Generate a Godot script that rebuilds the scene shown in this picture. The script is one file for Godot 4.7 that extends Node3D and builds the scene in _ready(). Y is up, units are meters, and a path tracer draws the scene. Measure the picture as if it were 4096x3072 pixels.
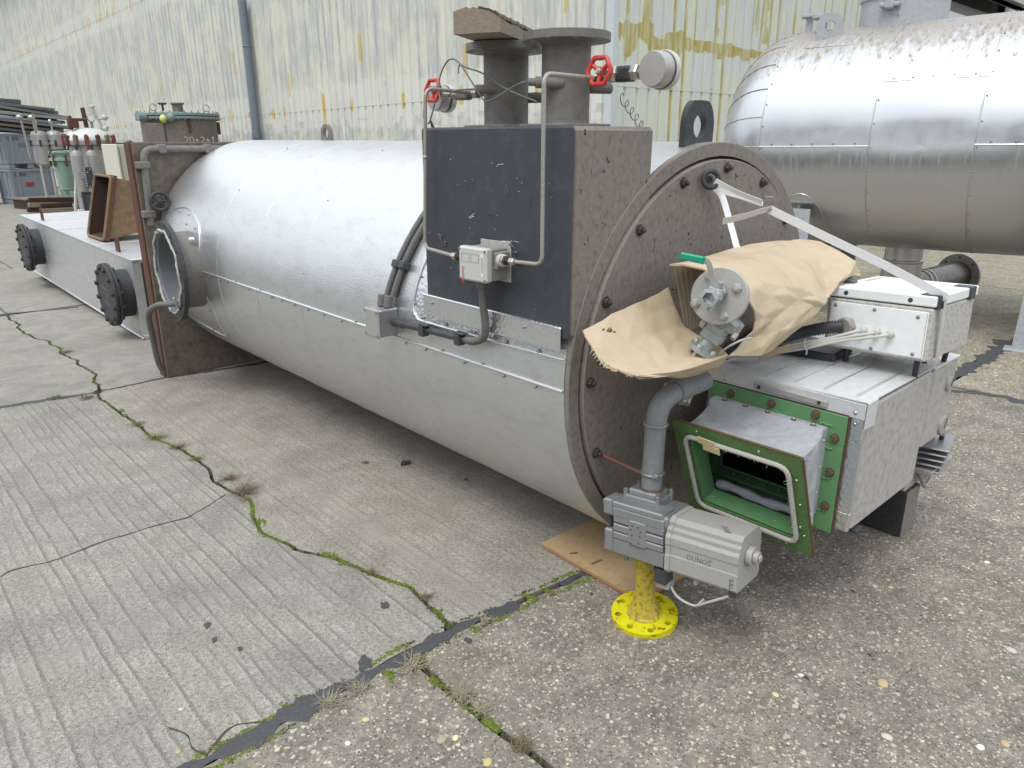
extends Node3D
# yard frame EF: x runs along the front of the boiler, z towards the viewer, origin on the ground under the boiler's front; boiler frame BF leans 0.7 degrees
const YAW := 0.7402
var EF := Transform3D(Basis(Vector3.UP, YAW), Vector3(0.702, 0, -2.604))
var BF := EF * Transform3D(Basis(Vector3.RIGHT, 0.0126), Vector3.ZERO)
var M := {}
var taken := {}
var rng := RandomNumberGenerator.new()

func v3(x: float, y: float, z: float) -> Vector3:
	return Vector3(x, y, z)

class G:
	var v := PackedVector3Array()
	var n := PackedVector3Array()
	var u := PackedVector2Array()
	var u2 := PackedVector2Array()

	func tri(a: Vector3, b: Vector3, c: Vector3) -> void:   # counter-clockwise seen from outside
		var m := (b - a).cross(c - a).normalized()
		trin(a, b, c, m, m, m)

	func trin(a: Vector3, b: Vector3, c: Vector3, na: Vector3, nb: Vector3, nc: Vector3) -> void:
		v.append_array([a, c, b])
		n.append_array([na, nc, nb])
		u.append_array([Vector2.ZERO, Vector2.ZERO, Vector2.ZERO])

	func quad(a: Vector3, b: Vector3, c: Vector3, d: Vector3) -> void:
		tri(a, b, c)
		tri(a, c, d)

	func quadn(a: Vector3, b: Vector3, c: Vector3, d: Vector3, na: Vector3, nb: Vector3, nc: Vector3, nd: Vector3) -> void:
		trin(a, b, c, na, nb, nc)
		trin(a, c, d, na, nc, nd)

	func hexa(p: Array) -> G:   # eight corners: index = x + 2 y + 4 z
		quad(p[4], p[5], p[7], p[6])
		quad(p[1], p[0], p[2], p[3])
		quad(p[5], p[1], p[3], p[7])
		quad(p[0], p[4], p[6], p[2])
		quad(p[6], p[7], p[3], p[2])
		quad(p[0], p[1], p[5], p[4])
		return self

	func box(c: Vector3, s: Vector3, bev := 0.0, bs := Basis.IDENTITY) -> G:
		var h := s * 0.5
		if bev <= 0.0:
			var p := []
			for i in 8:
				p.append(c + bs * Vector3(h.x * (1 if i & 1 else -1), h.y * (1 if i & 2 else -1), h.z * (1 if i & 4 else -1)))
			return hexa(p)
		var k := minf(bev, minf(h.x, minf(h.y, h.z)) * 0.95)
		for ax in 3:
			var a1 := (ax + 1) % 3
			var a2 := (ax + 2) % 3
			for s0 in [-1.0, 1.0]:
				var q := []
				for w in [[-1.0, -1.0], [1.0, -1.0], [1.0, 1.0], [-1.0, 1.0]]:
					var p := Vector3.ZERO
					p[ax] = h[ax] * s0
					p[a1] = (h[a1] - k) * w[0]
					p[a2] = (h[a2] - k) * w[1]
					q.append(c + bs * p)
				if s0 > 0:
					quad(q[0], q[1], q[2], q[3])
				else:
					quad(q[3], q[2], q[1], q[0])
			# edges along axis ax
			for s1 in [-1.0, 1.0]:
				for s2 in [-1.0, 1.0]:
					var q := []
					for w in [0, 1, 2, 3]:
						var p := Vector3.ZERO
						p[ax] = (h[ax] - k) * (-1.0 if w == 0 or w == 3 else 1.0)
						var first: bool = w < 2
						p[a1] = (h[a1] if first else h[a1] - k) * s1
						p[a2] = (h[a2] - k if first else h[a2]) * s2
						q.append(c + bs * p)
					if s1 * s2 > 0:
						quad(q[0], q[1], q[2], q[3])
					else:
						quad(q[3], q[2], q[1], q[0])
		for sx in [-1.0, 1.0]:
			for sy in [-1.0, 1.0]:
				for sz in [-1.0, 1.0]:
					var a := c + bs * Vector3(h.x * sx, (h.y - k) * sy, (h.z - k) * sz)
					var b := c + bs * Vector3((h.x - k) * sx, h.y * sy, (h.z - k) * sz)
					var d := c + bs * Vector3((h.x - k) * sx, (h.y - k) * sy, h.z * sz)
					if sx * sy * sz > 0:
						tri(a, b, d)
					else:
						tri(a, d, b)
		return self

	static func frame(dir: Vector3) -> Basis:   # y along dir
		var y := dir.normalized()
		var x := (Vector3.UP if absf(y.y) < 0.9 else Vector3.RIGHT).cross(y).normalized()
		return Basis(x, y, x.cross(y))

	func lathe(xf: Transform3D, prof: Array, seg := 24, a0 := 0.0, a1 := TAU, smooth := false) -> G:   # prof: [r, h] upwards with the outside to the right
		for i in prof.size() - 1:
			var p0 := Vector2(prof[i][0], prof[i][1])
			var p1 := Vector2(prof[i + 1][0], prof[i + 1][1])
			var e := p1 - p0
			if e.length() < 1e-6:
				continue
			var nn := Vector2(e.y, -e.x).normalized()
			var n0 := nn
			var n1 := nn
			if smooth:
				if i > 0:
					var eb := p0 - Vector2(prof[i - 1][0], prof[i - 1][1])
					n0 = (nn + Vector2(eb.y, -eb.x).normalized()).normalized()
				if i < prof.size() - 2:
					var ef := Vector2(prof[i + 2][0], prof[i + 2][1]) - p1
					n1 = (nn + Vector2(ef.y, -ef.x).normalized()).normalized()
			for k in seg:
				var t0 := lerpf(a0, a1, float(k) / seg)
				var t1 := lerpf(a0, a1, float(k + 1) / seg)
				var c0 := Vector3(cos(t0), 0, -sin(t0))
				var c1 := Vector3(cos(t1), 0, -sin(t1))
				var A := xf * (c0 * p0.x + Vector3(0, p0.y, 0))
				var B := xf * (c1 * p0.x + Vector3(0, p0.y, 0))
				var C := xf * (c1 * p1.x + Vector3(0, p1.y, 0))
				var D := xf * (c0 * p1.x + Vector3(0, p1.y, 0))
				var b := xf.basis
				var nA := (b * (c0 * n0.x + Vector3(0, n0.y, 0))).normalized()
				var nB := (b * (c1 * n0.x + Vector3(0, n0.y, 0))).normalized()
				var nC := (b * (c1 * n1.x + Vector3(0, n1.y, 0))).normalized()
				var nD := (b * (c0 * n1.x + Vector3(0, n1.y, 0))).normalized()
				if p0.x > 1e-6:
					trin(A, B, C, nA, nB, nC)
				if p1.x > 1e-6:
					trin(A, C, D, nA, nC, nD)
		return self

	func cyl(a: Vector3, b: Vector3, r: float, r2 := -1.0, seg := 18, bev := 0.0) -> G:
		if r2 < 0:
			r2 = r
		var L := (b - a).length()
		var xf := Transform3D(frame(b - a), a)
		if bev > 0:
			return lathe(xf, [[0, 0], [r - bev, 0], [r, bev], [r2, L - bev], [r2 - bev, L], [0, L]], seg)
		return lathe(xf, [[0, 0], [r, 0], [r2, L], [0, L]], seg)

	func hexnut(a: Vector3, b: Vector3, r: float) -> G:
		var L := (b - a).length()
		var fr := frame(b - a)
		for k in 6:
			var q := []
			for t in [k, k + 1]:
				q.append(fr * Vector3(cos(t * TAU / 6), 0, -sin(t * TAU / 6)) * r)
			var up := fr.y * L
			var ch := fr.y * (L * 0.8)
			quad(a + q[0], a + q[1], a + q[1] + ch, a + q[0] + ch)
			quad(a + q[0] + ch, a + q[1] + ch, a + q[1] * 0.85 + up, a + q[0] * 0.85 + up)
			tri(a + up, a + q[0] * 0.85 + up, a + q[1] * 0.85 + up)
			tri(a, a + q[1], a + q[0])
		return self

	func tube(pts: Array, r: float, seg := 10, ribs := 0.0, rad := []) -> G:
		var m := pts.size()
		var rings := []
		var norms := []
		var up := Vector3.UP
		var t0: Vector3 = (pts[1] - pts[0]).normalized()
		if absf(t0.dot(up)) > 0.9:
			up = Vector3.RIGHT
		var x := up.cross(t0).normalized()
		for i in m:
			var t: Vector3 = (pts[mini(i + 1, m - 1)] - pts[maxi(i - 1, 0)]).normalized()
			x = (x - t * x.dot(t)).normalized()
			var y := t.cross(x)
			var rr := r
			if ribs > 0 and i % 2 == 1:
				rr = r - ribs
			if rad.size() == m:
				rr = rad[i]
			var ring := []
			var nr := []
			for k in seg:
				var d := x * cos(TAU * k / seg) + y * sin(TAU * k / seg)
				ring.append(pts[i] + d * rr)
				nr.append(d)
			rings.append(ring)
			norms.append(nr)
		for i in m - 1:
			for k in seg:
				var k2 := (k + 1) % seg
				quadn(rings[i][k], rings[i][k2], rings[i + 1][k2], rings[i + 1][k], norms[i][k], norms[i][k2], norms[i + 1][k2], norms[i + 1][k])
		for k in seg:
			var k2 := (k + 1) % seg
			tri(pts[0], rings[0][k2], rings[0][k])
			tri(pts[m - 1], rings[m - 1][k], rings[m - 1][k2])
		return self

	func prism(xf: Transform3D, poly: PackedVector2Array, depth: float) -> G:   # poly in local xy, extruded along +z
		var idx := Geometry2D.triangulate_polygon(poly)
		var area := 0.0
		for i in poly.size():
			area += poly[i].cross(poly[(i + 1) % poly.size()])
		var P := func(p: Vector2, z: float) -> Vector3: return xf * Vector3(p.x, p.y, z)
		for i in range(0, idx.size(), 3):
			var a := poly[idx[i]]
			var b := poly[idx[i + 1]]
			var c := poly[idx[i + 2]]
			if (b - a).cross(c - a) < 0:
				var s := b
				b = c
				c = s
			tri(P.call(a, depth), P.call(b, depth), P.call(c, depth))
			tri(P.call(a, 0.0), P.call(c, 0.0), P.call(b, 0.0))
		for i in poly.size():
			var a := poly[i]
			var b := poly[(i + 1) % poly.size()]
			if area < 0:
				var s := a
				a = b
				b = s
			quad(P.call(a, 0.0), P.call(b, 0.0), P.call(b, depth), P.call(a, depth))
		return self

	func flange(xf: Transform3D, ri: float, ro: float, th: float, nh: int, rb: float, rh: float, seg := 8, off := 0.0) -> G:   # axis local y, from 0 to th
		var face := func(poly: PackedVector2Array) -> void:
			var idx := Geometry2D.triangulate_polygon(poly)
			for i in range(0, idx.size(), 3):
				var a := poly[idx[i]]
				var b := poly[idx[i + 1]]
				var c := poly[idx[i + 2]]
				if (b - a).cross(c - a) < 0:
					var s := b
					b = c
					c = s
				tri(xf * Vector3(a.x, th, -a.y), xf * Vector3(b.x, th, -b.y), xf * Vector3(c.x, th, -c.y))
				tri(xf * Vector3(a.x, 0, -a.y), xf * Vector3(c.x, 0, -c.y), xf * Vector3(b.x, 0, -b.y))
		for i in nh:
			var ang := off + TAU * i / nh
			var hs := PI / nh
			for s in [1.0, -1.0]:
				var poly := PackedVector2Array()
				for k in seg + 1:
					poly.append(Vector2.from_angle(ang + s * hs * k / seg) * ro)
				if ri > 1e-4:
					for k in seg + 1:
						poly.append(Vector2.from_angle(ang + s * hs * (seg - k) / seg) * ri)
				else:
					poly.append(Vector2.ZERO)
				var cc := Vector2.from_angle(ang) * rb
				for k in 9:
					poly.append(cc + Vector2.from_angle(ang + s * (PI - PI * k / 8)) * rh)
				face.call(poly)
			var hc := Vector2.from_angle(ang) * rb
			lathe(xf * Transform3D(Basis.IDENTITY, Vector3(hc.x, 0, -hc.y)), [[rh, th], [rh, 0]], 16)
		lathe(xf, [[ro, 0], [ro, th]], nh * seg * 2)
		if ri > 1e-4:
			lathe(xf, [[ri, th], [ri, 0]], nh * seg * 2)
		return self

	func torus(xf: Transform3D, R: float, r: float, seg := 28, s2 := 10, wob := 0.0, lobes := 0) -> G:   # round local y
		for i in seg:
			for k in s2:
				var q := []
				var nn := []
				for w in [[i, k], [i + 1, k], [i + 1, k + 1], [i, k + 1]]:
					var t: float = TAU * w[0] / seg
					var f: float = TAU * w[1] / s2
					var RR := R + wob * cos(lobes * t)
					var d := Vector3(cos(t), 0, -sin(t))
					q.append(xf * (d * (RR + r * cos(f)) + Vector3(0, r * sin(f), 0)))
					nn.append((xf.basis * (d * cos(f) + Vector3(0, sin(f), 0))).normalized())
				quadn(q[0], q[1], q[2], q[3], nn[0], nn[1], nn[2], nn[3])
		return self

	func ball(c: Vector3, r: Vector3, seg := 10, rows := 6) -> G:
		var prof := []
		for i in rows + 1:
			var t := PI * i / rows - PI / 2
			prof.append([cos(t), sin(t)])
		return lathe(Transform3D(Basis(Vector3(r.x, 0, 0), Vector3(0, r.y, 0), Vector3(0, 0, r.z)), c), prof, seg, 0.0, TAU, true)

	func sheet(grid: Array, th: float, uvs := 0.0) -> G:   # rows of points; smooth, with a back and edges
		var R := grid.size()
		var C: int = grid[0].size()
		var nn := []
		for i in R:
			var row := []
			for j in C:
				var du: Vector3 = grid[mini(i + 1, R - 1)][j] - grid[maxi(i - 1, 0)][j]
				var dv: Vector3 = grid[i][mini(j + 1, C - 1)] - grid[i][maxi(j - 1, 0)]
				row.append(dv.cross(du).normalized())
			nn.append(row)
		var low := func(i: int, j: int) -> Vector3: return grid[i][j] - nn[i][j] * th
		for i in R - 1:
			for j in C - 1:
				var a: Vector3 = grid[i][j]
				var b: Vector3 = grid[i][j + 1]
				var c: Vector3 = grid[i + 1][j + 1]
				var d: Vector3 = grid[i + 1][j]
				var st := v.size()
				quadn(a, b, c, d, nn[i][j], nn[i][j + 1], nn[i + 1][j + 1], nn[i + 1][j])
				if uvs > 0.0:
					var uu := [Vector2(j, i), Vector2(j + 1, i), Vector2(j + 1, i + 1), Vector2(j, i + 1)]
					var oo := [0, 2, 1, 0, 3, 2]
					for k in 6:
						u[st + k] = Vector2(uu[oo[k]].x / (C - 1), uu[oo[k]].y / (R - 1)) * uvs
				quadn(low.call(i, j), low.call(i + 1, j), low.call(i + 1, j + 1), low.call(i, j + 1), -nn[i][j], -nn[i + 1][j], -nn[i + 1][j + 1], -nn[i][j + 1])
		for i in R - 1:
			quad(grid[i][0], grid[i + 1][0], low.call(i + 1, 0), low.call(i, 0))
			quad(grid[i + 1][C - 1], grid[i][C - 1], low.call(i, C - 1), low.call(i + 1, C - 1))
		for j in C - 1:
			quad(grid[0][j + 1], grid[0][j], low.call(0, j), low.call(0, j + 1))
			quad(grid[R - 1][j], grid[R - 1][j + 1], low.call(R - 1, j + 1), low.call(R - 1, j))
		return self

	func mesh() -> ArrayMesh:
		var a := []
		a.resize(Mesh.ARRAY_MAX)
		a[Mesh.ARRAY_VERTEX] = v
		a[Mesh.ARRAY_NORMAL] = n
		a[Mesh.ARRAY_TEX_UV] = u
		if u2.size() == v.size():
			a[Mesh.ARRAY_TEX_UV2] = u2
		var m := ArrayMesh.new()
		m.add_surface_from_arrays(Mesh.PRIMITIVE_TRIANGLES, a)
		return m

func numbered(called: String, parent: Node) -> String:
	var key := str(parent.get_instance_id()) + called
	var k: int = taken.get(key, 0)
	taken[key] = k + 1
	return called if k == 0 else "%s_%03d" % [called, k]

func add(called: String, mesh: Mesh, m: Material, parent: Node, xf := Transform3D.IDENTITY) -> MeshInstance3D:
	var o := MeshInstance3D.new()
	o.name = numbered(called, parent)
	o.mesh = mesh
	o.material_override = m
	o.transform = xf
	parent.add_child(o, true)
	return o

func obj(called: String, g: G, m: Material, parent: Node) -> MeshInstance3D:
	return add(called, g.mesh(), m, parent)

func stuff(o: Node) -> Node:
	o.set_meta("kind", "stuff")
	return o

func thing(called: String, label: String, category: String, xf: Transform3D, group := "") -> Node3D:
	var o := Node3D.new()
	o.name = numbered(called, self)
	o.transform = xf
	add_child(o, true)
	return tag(o, label, category, group)

func tag(o: Node3D, label: String, category: String, group := "") -> Node3D:
	o.set_meta("label", label)
	o.set_meta("category", category)
	if group:
		o.set_meta("group", group)
	return o

func lab(o: Node3D, label: String) -> Node3D:
	o.set_meta("label", label)
	return o

func at(p: Vector3, yaw := 0.0) -> Transform3D:
	return Transform3D(Basis(Vector3.UP, yaw), p)

func path(pts: Array, r: float, n := 6) -> Array:   # polyline with rounded corners
	var out := [pts[0]]
	for i in range(1, pts.size() - 1):
		var p: Vector3 = pts[i]
		var a: Vector3 = pts[i - 1] - p
		var b: Vector3 = pts[i + 1] - p
		var k := minf(r, minf(a.length(), b.length()) * 0.49)
		var A := p + a.normalized() * k
		var B := p + b.normalized() * k
		for t in n + 1:
			var s := float(t) / n
			out.append(A.lerp(p, s).lerp(p.lerp(B, s), s))
	out.append(pts[-1])
	return out

func spline(pts: Array, per := 8) -> Array:
	var out := []
	for i in pts.size() - 1:
		var p0: Vector3 = pts[maxi(i - 1, 0)]
		var p1: Vector3 = pts[i]
		var p2: Vector3 = pts[i + 1]
		var p3: Vector3 = pts[mini(i + 2, pts.size() - 1)]
		for k in per:
			out.append(p1.cubic_interpolate(p2, p0, p3, float(k) / per))
	out.append(pts[-1])
	return out

func resample(pts: Array, step: float) -> Array:
	var out := [pts[0]]
	var left := step
	for i in pts.size() - 1:
		var a: Vector3 = pts[i]
		var b: Vector3 = pts[i + 1]
		var L := a.distance_to(b)
		var s := left
		while s <= L:
			out.append(a.lerp(b, s / L))
			s += step
		left = s - L
	return out

func rgb(r: float, g: float, b: float) -> Color:
	return Color(r / 255.0, g / 255.0, b / 255.0)

func noise(sd: int, freq: float, oct := 4, kind := FastNoiseLite.TYPE_SIMPLEX_SMOOTH) -> FastNoiseLite:
	var f := FastNoiseLite.new()
	f.seed = sd
	f.noise_type = kind
	f.frequency = freq
	f.fractal_octaves = oct
	f.fractal_gain = 0.58
	if oct == 1:
		f.fractal_type = FastNoiseLite.FRACTAL_NONE
	return f

func ramp(stops: Array) -> Gradient:
	var g := Gradient.new()
	var o := PackedFloat32Array()
	var c := PackedColorArray()
	for s in stops:
		o.append(s[0])
		c.append(s[1])
	g.offsets = o
	g.colors = c
	return g

func tex(sd: int, freq: float, stops: Array, oct := 4, size := 512, kind := FastNoiseLite.TYPE_SIMPLEX_SMOOTH) -> NoiseTexture2D:
	var t := NoiseTexture2D.new()
	t.width = size
	t.height = size
	t.seamless = true
	t.noise = noise(sd, freq, oct, kind)
	t.generate_mipmaps = false
	if stops.size():
		t.color_ramp = ramp(stops)
	return t

func mat(key: String, c: Color, rough := 0.6, metal := 0.0) -> StandardMaterial3D:
	var m := StandardMaterial3D.new()
	m.albedo_color = c
	m.roughness = rough
	m.metallic = metal
	m.resource_name = key
	M[key] = m
	return m

func worn(key: String, stops: Array, tile: float, freq: float, rough := 0.7, metal := 0.0, bump := 0.0, sd := 1, oct := 5, keep := 0.62) -> StandardMaterial3D:   # colour from layered noise on three planes
	var m := mat(key, Color.WHITE, rough, metal)
	var mean := Color(0, 0, 0)
	for s in stops:
		mean += s[1] * (1.0 / stops.size())
	var soft := []
	for s in stops:
		soft.append([s[0], mean.lerp(s[1], keep)])
	m.albedo_texture = tex(sd, freq * 1.8, soft, maxi(oct, 6))
	m.uv1_triplanar = true
	m.uv1_scale = Vector3.ONE / tile
	if bump > 0.0:
		m.heightmap_enabled = true
		m.heightmap_scale = bump
		m.heightmap_texture = fine_noise
	return m

func over(m: StandardMaterial3D, t: Texture2D, tile: Vector3, mode := BaseMaterial3D.BLEND_MODE_MUL) -> StandardMaterial3D:   # a second, coarser layer
	m.detail_enabled = true
	m.detail_albedo = t
	m.detail_blend_mode = mode
	m.detail_uv_layer = BaseMaterial3D.DETAIL_UV_2
	m.uv2_triplanar = true
	m.uv2_scale = Vector3(1 / tile.x, 1 / tile.y, 1 / tile.z)
	return m

var fine_noise: NoiseTexture2D

func _ready() -> void:
	rng.seed = 7
	var cam := Camera3D.new()
	cam.name = "camera"
	cam.fov = 55.48
	cam.near = 0.05
	cam.far = 400.0
	cam.transform = Transform3D(Basis(Vector3.RIGHT, -deg_to_rad(18.04)) * Basis(Vector3.BACK, -0.0088), Vector3(0, 1.5, 0))
	add_child(cam)
	cam.current = true
	var sky_mat := ProceduralSkyMaterial.new()
	sky_mat.sky_top_color = Color(0.94, 0.97, 1.0)
	sky_mat.sky_horizon_color = Color(0.72, 0.75, 0.78)
	sky_mat.sky_curve = 0.28
	sky_mat.sky_energy_multiplier = 1.0
	sky_mat.ground_bottom_color = Color(0.35, 0.34, 0.32)
	sky_mat.ground_horizon_color = Color(0.5, 0.5, 0.49)
	sky_mat.sun_angle_max = 1.0
	sky_mat.use_debanding = true
	var env := Environment.new()
	env.background_mode = Environment.BG_SKY
	env.sky = Sky.new()
	env.sky.sky_material = sky_mat
	env.tonemap_mode = Environment.TONE_MAPPER_LINEAR
	env.tonemap_exposure = EXPOSURE
	env.sdfgi_enabled = true
	env.ssao_enabled = true
	env.ssil_enabled = true
	var we := WorldEnvironment.new()
	we.name = "world"
	we.environment = env
	add_child(we)
	var sun := DirectionalLight3D.new()
	sun.name = "sun"
	sun.light_energy = 0.35
	sun.light_color = Color(1.0, 0.99, 0.97)
	sun.light_angular_distance = 24.0
	sun.shadow_enabled = true
	sun.sky_mode = DirectionalLight3D.SKY_MODE_LIGHT_ONLY
	sun.look_at_from_position(EF * Vector3(-5, 9, 1.5), EF * Vector3.ZERO)
	add_child(sun)

	materials()
	ground()
	hall()
	boiler()
	loose_things()
	tank()
	background()

const EXPOSURE := 1.66

func materials() -> void:
	fine_noise = tex(11, 0.09, [], 3, 256)
	var blot := tex(21, 0.012, [[0.0, Color(0.8, 0.78, 0.76)], [0.42, Color(0.95, 0.95, 0.94)], [0.7, Color(1, 1, 1)], [1.0, Color(0.84, 0.82, 0.79)]], 4, 512)
	# aluminium cladding with an embossed (stucco) skin
	var stucco := tex(31, 0.055, [[0.0, Color.WHITE], [0.55, Color(0.25, 0.25, 0.25)], [1.0, Color.BLACK]], 1, 512, FastNoiseLite.TYPE_CELLULAR)
	var alu_stops := [[0.0, rgb(214, 216, 218)], [0.45, rgb(223, 225, 227)], [0.75, rgb(226, 228, 230)], [1.0, rgb(213, 214, 215)]]
	var m := worn("stucco_aluminium", alu_stops, 0.9, 0.01, 0.40, 0.94, 0.0, 5)
	m.heightmap_enabled = true
	m.heightmap_scale = 0.055
	m.heightmap_texture = stucco
	m.uv1_scale = Vector3.ONE * 3.6
	over(m, tex(22, 0.018, [[0.0, Color(0.93, 0.92, 0.90)], [0.4, Color(0.985, 0.985, 0.98)], [1.0, Color(1, 1, 1)]], 5, 512), Vector3(0.9, 0.5, 1.7))
	m = worn("coarse_stucco", alu_stops, 0.9, 0.01, 0.33, 0.94, 0.0, 6)
	m.heightmap_enabled = true
	m.heightmap_scale = 0.16
	m.heightmap_texture = stucco
	m.uv1_scale = Vector3.ONE * 2.4
	m = worn("dirty_aluminium", [[0.0, rgb(140, 134, 125)], [0.3, rgb(174, 169, 162)], [0.6, rgb(190, 186, 181)], [1.0, rgb(199, 196, 192)]], 0.55, 0.014, 0.65, 0.35, 0.03, 7)
	m = worn("bright_trim", [[0.0, rgb(225, 225, 225)], [1.0, rgb(242, 242, 242)]], 0.3, 0.02, 0.28, 0.95, 0.0, 8)
	m = worn("tank_sheet", [[0.0, rgb(208, 206, 202)], [0.5, rgb(228, 227, 225)], [1.0, rgb(236, 236, 236)]], 1.2, 0.012, 0.17, 0.97, 0.0, 9)
	m.heightmap_enabled = true
	m.heightmap_scale = 1.1
	m.heightmap_texture = tex(41, 0.006, [], 2, 256)
	m.uv1_scale = Vector3.ONE * 0.55
	over(m, tex(23, 0.02, [[0.0, Color(0.72, 0.69, 0.65)], [0.4, Color(0.93, 0.92, 0.9)], [0.7, Color(1, 1, 1)], [1.0, Color(0.92, 0.91, 0.89)]], 5, 512), Vector3(0.5, 1.9, 0.5))
	m = worn("tank_dusty", [[0.0, rgb(150, 140, 130)], [0.35, rgb(196, 189, 182)], [0.6, rgb(214, 210, 206)], [1.0, rgb(228, 227, 226)]], 0.8, 0.016, 0.42, 0.7, 0.0, 10)
	over(m, tex(24, 0.035, [[0.0, Color(0.74, 0.70, 0.66)], [0.45, Color(1, 1, 1)], [1.0, Color(0.95, 0.94, 0.93)]], 5, 512), Vector3(0.7, 0.7, 0.7))
	m = worn("dull_top", [[0.0, rgb(196, 196, 196)], [0.5, rgb(212, 213, 214)], [1.0, rgb(220, 221, 222)]], 0.5, 0.014, 0.5, 0.3, 0.0, 98)
	m.heightmap_enabled = true
	m.heightmap_scale = 0.06
	m.heightmap_texture = stucco
	# steels
	m = worn("dusty_steel", [[0.0, rgb(106, 100, 94)], [0.3, rgb(126, 119, 112)], [0.55, rgb(138, 131, 123)], [0.8, rgb(144, 137, 128)], [1.0, rgb(140, 120, 102)]], 0.8, 0.026, 0.75, 0.1, 0.03, 12, 6, 0.42)
	over(m, tex(25, 0.03, [[0.0, Color(0.78, 0.72, 0.67)], [0.3, Color(0.95, 0.94, 0.93)], [0.65, Color(1, 1, 1)], [1.0, Color(0.93, 0.91, 0.89)]], 5, 512), Vector3(0.35, 0.5, 0.35))
	m = worn("plate_steel", [[0.0, rgb(84, 76, 68)], [0.35, rgb(112, 103, 94)], [0.6, rgb(126, 117, 108)], [0.82, rgb(134, 124, 113)], [1.0, rgb(122, 94, 72)]], 1.1, 0.026, 0.75, 0.15, 0.03, 13, 6, 0.45)
	over(m, blot, Vector3(0.9, 0.9, 0.9))
	m = worn("rust", [[0.0, rgb(62, 42, 34)], [0.4, rgb(92, 62, 50)], [0.7, rgb(112, 76, 58)], [1.0, rgb(86, 66, 58)]], 0.35, 0.02, 0.85, 0.1, 0.05, 14, 5)
	m = worn("rust_bright", [[0.0, rgb(84, 70, 58)], [0.35, rgb(120, 98, 76)], [0.6, rgb(138, 110, 80)], [0.8, rgb(152, 118, 80)], [1.0, rgb(112, 98, 86)]], 0.7, 0.012, 0.8, 0.1, 0.04, 15, 5, 0.55)
	m = worn("rust_dark", [[0.0, rgb(44, 30, 26)], [0.5, rgb(64, 44, 36)], [1.0, rgb(82, 56, 44)]], 0.4, 0.02, 0.85, 0.1, 0.03, 16, 5)
	m = worn("nozzle_steel", [[0.0, rgb(88, 87, 88)], [0.35, rgb(112, 109, 105)], [0.65, rgb(130, 125, 119)], [1.0, rgb(118, 111, 104)]], 0.5, 0.013, 0.75, 0.1, 0.03, 17, 5)
	m = worn("black_panel", [[0.0, rgb(50, 54, 61)], [0.6, rgb(57, 61, 69)], [0.82, rgb(66, 70, 77)], [1.0, rgb(86, 88, 92)]], 0.9, 0.012, 0.62, 0.0, 0.01, 18, 6)
	m = worn("black_steel", [[0.0, rgb(44, 45, 49)], [0.6, rgb(60, 61, 65)], [1.0, rgb(84, 80, 76)]], 0.4, 0.015, 0.6, 0.1, 0.02, 19, 5)
	mat("dark_plastic", rgb(62, 62, 66), 0.5)
	mat("grey_plastic", rgb(92, 92, 92), 0.55)
	m = worn("conduit_grey", [[0.0, rgb(88, 87, 86)], [0.6, rgb(110, 109, 107)], [1.0, rgb(130, 126, 120)]], 0.2, 0.02, 0.6, 0.0, 0.0, 51)
	m = worn("tube_steel", [[0.0, rgb(140, 134, 124)], [0.6, rgb(168, 163, 154)], [1.0, rgb(182, 178, 170)]], 0.2, 0.02, 0.5, 0.4, 0.0, 52)
	m = worn("fitting_zinc", [[0.0, rgb(150, 146, 136)], [0.5, rgb(188, 186, 180)], [1.0, rgb(205, 204, 200)]], 0.1, 0.02, 0.36, 0.75, 0.0, 53)
	m = worn("bolt_dark", [[0.0, rgb(50, 47, 45)], [0.6, rgb(74, 70, 66)], [1.0, rgb(104, 96, 88)]], 0.08, 0.02, 0.6, 0.4, 0.0, 54)
	m = worn("bolt_rust", [[0.0, rgb(74, 56, 46)], [0.6, rgb(104, 82, 66)], [1.0, rgb(120, 98, 80)]], 0.05, 0.02, 0.8, 0.2, 0.0, 55)
	mat("screw_bright", rgb(205, 205, 206), 0.3, 0.9)
	mat("screw_dull", rgb(150, 148, 146), 0.45, 0.7)
	m = worn("red_paint", [[0.0, rgb(168, 50, 42)], [0.6, rgb(196, 62, 52)], [1.0, rgb(206, 84, 72)]], 0.08, 0.02, 0.4, 0.0, 0.0, 56)
	m = worn("gauge_grey", [[0.0, rgb(156, 152, 148)], [0.6, rgb(172, 169, 166)], [1.0, rgb(184, 181, 178)]], 0.15, 0.02, 0.45, 0.3, 0.0, 57)
	m = worn("off_white_plastic", [[0.0, rgb(172, 172, 166)], [0.5, rgb(192, 192, 186)], [1.0, rgb(202, 202, 197)]], 0.2, 0.02, 0.5, 0.0, 0.0, 58)
	m = worn("dirty_plastic", [[0.0, rgb(116, 112, 104)], [0.5, rgb(142, 138, 130)], [1.0, rgb(164, 161, 153)]], 0.15, 0.02, 0.65, 0.0, 0.0, 59)
	m = worn("white_paint", [[0.0, rgb(218, 222, 222)], [0.5, rgb(230, 233, 233)], [1.0, rgb(234, 237, 237)]], 0.5, 0.012, 0.45, 0.0, 0.0, 60)
	m = worn("white_grimy", [[0.0, rgb(118, 108, 96)], [0.3, rgb(170, 164, 154)], [0.55, rgb(196, 193, 186)], [1.0, rgb(206, 205, 200)]], 0.3, 0.016, 0.6, 0.0, 0.0, 61, 6)
	m = worn("green_paint", [[0.0, rgb(84, 126, 84)], [0.5, rgb(96, 140, 96)], [1.0, rgb(104, 146, 102)]], 0.4, 0.015, 0.5, 0.0, 0.0, 62)
	m = worn("green_mossy", [[0.0, rgb(70, 92, 40)], [0.4, rgb(80, 112, 60)], [0.7, rgb(86, 124, 74)], [1.0, rgb(92, 128, 76)]], 0.35, 0.012, 0.6, 0.0, 0.0, 63)
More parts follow.
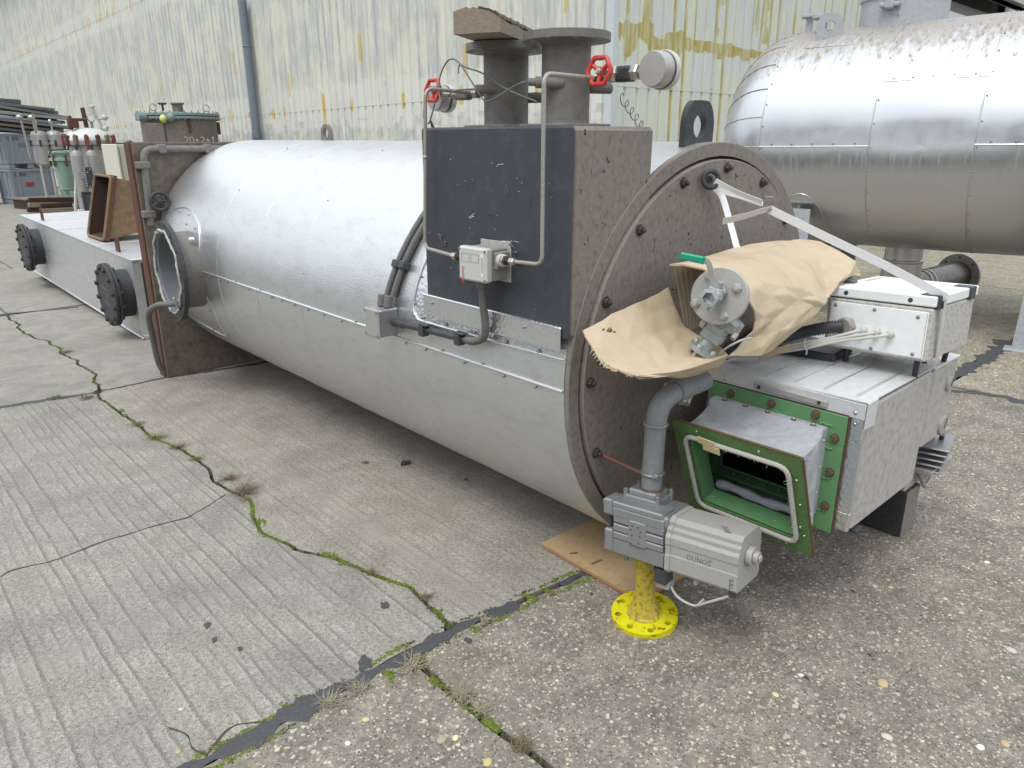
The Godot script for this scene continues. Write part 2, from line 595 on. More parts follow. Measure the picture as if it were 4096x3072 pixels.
	m = worn("fabric_grey", [[0.0, rgb(138, 140, 144)], [0.5, rgb(160, 162, 166)], [1.0, rgb(172, 173, 176)]], 0.4, 0.014, 0.7, 0.0, 0.0, 64)
	m.heightmap_enabled = true
	m.heightmap_scale = 0.05
	m.heightmap_texture = fine_noise
	m.rim_enabled = true
	m.rim = 0.3
	m = worn("braid", [[0.0, rgb(150, 147, 140)], [0.5, rgb(182, 180, 174)], [1.0, rgb(198, 197, 192)]], 0.05, 0.03, 0.9, 0.0, 0.0, 65)
	m = worn("yellow_paint", [[0.0, rgb(70, 58, 34)], [0.2, rgb(120, 104, 34)], [0.27, rgb(206, 196, 24)], [0.75, rgb(214, 206, 26)], [0.86, rgb(190, 172, 40)], [1.0, rgb(130, 100, 50)]], 0.45, 0.012, 0.45, 0.0, 0.02, 66, 6, 1.0)
	m = worn("yellow_rusty", [[0.0, rgb(84, 62, 40)], [0.3, rgb(128, 98, 54)], [0.42, rgb(196, 178, 40)], [0.62, rgb(206, 194, 34)], [0.72, rgb(188, 176, 120)], [1.0, rgb(140, 108, 66)]], 0.3, 0.012, 0.6, 0.0, 0.02, 67, 6, 0.62)
	m = worn("pipe_grey", [[0.0, rgb(112, 116, 118)], [0.6, rgb(128, 132, 134)], [1.0, rgb(140, 142, 141)]], 0.3, 0.014, 0.5, 0.0, 0.0, 68)
	m = worn("cast_grey", [[0.0, rgb(132, 132, 134)], [0.6, rgb(150, 150, 152)], [1.0, rgb(162, 162, 163)]], 0.12, 0.02, 0.45, 0.5, 0.0, 69)
	m = worn("cover_grey", [[0.0, rgb(144, 142, 136)], [0.6, rgb(158, 156, 150)], [1.0, rgb(164, 162, 157)]], 0.2, 0.014, 0.55, 0.0, 0.0, 70)
	m = worn("cardboard", [[0.0, rgb(178, 161, 135)], [0.5, rgb(192, 175, 149)], [0.8, rgb(197, 181, 156)], [1.0, rgb(184, 166, 139)]], 0.6, 0.012, 0.85, 0.0, 0.0, 71, 5, 0.4)
	m.heightmap_enabled = true
	m.heightmap_scale = 0.06
	m.heightmap_texture = fine_noise
	over(m, tex(26, 0.01, [[0.0, Color(0.9, 0.87, 0.83)], [0.4, Color(0.98, 0.975, 0.97)], [1.0, Color(1, 1, 1)]], 4, 256), Vector3(0.7, 0.7, 0.7))
	m = worn("machined_steel", [[0.0, rgb(168, 165, 158)], [0.6, rgb(184, 181, 175)], [1.0, rgb(194, 191, 186)]], 0.25, 0.012, 0.42, 0.55, 0.0, 72)
	m = worn("galvanised", [[0.0, rgb(140, 146, 144)], [0.5, rgb(170, 176, 174)], [1.0, rgb(190, 194, 192)]], 0.1, 0.016, 0.42, 0.6, 0.03, 73)
	mat("handle_green", rgb(20, 148, 112), 0.4)
	mat("strap_white", rgb(238, 239, 240), 0.5)
	m = worn("timber_grey", [[0.0, rgb(100, 88, 76)], [0.5, rgb(142, 127, 111)], [1.0, rgb(164, 149, 132)]], 0.3, 0.02, 0.85, 0.0, 0.05, 74)
	m.uv1_scale = Vector3(9, 9, 2.2)
	m = worn("plywood", [[0.0, rgb(142, 116, 82)], [0.35, rgb(172, 146, 110)], [0.65, rgb(184, 160, 126)], [1.0, rgb(158, 134, 102)]], 0.6, 0.016, 0.75, 0.0, 0.02, 75)
	m.uv1_scale = Vector3(1.5, 1.5, 5)
	mat("plywood_edge", rgb(172, 122, 78), 0.8)
	mat("red_edge", rgb(186, 62, 66), 0.7)
	m = worn("bitumen", [[0.0, rgb(52, 52, 54)], [0.6, rgb(68, 68, 71)], [1.0, rgb(92, 91, 90)]], 0.3, 0.02, 0.7, 0.0, 0.12, 76)
	m = worn("dirt", [[0.0, rgb(54, 48, 42)], [1.0, rgb(86, 78, 70)]], 0.5, 0.02, 0.95, 0.0, 0.0, 77)
	mat("black_void", rgb(20, 20, 22), 0.9)
	mat("cable_grey", rgb(186, 184, 176), 0.55)
	mat("ink", rgb(96, 97, 98), 0.6)
	mat("black_ink", rgb(30, 30, 32), 0.6)
	mat("red_ink", rgb(204, 60, 50), 0.6)
	mat("white_label", rgb(226, 227, 226), 0.6)
	m = worn("pipe_blue", [[0.0, rgb(98, 110, 122)], [0.6, rgb(110, 122, 133)], [1.0, rgb(122, 132, 140)]], 0.6, 0.012, 0.5, 0.0, 0.0, 78)

func to_bytes(n: FastNoiseLite, w: int, h: int) -> PackedByteArray:
	var im := n.get_seamless_image(w, h)
	im.convert(Image.FORMAT_L8)
	return im.get_data()

func texture_of(w: int, h: int, data: PackedByteArray, fmt := Image.FORMAT_RGB8) -> ImageTexture:
	return ImageTexture.create_from_image(Image.create_from_data(w, h, false, fmt, data))

func aggregate() -> Array:   # exposed-aggregate concrete: matrix, sand and pebbles of many tones; colour and relief
	var N := 2048
	var h := 512
	var a := to_bytes(noise(101, 0.03, 5), h, h)
	var b := to_bytes(noise(102, 0.2, 2), h, h)
	var d := PackedByteArray()
	d.resize(h * h * 3)
	for i in h * h:
		var s := 118.0 + (a[i] - 128) * 0.16 + (b[i] - 128) * 0.14
		d[i * 3] = int(clampf(s + 3, 0, 255))
		d[i * 3 + 1] = int(clampf(s + 1, 0, 255))
		d[i * 3 + 2] = int(clampf(s - 4, 0, 255))
	var im := Image.create_from_data(h, h, false, Image.FORMAT_RGB8, d)
	im.resize(N, N, Image.INTERPOLATE_BILINEAR)
	d = im.get_data()
	var hi := PackedByteArray()
	hi.resize(N * N)
	hi.fill(96)
	var r := RandomNumberGenerator.new()
	r.seed = 55
	var tones := [rgb(182, 178, 166), rgb(168, 164, 155), rgb(152, 149, 145), rgb(138, 134, 129), rgb(122, 118, 114), rgb(108, 104, 101), rgb(148, 134, 122), rgb(142, 128, 123), rgb(186, 180, 164), rgb(94, 90, 88), rgb(160, 154, 142), rgb(130, 122, 116)]
	for k in 100000:
		var big := r.randf()
		var rad := 1.2 + 1.7 * r.randf()
		if big > 0.86:
			rad = 2.4 + 2.4 * r.randf()
		if big > 0.994:
			rad = 4.2 + 3.0 * r.randf()
		var dark := k % 4 == 0
		var c: Color = tones[r.randi() % tones.size()]
		if dark:
			c = rgb(74, 69, 65)
			rad = 0.9 + 1.1 * r.randf()
		elif rad > 4.0:
			c = tones[[0, 1, 8, 10, 6][r.randi() % 5]]
		var j := 0.92 + 0.16 * r.randf()
		var cr := int(minf(c.r * 255 * j, 255))
		var cg := int(minf(c.g * 255 * j, 255))
		var cb := int(minf(c.b * 255 * j, 255))
		var cx := r.randi() % N
		var cy := r.randi() % N
		var el := 0.65 + 0.5 * r.randf()
		var co := cos(r.randf() * PI)
		var si := sqrt(1.0 - co * co)
		var R := ceili(rad)
		for y in range(-R, R + 1):
			for x in range(-R, R + 1):
				var px := (x * co + y * si) / rad
				var py := (y * co - x * si) / (rad * el)
				var q := px * px + py * py
				if q < 1.0:
					var at_ := ((cy + y) & (N - 1)) * N + ((cx + x) & (N - 1))
					d[at_ * 3] = cr
					d[at_ * 3 + 1] = cg
					d[at_ * 3 + 2] = cb
					hi[at_] = 40 if dark else int(110 + 120 * sqrt(1.0 - q) * minf(1.0, rad / 4.0))
	return [texture_of(N, N, d), texture_of(N, N, hi, Image.FORMAT_L8)]

func ribbed(sd: int, depth: float, ribs: int) -> Array:   # raked concrete: broken furrows with dirt lying in them, sand grains all over
	var N := 1024
	var a := to_bytes(noise(sd, 0.01, 5), N, N)
	var b := to_bytes(noise(sd + 1, 0.10, 5), N, N)
	var c := to_bytes(noise(sd + 2, 0.34, 3), N, N)
	var e := to_bytes(noise(sd + 3, 0.004, 2), N, N)
	var d := PackedByteArray()
	d.resize(N * N * 3)
	var hi := PackedByteArray()
	hi.resize(N * N)
	var ph := PackedFloat32Array()
	var off := PackedFloat32Array()
	for k in ribs:
		ph.append(rng.randf())
		off.append(rng.randf_range(-0.16, 0.16))
	for y in N:
		for x in N:
			var i := y * N + x
			var nb := (b[i] - 128) / 128.0
			var nc := (c[i] - 128) / 128.0
			var uu := float(x) / N * ribs + (e[i] - 128) / 128.0 * 0.10 + nb * 0.16
			var k := (int(floor(uu)) + ribs) % ribs
			var f: float = uu - floor(uu) - off[k]
			var amp: float = clampf(ph[k] * 1.25 - 0.2 + (a[i] - 128) / 105.0, 0.0, 1.0) * depth
			# a furrow has one steep dirty flank and one that fades out
			var groove: float = amp * (clampf((f - 0.40) / 0.10, 0.0, 1.0) if f < 0.5 else clampf(1.0 - (f - 0.5) / 0.26, 0.0, 1.0))
			groove *= clampf(0.75 + nb * 0.8 + nc * 0.5, 0.0, 1.3)
			var s := 146.0 + (a[i] - 128) * 0.10 + nb * 18.0 + nc * 34.0 - groove * 44.0 + (amp * 9.0 if f < 0.4 and f > 0.2 else 0.0)
			if nb * 0.6 + nc > 0.62:
				s += 20.0
			if nb * 0.8 + nc < -0.62:
				s -= 30.0
			d[i * 3] = int(clampf(s + 2, 0, 255))
			d[i * 3 + 1] = int(clampf(s, 0, 255))
			d[i * 3 + 2] = int(clampf(s - 5, 0, 255))
			hi[i] = int(clampf(165.0 - groove * 95.0 + nb * 20.0 + nc * 34.0, 0, 255))
	return [texture_of(N, N, d), texture_of(N, N, hi, Image.FORMAT_L8)]

func slab_material(key: String, maps: Array, tint: Color, tile: float, bump: float, turned := false) -> StandardMaterial3D:
	var m := mat(key, tint, 0.92)
	m.albedo_texture = maps[0]
	m.heightmap_enabled = true
	m.heightmap_texture = maps[1]
	m.heightmap_scale = bump
	m.uv1_scale = Vector3(1 / tile, 1 / tile, 1)
	m.detail_enabled = true
	m.detail_albedo = ground_blots
	m.detail_blend_mode = BaseMaterial3D.BLEND_MODE_MUL
	m.detail_uv_layer = BaseMaterial3D.DETAIL_UV_2
	m.uv2_scale = Vector3(1 / 4.3, 1 / 4.3, 1)
	return m

var ground_blots: NoiseTexture2D

func rough_line(pts: Array, amp: float, sd: int, shift := 0.0, step := 0.05) -> PackedVector2Array:
	var f := noise(sd, 3.0, 4)
	var p3 := []
	for p in pts:
		p3.append(Vector3(p[0], 0, p[1]))
	var rs := resample(p3, step)
	rs.append(p3[-1])
	var out := PackedVector2Array()
	for i in rs.size():
		var t: Vector3 = (rs[mini(i + 1, rs.size() - 1)] - rs[maxi(i - 1, 0)]).normalized()
		var fade := clampf(minf(i, rs.size() - 1 - i) * step / 0.12, 0.0, 1.0)
		var k := f.get_noise_2d(rs[i].x, rs[i].z) * amp * 2.0 * fade + shift
		out.append(Vector2(rs[i].x - t.z * k, rs[i].z + t.x * k))
	return out

func slab(poly: PackedVector2Array, m: Material, parent: Node, turned := false, lift := 0.0) -> MeshInstance3D:
	var g := G.new()
	# prism stands in local xy with +z out; turn so that +z is up: (x, z) -> (x, -y)
	var p := PackedVector2Array()
	for q in poly:
		p.append(Vector2(q.x, -q.y))
	g.prism(Transform3D(Basis(Vector3.RIGHT, Vector3.FORWARD, Vector3.UP), Vector3(0, -0.06, 0)), p, 0.06 + lift)
	for i in g.v.size():
		var w := g.v[i]
		g.u[i] = Vector2(w.z, w.x) if turned else Vector2(w.x, w.z)
		g.u2.append(Vector2(w.x, w.z))
	return obj("concrete_slab", g, m, parent)

func joined(parts: Array) -> PackedVector2Array:
	var out := PackedVector2Array()
	for a in parts:
		for p in a:
			if out.is_empty() or out[-1].distance_to(p) > 0.004:
				out.append(p)
	if out[0].distance_to(out[-1]) < 0.004:
		out.remove_at(out.size() - 1)
	return out

func back(a: PackedVector2Array) -> PackedVector2Array:
	var b := a.duplicate()
	b.reverse()
	return b

const CRACK := [[-1.064, -0.18], [-1.042, -0.298], [-1.032, -0.476], [-1.08, -0.66], [-1.115, -0.785], [-1.196, -1.0], [-1.247, -1.224], [-1.2, -1.398], [-1.151, -1.531], [-1.198, -1.838], [-1.153, -2.013], [-1.17, -2.3], [-1.223, -2.623], [-1.23, -3.189], [-1.249, -3.561], [-1.218, -3.7]]
const CRACK_FAR := [[-1.218, -3.7], [-1.133, -4.135], [-1.151, -4.906], [-1.146, -5.39], [-1.235, -5.801], [-1.2, -6.9]]
const JOINT := [[-5.2, -0.19], [-1.888, -0.187], [-1.235, -0.184], [-1.064, -0.178], [-0.84, -0.144], [-0.508, -0.105], [0.5, -0.06], [2.83, -0.03]]
const JOINT_MID := [[-5.2, -3.95], [-1.746, -3.80], [-1.218, -3.70], [-0.83, -3.72], [-0.22, -3.60], [2.83, -3.62]]
const SIDE := [[-1.24, -0.16], [-1.245, 0.224], [-1.233, 0.425], [-1.25, 3.4]]

func ground() -> void:
	ground_blots = tex(120, 0.012, [[0.0, Color(0.89, 0.885, 0.875)], [0.45, Color(0.965, 0.96, 0.955)], [0.6, Color(1, 0.995, 0.985)], [1.0, Color(0.97, 0.94, 0.92)]], 5, 512)
	var agg := aggregate()
	var rib := ribbed(130, 1.0, 48)
	var soft := ribbed(140, 0.5, 44)
	var m_agg := slab_material("aggregate_concrete", agg, Color(1.03, 1.0, 0.965), 2.6, 0.26)
	var m_yel := slab_material("yellowish_concrete", agg, Color(1.13, 1.10, 1.03), 2.6, 0.22)
	var m_rib := slab_material("raked_concrete", rib, Color(0.95, 0.94, 0.915), 2.0, 0.6)
	var m_soft := slab_material("worn_concrete", soft, Color(0.98, 0.955, 0.92), 2.0, 0.4)
	var m_far := slab_material("far_concrete", soft, Color(0.96, 0.95, 0.92), 1.6, 0.35)
	var g := G.new()
	g.quad(v3(-160, -0.03, 160), v3(160, -0.03, 160), v3(160, -0.03, -160), v3(-160, -0.03, -160))
	var gr := obj("ground", g, M.dirt, self)
	gr.transform = EF
	gr.set_meta("kind", "structure")
	gr.set_meta("label", "concrete yard of large cast slabs with bitumen joints")
	var mid := CRACK.slice(1, CRACK.size() - 1)
	mid.push_front([-1.05, -0.225])
	mid.append([-1.235, -3.655])
	var rear := CRACK_FAR.slice(1, CRACK_FAR.size() - 1)
	rear.push_front([-1.2, -3.76])
	rear.append([-1.205, -6.87])
	var cl := rough_line(mid, 0.009, 3, -0.008)
	var cr := rough_line(mid, 0.009, 3, 0.008)
	var fl := rough_line(rear, 0.02, 4, -0.01)
	var fr := rough_line(rear, 0.02, 4, 0.01)
	var L := func(pts: Array, sh: float, sd: int, amp := 0.006) -> PackedVector2Array: return rough_line(pts, amp, sd, sh, 0.06)
	var JL := [[-5.2, -0.19], [-1.888, -0.187], [-1.235, -0.184], [-1.085, -0.180]]
	var JR := [[-1.02, -0.172], [-0.84, -0.144], [-0.508, -0.105], [0.5, -0.06], [2.815, -0.03]]
	slab(joined([L.call(JL, -0.012, 5), cl, back(L.call([[-5.2, -3.95], [-1.746, -3.80], [-1.265, -3.71]], 0.01, 6))]), m_rib, gr)
	slab(joined([L.call(JR, -0.012, 5), back(L.call([[-1.19, -3.70], [-0.83, -3.72], [-0.22, -3.60], [2.815, -3.61]], 0.01, 6)), back(cr)]), m_soft, gr)
	# in front of the joint
	var sl: PackedVector2Array = L.call(SIDE, 0.011, 7, 0.008)
	var sr: PackedVector2Array = L.call(SIDE, -0.011, 7, 0.008)
	slab(joined([L.call([[-5.2, -0.19], [-1.888, -0.187], [-1.252, -0.184]], 0.014, 5), sl, [Vector2(-5.2, 3.4)]]), m_agg, gr)
	slab(joined([L.call([[-1.228, -0.184], [-1.064, -0.178], [-0.84, -0.144], [-0.508, -0.105], [0.5, -0.06], [2.82, -0.03]], 0.014, 5), [Vector2(2.82, 3.4)], back(sr)]), m_agg, gr)
	# beyond the middle joint
	slab(joined([L.call([[-5.2, -3.95], [-1.746, -3.80], [-1.25, -3.71]], -0.01, 6), fl, [Vector2(-5.2, -6.95)]]), m_far, gr, true)
	slab(joined([L.call([[-1.15, -3.71], [-0.83, -3.72], [-0.22, -3.60], [2.82, -3.62]], -0.01, 6), [Vector2(2.82, -6.9)], back(fr)]), m_far, gr, true)
	var rect := func(x0: float, z0: float, x1: float, z1: float, m: Material, turned: bool) -> void:
		var e := 0.009
		slab(joined([rough_line([[x0 + e, z1 - e], [x1 - e, z1 - e]], 0.005, 8), rough_line([[x1 - e, z1 - e], [x1 - e, z0 + e]], 0.005, 9), rough_line([[x1 - e, z0 + e], [x0 + e, z0 + e]], 0.005, 10), rough_line([[x0 + e, z0 + e], [x0 + e, z1 - e]], 0.005, 11)]), m, gr, turned)
	var zs := [-6.92, -10.25, -13.6, -17.0, -20.4, -23.8, -27.2, -30.6, -34.0]
	for k in zs.size() - 1:
		rect.call(-5.2, zs[k + 1], -1.2 + 0.6 * (k % 2), zs[k], m_far, true)
		rect.call(-1.2 + 0.6 * (k % 2), zs[k + 1], 2.83, zs[k], m_far, true)
		rect.call(2.83, zs[k + 1], 5.02, zs[k], m_far, true)
	rect.call(2.83, -6.92, 5.02, -3.66, m_far, true)
	rect.call(2.84, -3.66, 6.9, -0.02, m_yel, false)
	rect.call(6.9, -4.66, 10.9, -0.02, m_yel, true)
	rect.call(10.9, -4.66, 15.0, -0.02, m_yel, true)
	rect.call(2.84, 0.03, 6.9, 3.4, m_yel, false)
	rect.call(6.9, 0.0, 10.9, 3.4, m_yel, true)
	rect.call(2.84, 3.4, 10.9, 7.4, m_yel, true)
	rect.call(-1.2, 3.4, 2.83, 7.4, m_agg, false)
	rect.call(-5.2, 3.4, -1.2, 7.4, m_agg, false)
	rect.call(-9.2, -0.19, -5.2, 3.4, m_agg, false)
	rect.call(-9.2, -3.9, -5.2, -0.19, m_rib, false)
	rect.call(-9.2, -6.92, -5.2, -3.9, m_far, true)
	# bitumen joints
	var seal := func(pts: Array, w: Array, sd: int) -> void:
		var a := []
		for p in pts:
			a.append(Vector3(p[0], 0, p[1]))
		var rs := resample(a, 0.02)
		var f := noise(sd, 7.0, 3)
		var g2 := G.new()
		var rows := []
		for i in rs.size():
			var t: Vector3 = (rs[mini(i + 1, rs.size() - 1)] - rs[maxi(i - 1, 0)]).normalized()
			var sd_ := Vector3(-t.z, 0, t.x)
			var wf := float(i) / maxi(rs.size() - 1, 1) * (w.size() - 1)
			var ww: float = lerpf(w[int(wf)], w[mini(int(wf) + 1, w.size() - 1)], wf - int(wf))
			var l := ww * (0.5 + 0.75 * maxf(f.get_noise_2d(rs[i].x, rs[i].z), -0.45))
			var r := ww * (0.5 + 0.75 * maxf(f.get_noise_2d(rs[i].x + 40, rs[i].z), -0.45))
			rows.append([rs[i] + sd_ * l + v3(0, 0.0015, 0), rs[i] + sd_ * l * 0.7 + v3(0, 0.0045, 0), rs[i] + v3(0, 0.0055 + 0.002 * f.get_noise_2d(i * 0.3, 5), 0), rs[i] - sd_ * r * 0.7 + v3(0, 0.0045, 0), rs[i] - sd_ * r + v3(0, 0.0015, 0)])
		g2.sheet(rows, -0.006)
		obj("joint_seal", g2, M.bitumen, gr)
	seal.call([[-2.6, -0.19], [-1.888, -0.187], [-1.5, -0.186], [-1.235, -0.182], [-1.05, -0.174], [-0.95, -0.16]], [0.085, 0.085, 0.06, 0.065, 0.045, 0.035], 1)
	seal.call([[-0.93, -0.157], [-0.87, -0.15], [-0.8, -0.137]], [0.03, 0.055, 0.03], 2)
	seal.call([[-0.62, -0.118], [-0.5, -0.104], [0.2, -0.07]], [0.02, 0.075, 0.05], 3)
	seal.call([[-3.6, -3.88], [-1.746, -3.80], [-1.3, -3.715]], [0.07, 0.06, 0.05], 4)
	seal.call([[-1.1, -3.70], [-0.83, -3.72], [-0.6, -3.67], [-0.22, -3.605], [0.3, -3.6]], [0.012, 0.03, 0.035, 0.05, 0.03], 5)
	seal.call([[-3.0, -6.95], [-1.2, -6.95], [-0.6, -6.8]], [0.05, 0.05, 0.04], 6)
	seal.call([[2.82, -0.03], [3.2, 0.0], [3.7, 0.0], [4.4, -0.02]], [0.07, 0.09, 0.1, 0.14], 7)
	seal.call([[2.7, 0.07], [2.83, 0.2], [2.83, 0.6], [2.83, 1.4]], [0.06, 0.09, 0.1, 0.08], 8)
	seal.call([[2.83, -3.65], [4.6, -2.6], [6.9, -1.7]], [0.02, 0.02, 0.02], 9)
	var spots := G.new()
	for s in [[-1.64, -0.75, 0.024], [-1.65, -0.66, 0.02], [-1.61, -0.56, 0.02], [-1.15, -0.44, 0.03], [-1.06, -0.1, 0.024], [-1.36, -0.235, 0.05], [-0.58, 0.0, 0.01], [-0.44, 0.72, 0.012], [0.1, 0.62, 0.012], [-0.2, 0.8, 0.01]]:
		var poly := PackedVector2Array()
		for k in 14:
			var q: Vector2 = Vector2.from_angle(k * TAU / 14) * s[2] * rng.randf_range(0.35, 0.8)
			poly.append(Vector2(s[0], -s[1]) + Vector2(q.x * 0.7 + q.y * 0.3, q.y * 1.15))
		spots.prism(Transform3D(Basis(Vector3.RIGHT, Vector3.FORWARD, Vector3.UP), v3(0, 0.0, 0)), poly, 0.003)
	stuff(obj("tar_spots", spots, M.bitumen, gr))
	# hairline cracks, filled with dirt
	for line in [[[-2.09, -1.57], [-2.06, -1.59], [-1.91, -1.56], [-1.81, -1.57], [-1.71, -1.59], [-1.59, -1.58], [-1.41, -1.55], [-1.21, -1.66]], [[-1.85, -0.205], [-1.79, -0.25], [-1.75, -0.26], [-1.69, -0.22], [-1.66, -0.19]], [[-1.85, -0.205], [-1.87, -0.25], [-1.86, -0.31], [-1.89, -0.37]]]:
		var rl := rough_line(line, 0.008, 31, 0.0, 0.02)
		var hc := G.new()
		var rows := []
		for i in rl.size():
			var w := 0.0035 * (0.5 + 0.5 * sin(i * 0.7) * sin(i * 0.31) + 0.4)
			rows.append([v3(rl[i].x, 0.0018, rl[i].y + w), v3(rl[i].x, 0.0022, rl[i].y), v3(rl[i].x, 0.0018, rl[i].y - w)])
		hc.sheet(rows, -0.002)
		obj("hairline_crack", hc, M.dirt, gr)
	# loose and embedded pebbles that stand out
	var peb := G.new()
	peb.ball(Vector3.ZERO, Vector3.ONE, 7, 5)
	var mm := MultiMesh.new()
	mm.transform_format = MultiMesh.TRANSFORM_3D
	mm.use_colors = true
	mm.mesh = peb.mesh()
	var xs := []
	var tones := [rgb(172, 168, 158), rgb(160, 156, 148), rgb(148, 145, 140), rgb(176, 170, 154), rgb(140, 131, 122), rgb(122, 118, 114), rgb(142, 128, 120)]
	for k in 1000:
		var p := Vector2(rng.randf_range(-2.6, 2.6), rng.randf_range(-0.14, 2.0) if k % 3 else rng.randf_range(-0.14, 0.8))
		var s := 0.0022 + 0.0026 * rng.randf() + (0.004 * rng.randf() if k % 17 == 0 else 0.0)
		var b := Basis(Vector3.UP, rng.randf() * TAU).scaled(v3(s * rng.randf_range(0.8, 1.5), s * 0.75, s))
		xs.append([Transform3D(Basis(Vector3.UP, rng.randf() * TAU) * b, v3(p.x, 0.0, p.y)), tones[rng.randi() % tones.size()]])
	for q in [[-0.3, 0.88, 0.016, rgb(178, 158, 118)], [-0.5, 0.97, 0.012, rgb(190, 184, 162)], [-0.57, 0.69, 0.009, rgb(204, 186, 150)], [-0.36, 1.15, 0.01, rgb(214, 212, 206)], [-0.3, 1.19, 0.011, rgb(176, 156, 124)], [0.22, 0.7, 0.008, rgb(184, 172, 142)], [0.65, 0.88, 0.01, rgb(214, 208, 190)], [-0.44, 0.7, 0.008, rgb(208, 200, 176)], [0.14, 1.09, 0.014, rgb(186, 178, 168)], [-1.37, 0.17, 0.013, rgb(160, 148, 128)], [-1.48, -0.03, 0.009, rgb(196, 176, 134)], [-1.56, 0.01, 0.008, rgb(200, 196, 184)], [-1.34, 0.19, 0.009, rgb(204, 194, 166)], [-1.9, -0.27, 0.008, rgb(176, 152, 122)], [-1.84, -0.42, 0.007, rgb(180, 178, 174)], [-1.33, 0.31, 0.012, rgb(186, 168, 120)]]:
		xs.append([Transform3D(Basis(Vector3.UP, q[0] * 9).scaled(Vector3.ONE) * Basis.from_scale(v3(q[2] * 1.3, q[2] * 0.4, q[2])), v3(q[0], 0.001, q[1])), q[3]])
	mm.instance_count = xs.size()
	for i in xs.size():
		mm.set_instance_transform(i, xs[i][0])
		mm.set_instance_color(i, xs[i][1].srgb_to_linear())
	var pm := mat("pebble", Color.WHITE, 0.85)
	pm.vertex_color_use_as_albedo = true
	var pi := MultiMeshInstance3D.new()
	pi.name = "embedded_pebbles"
	pi.multimesh = mm
	pi.material_override = pm
	gr.add_child(pi, true)
	stuff(pi)
	moss()

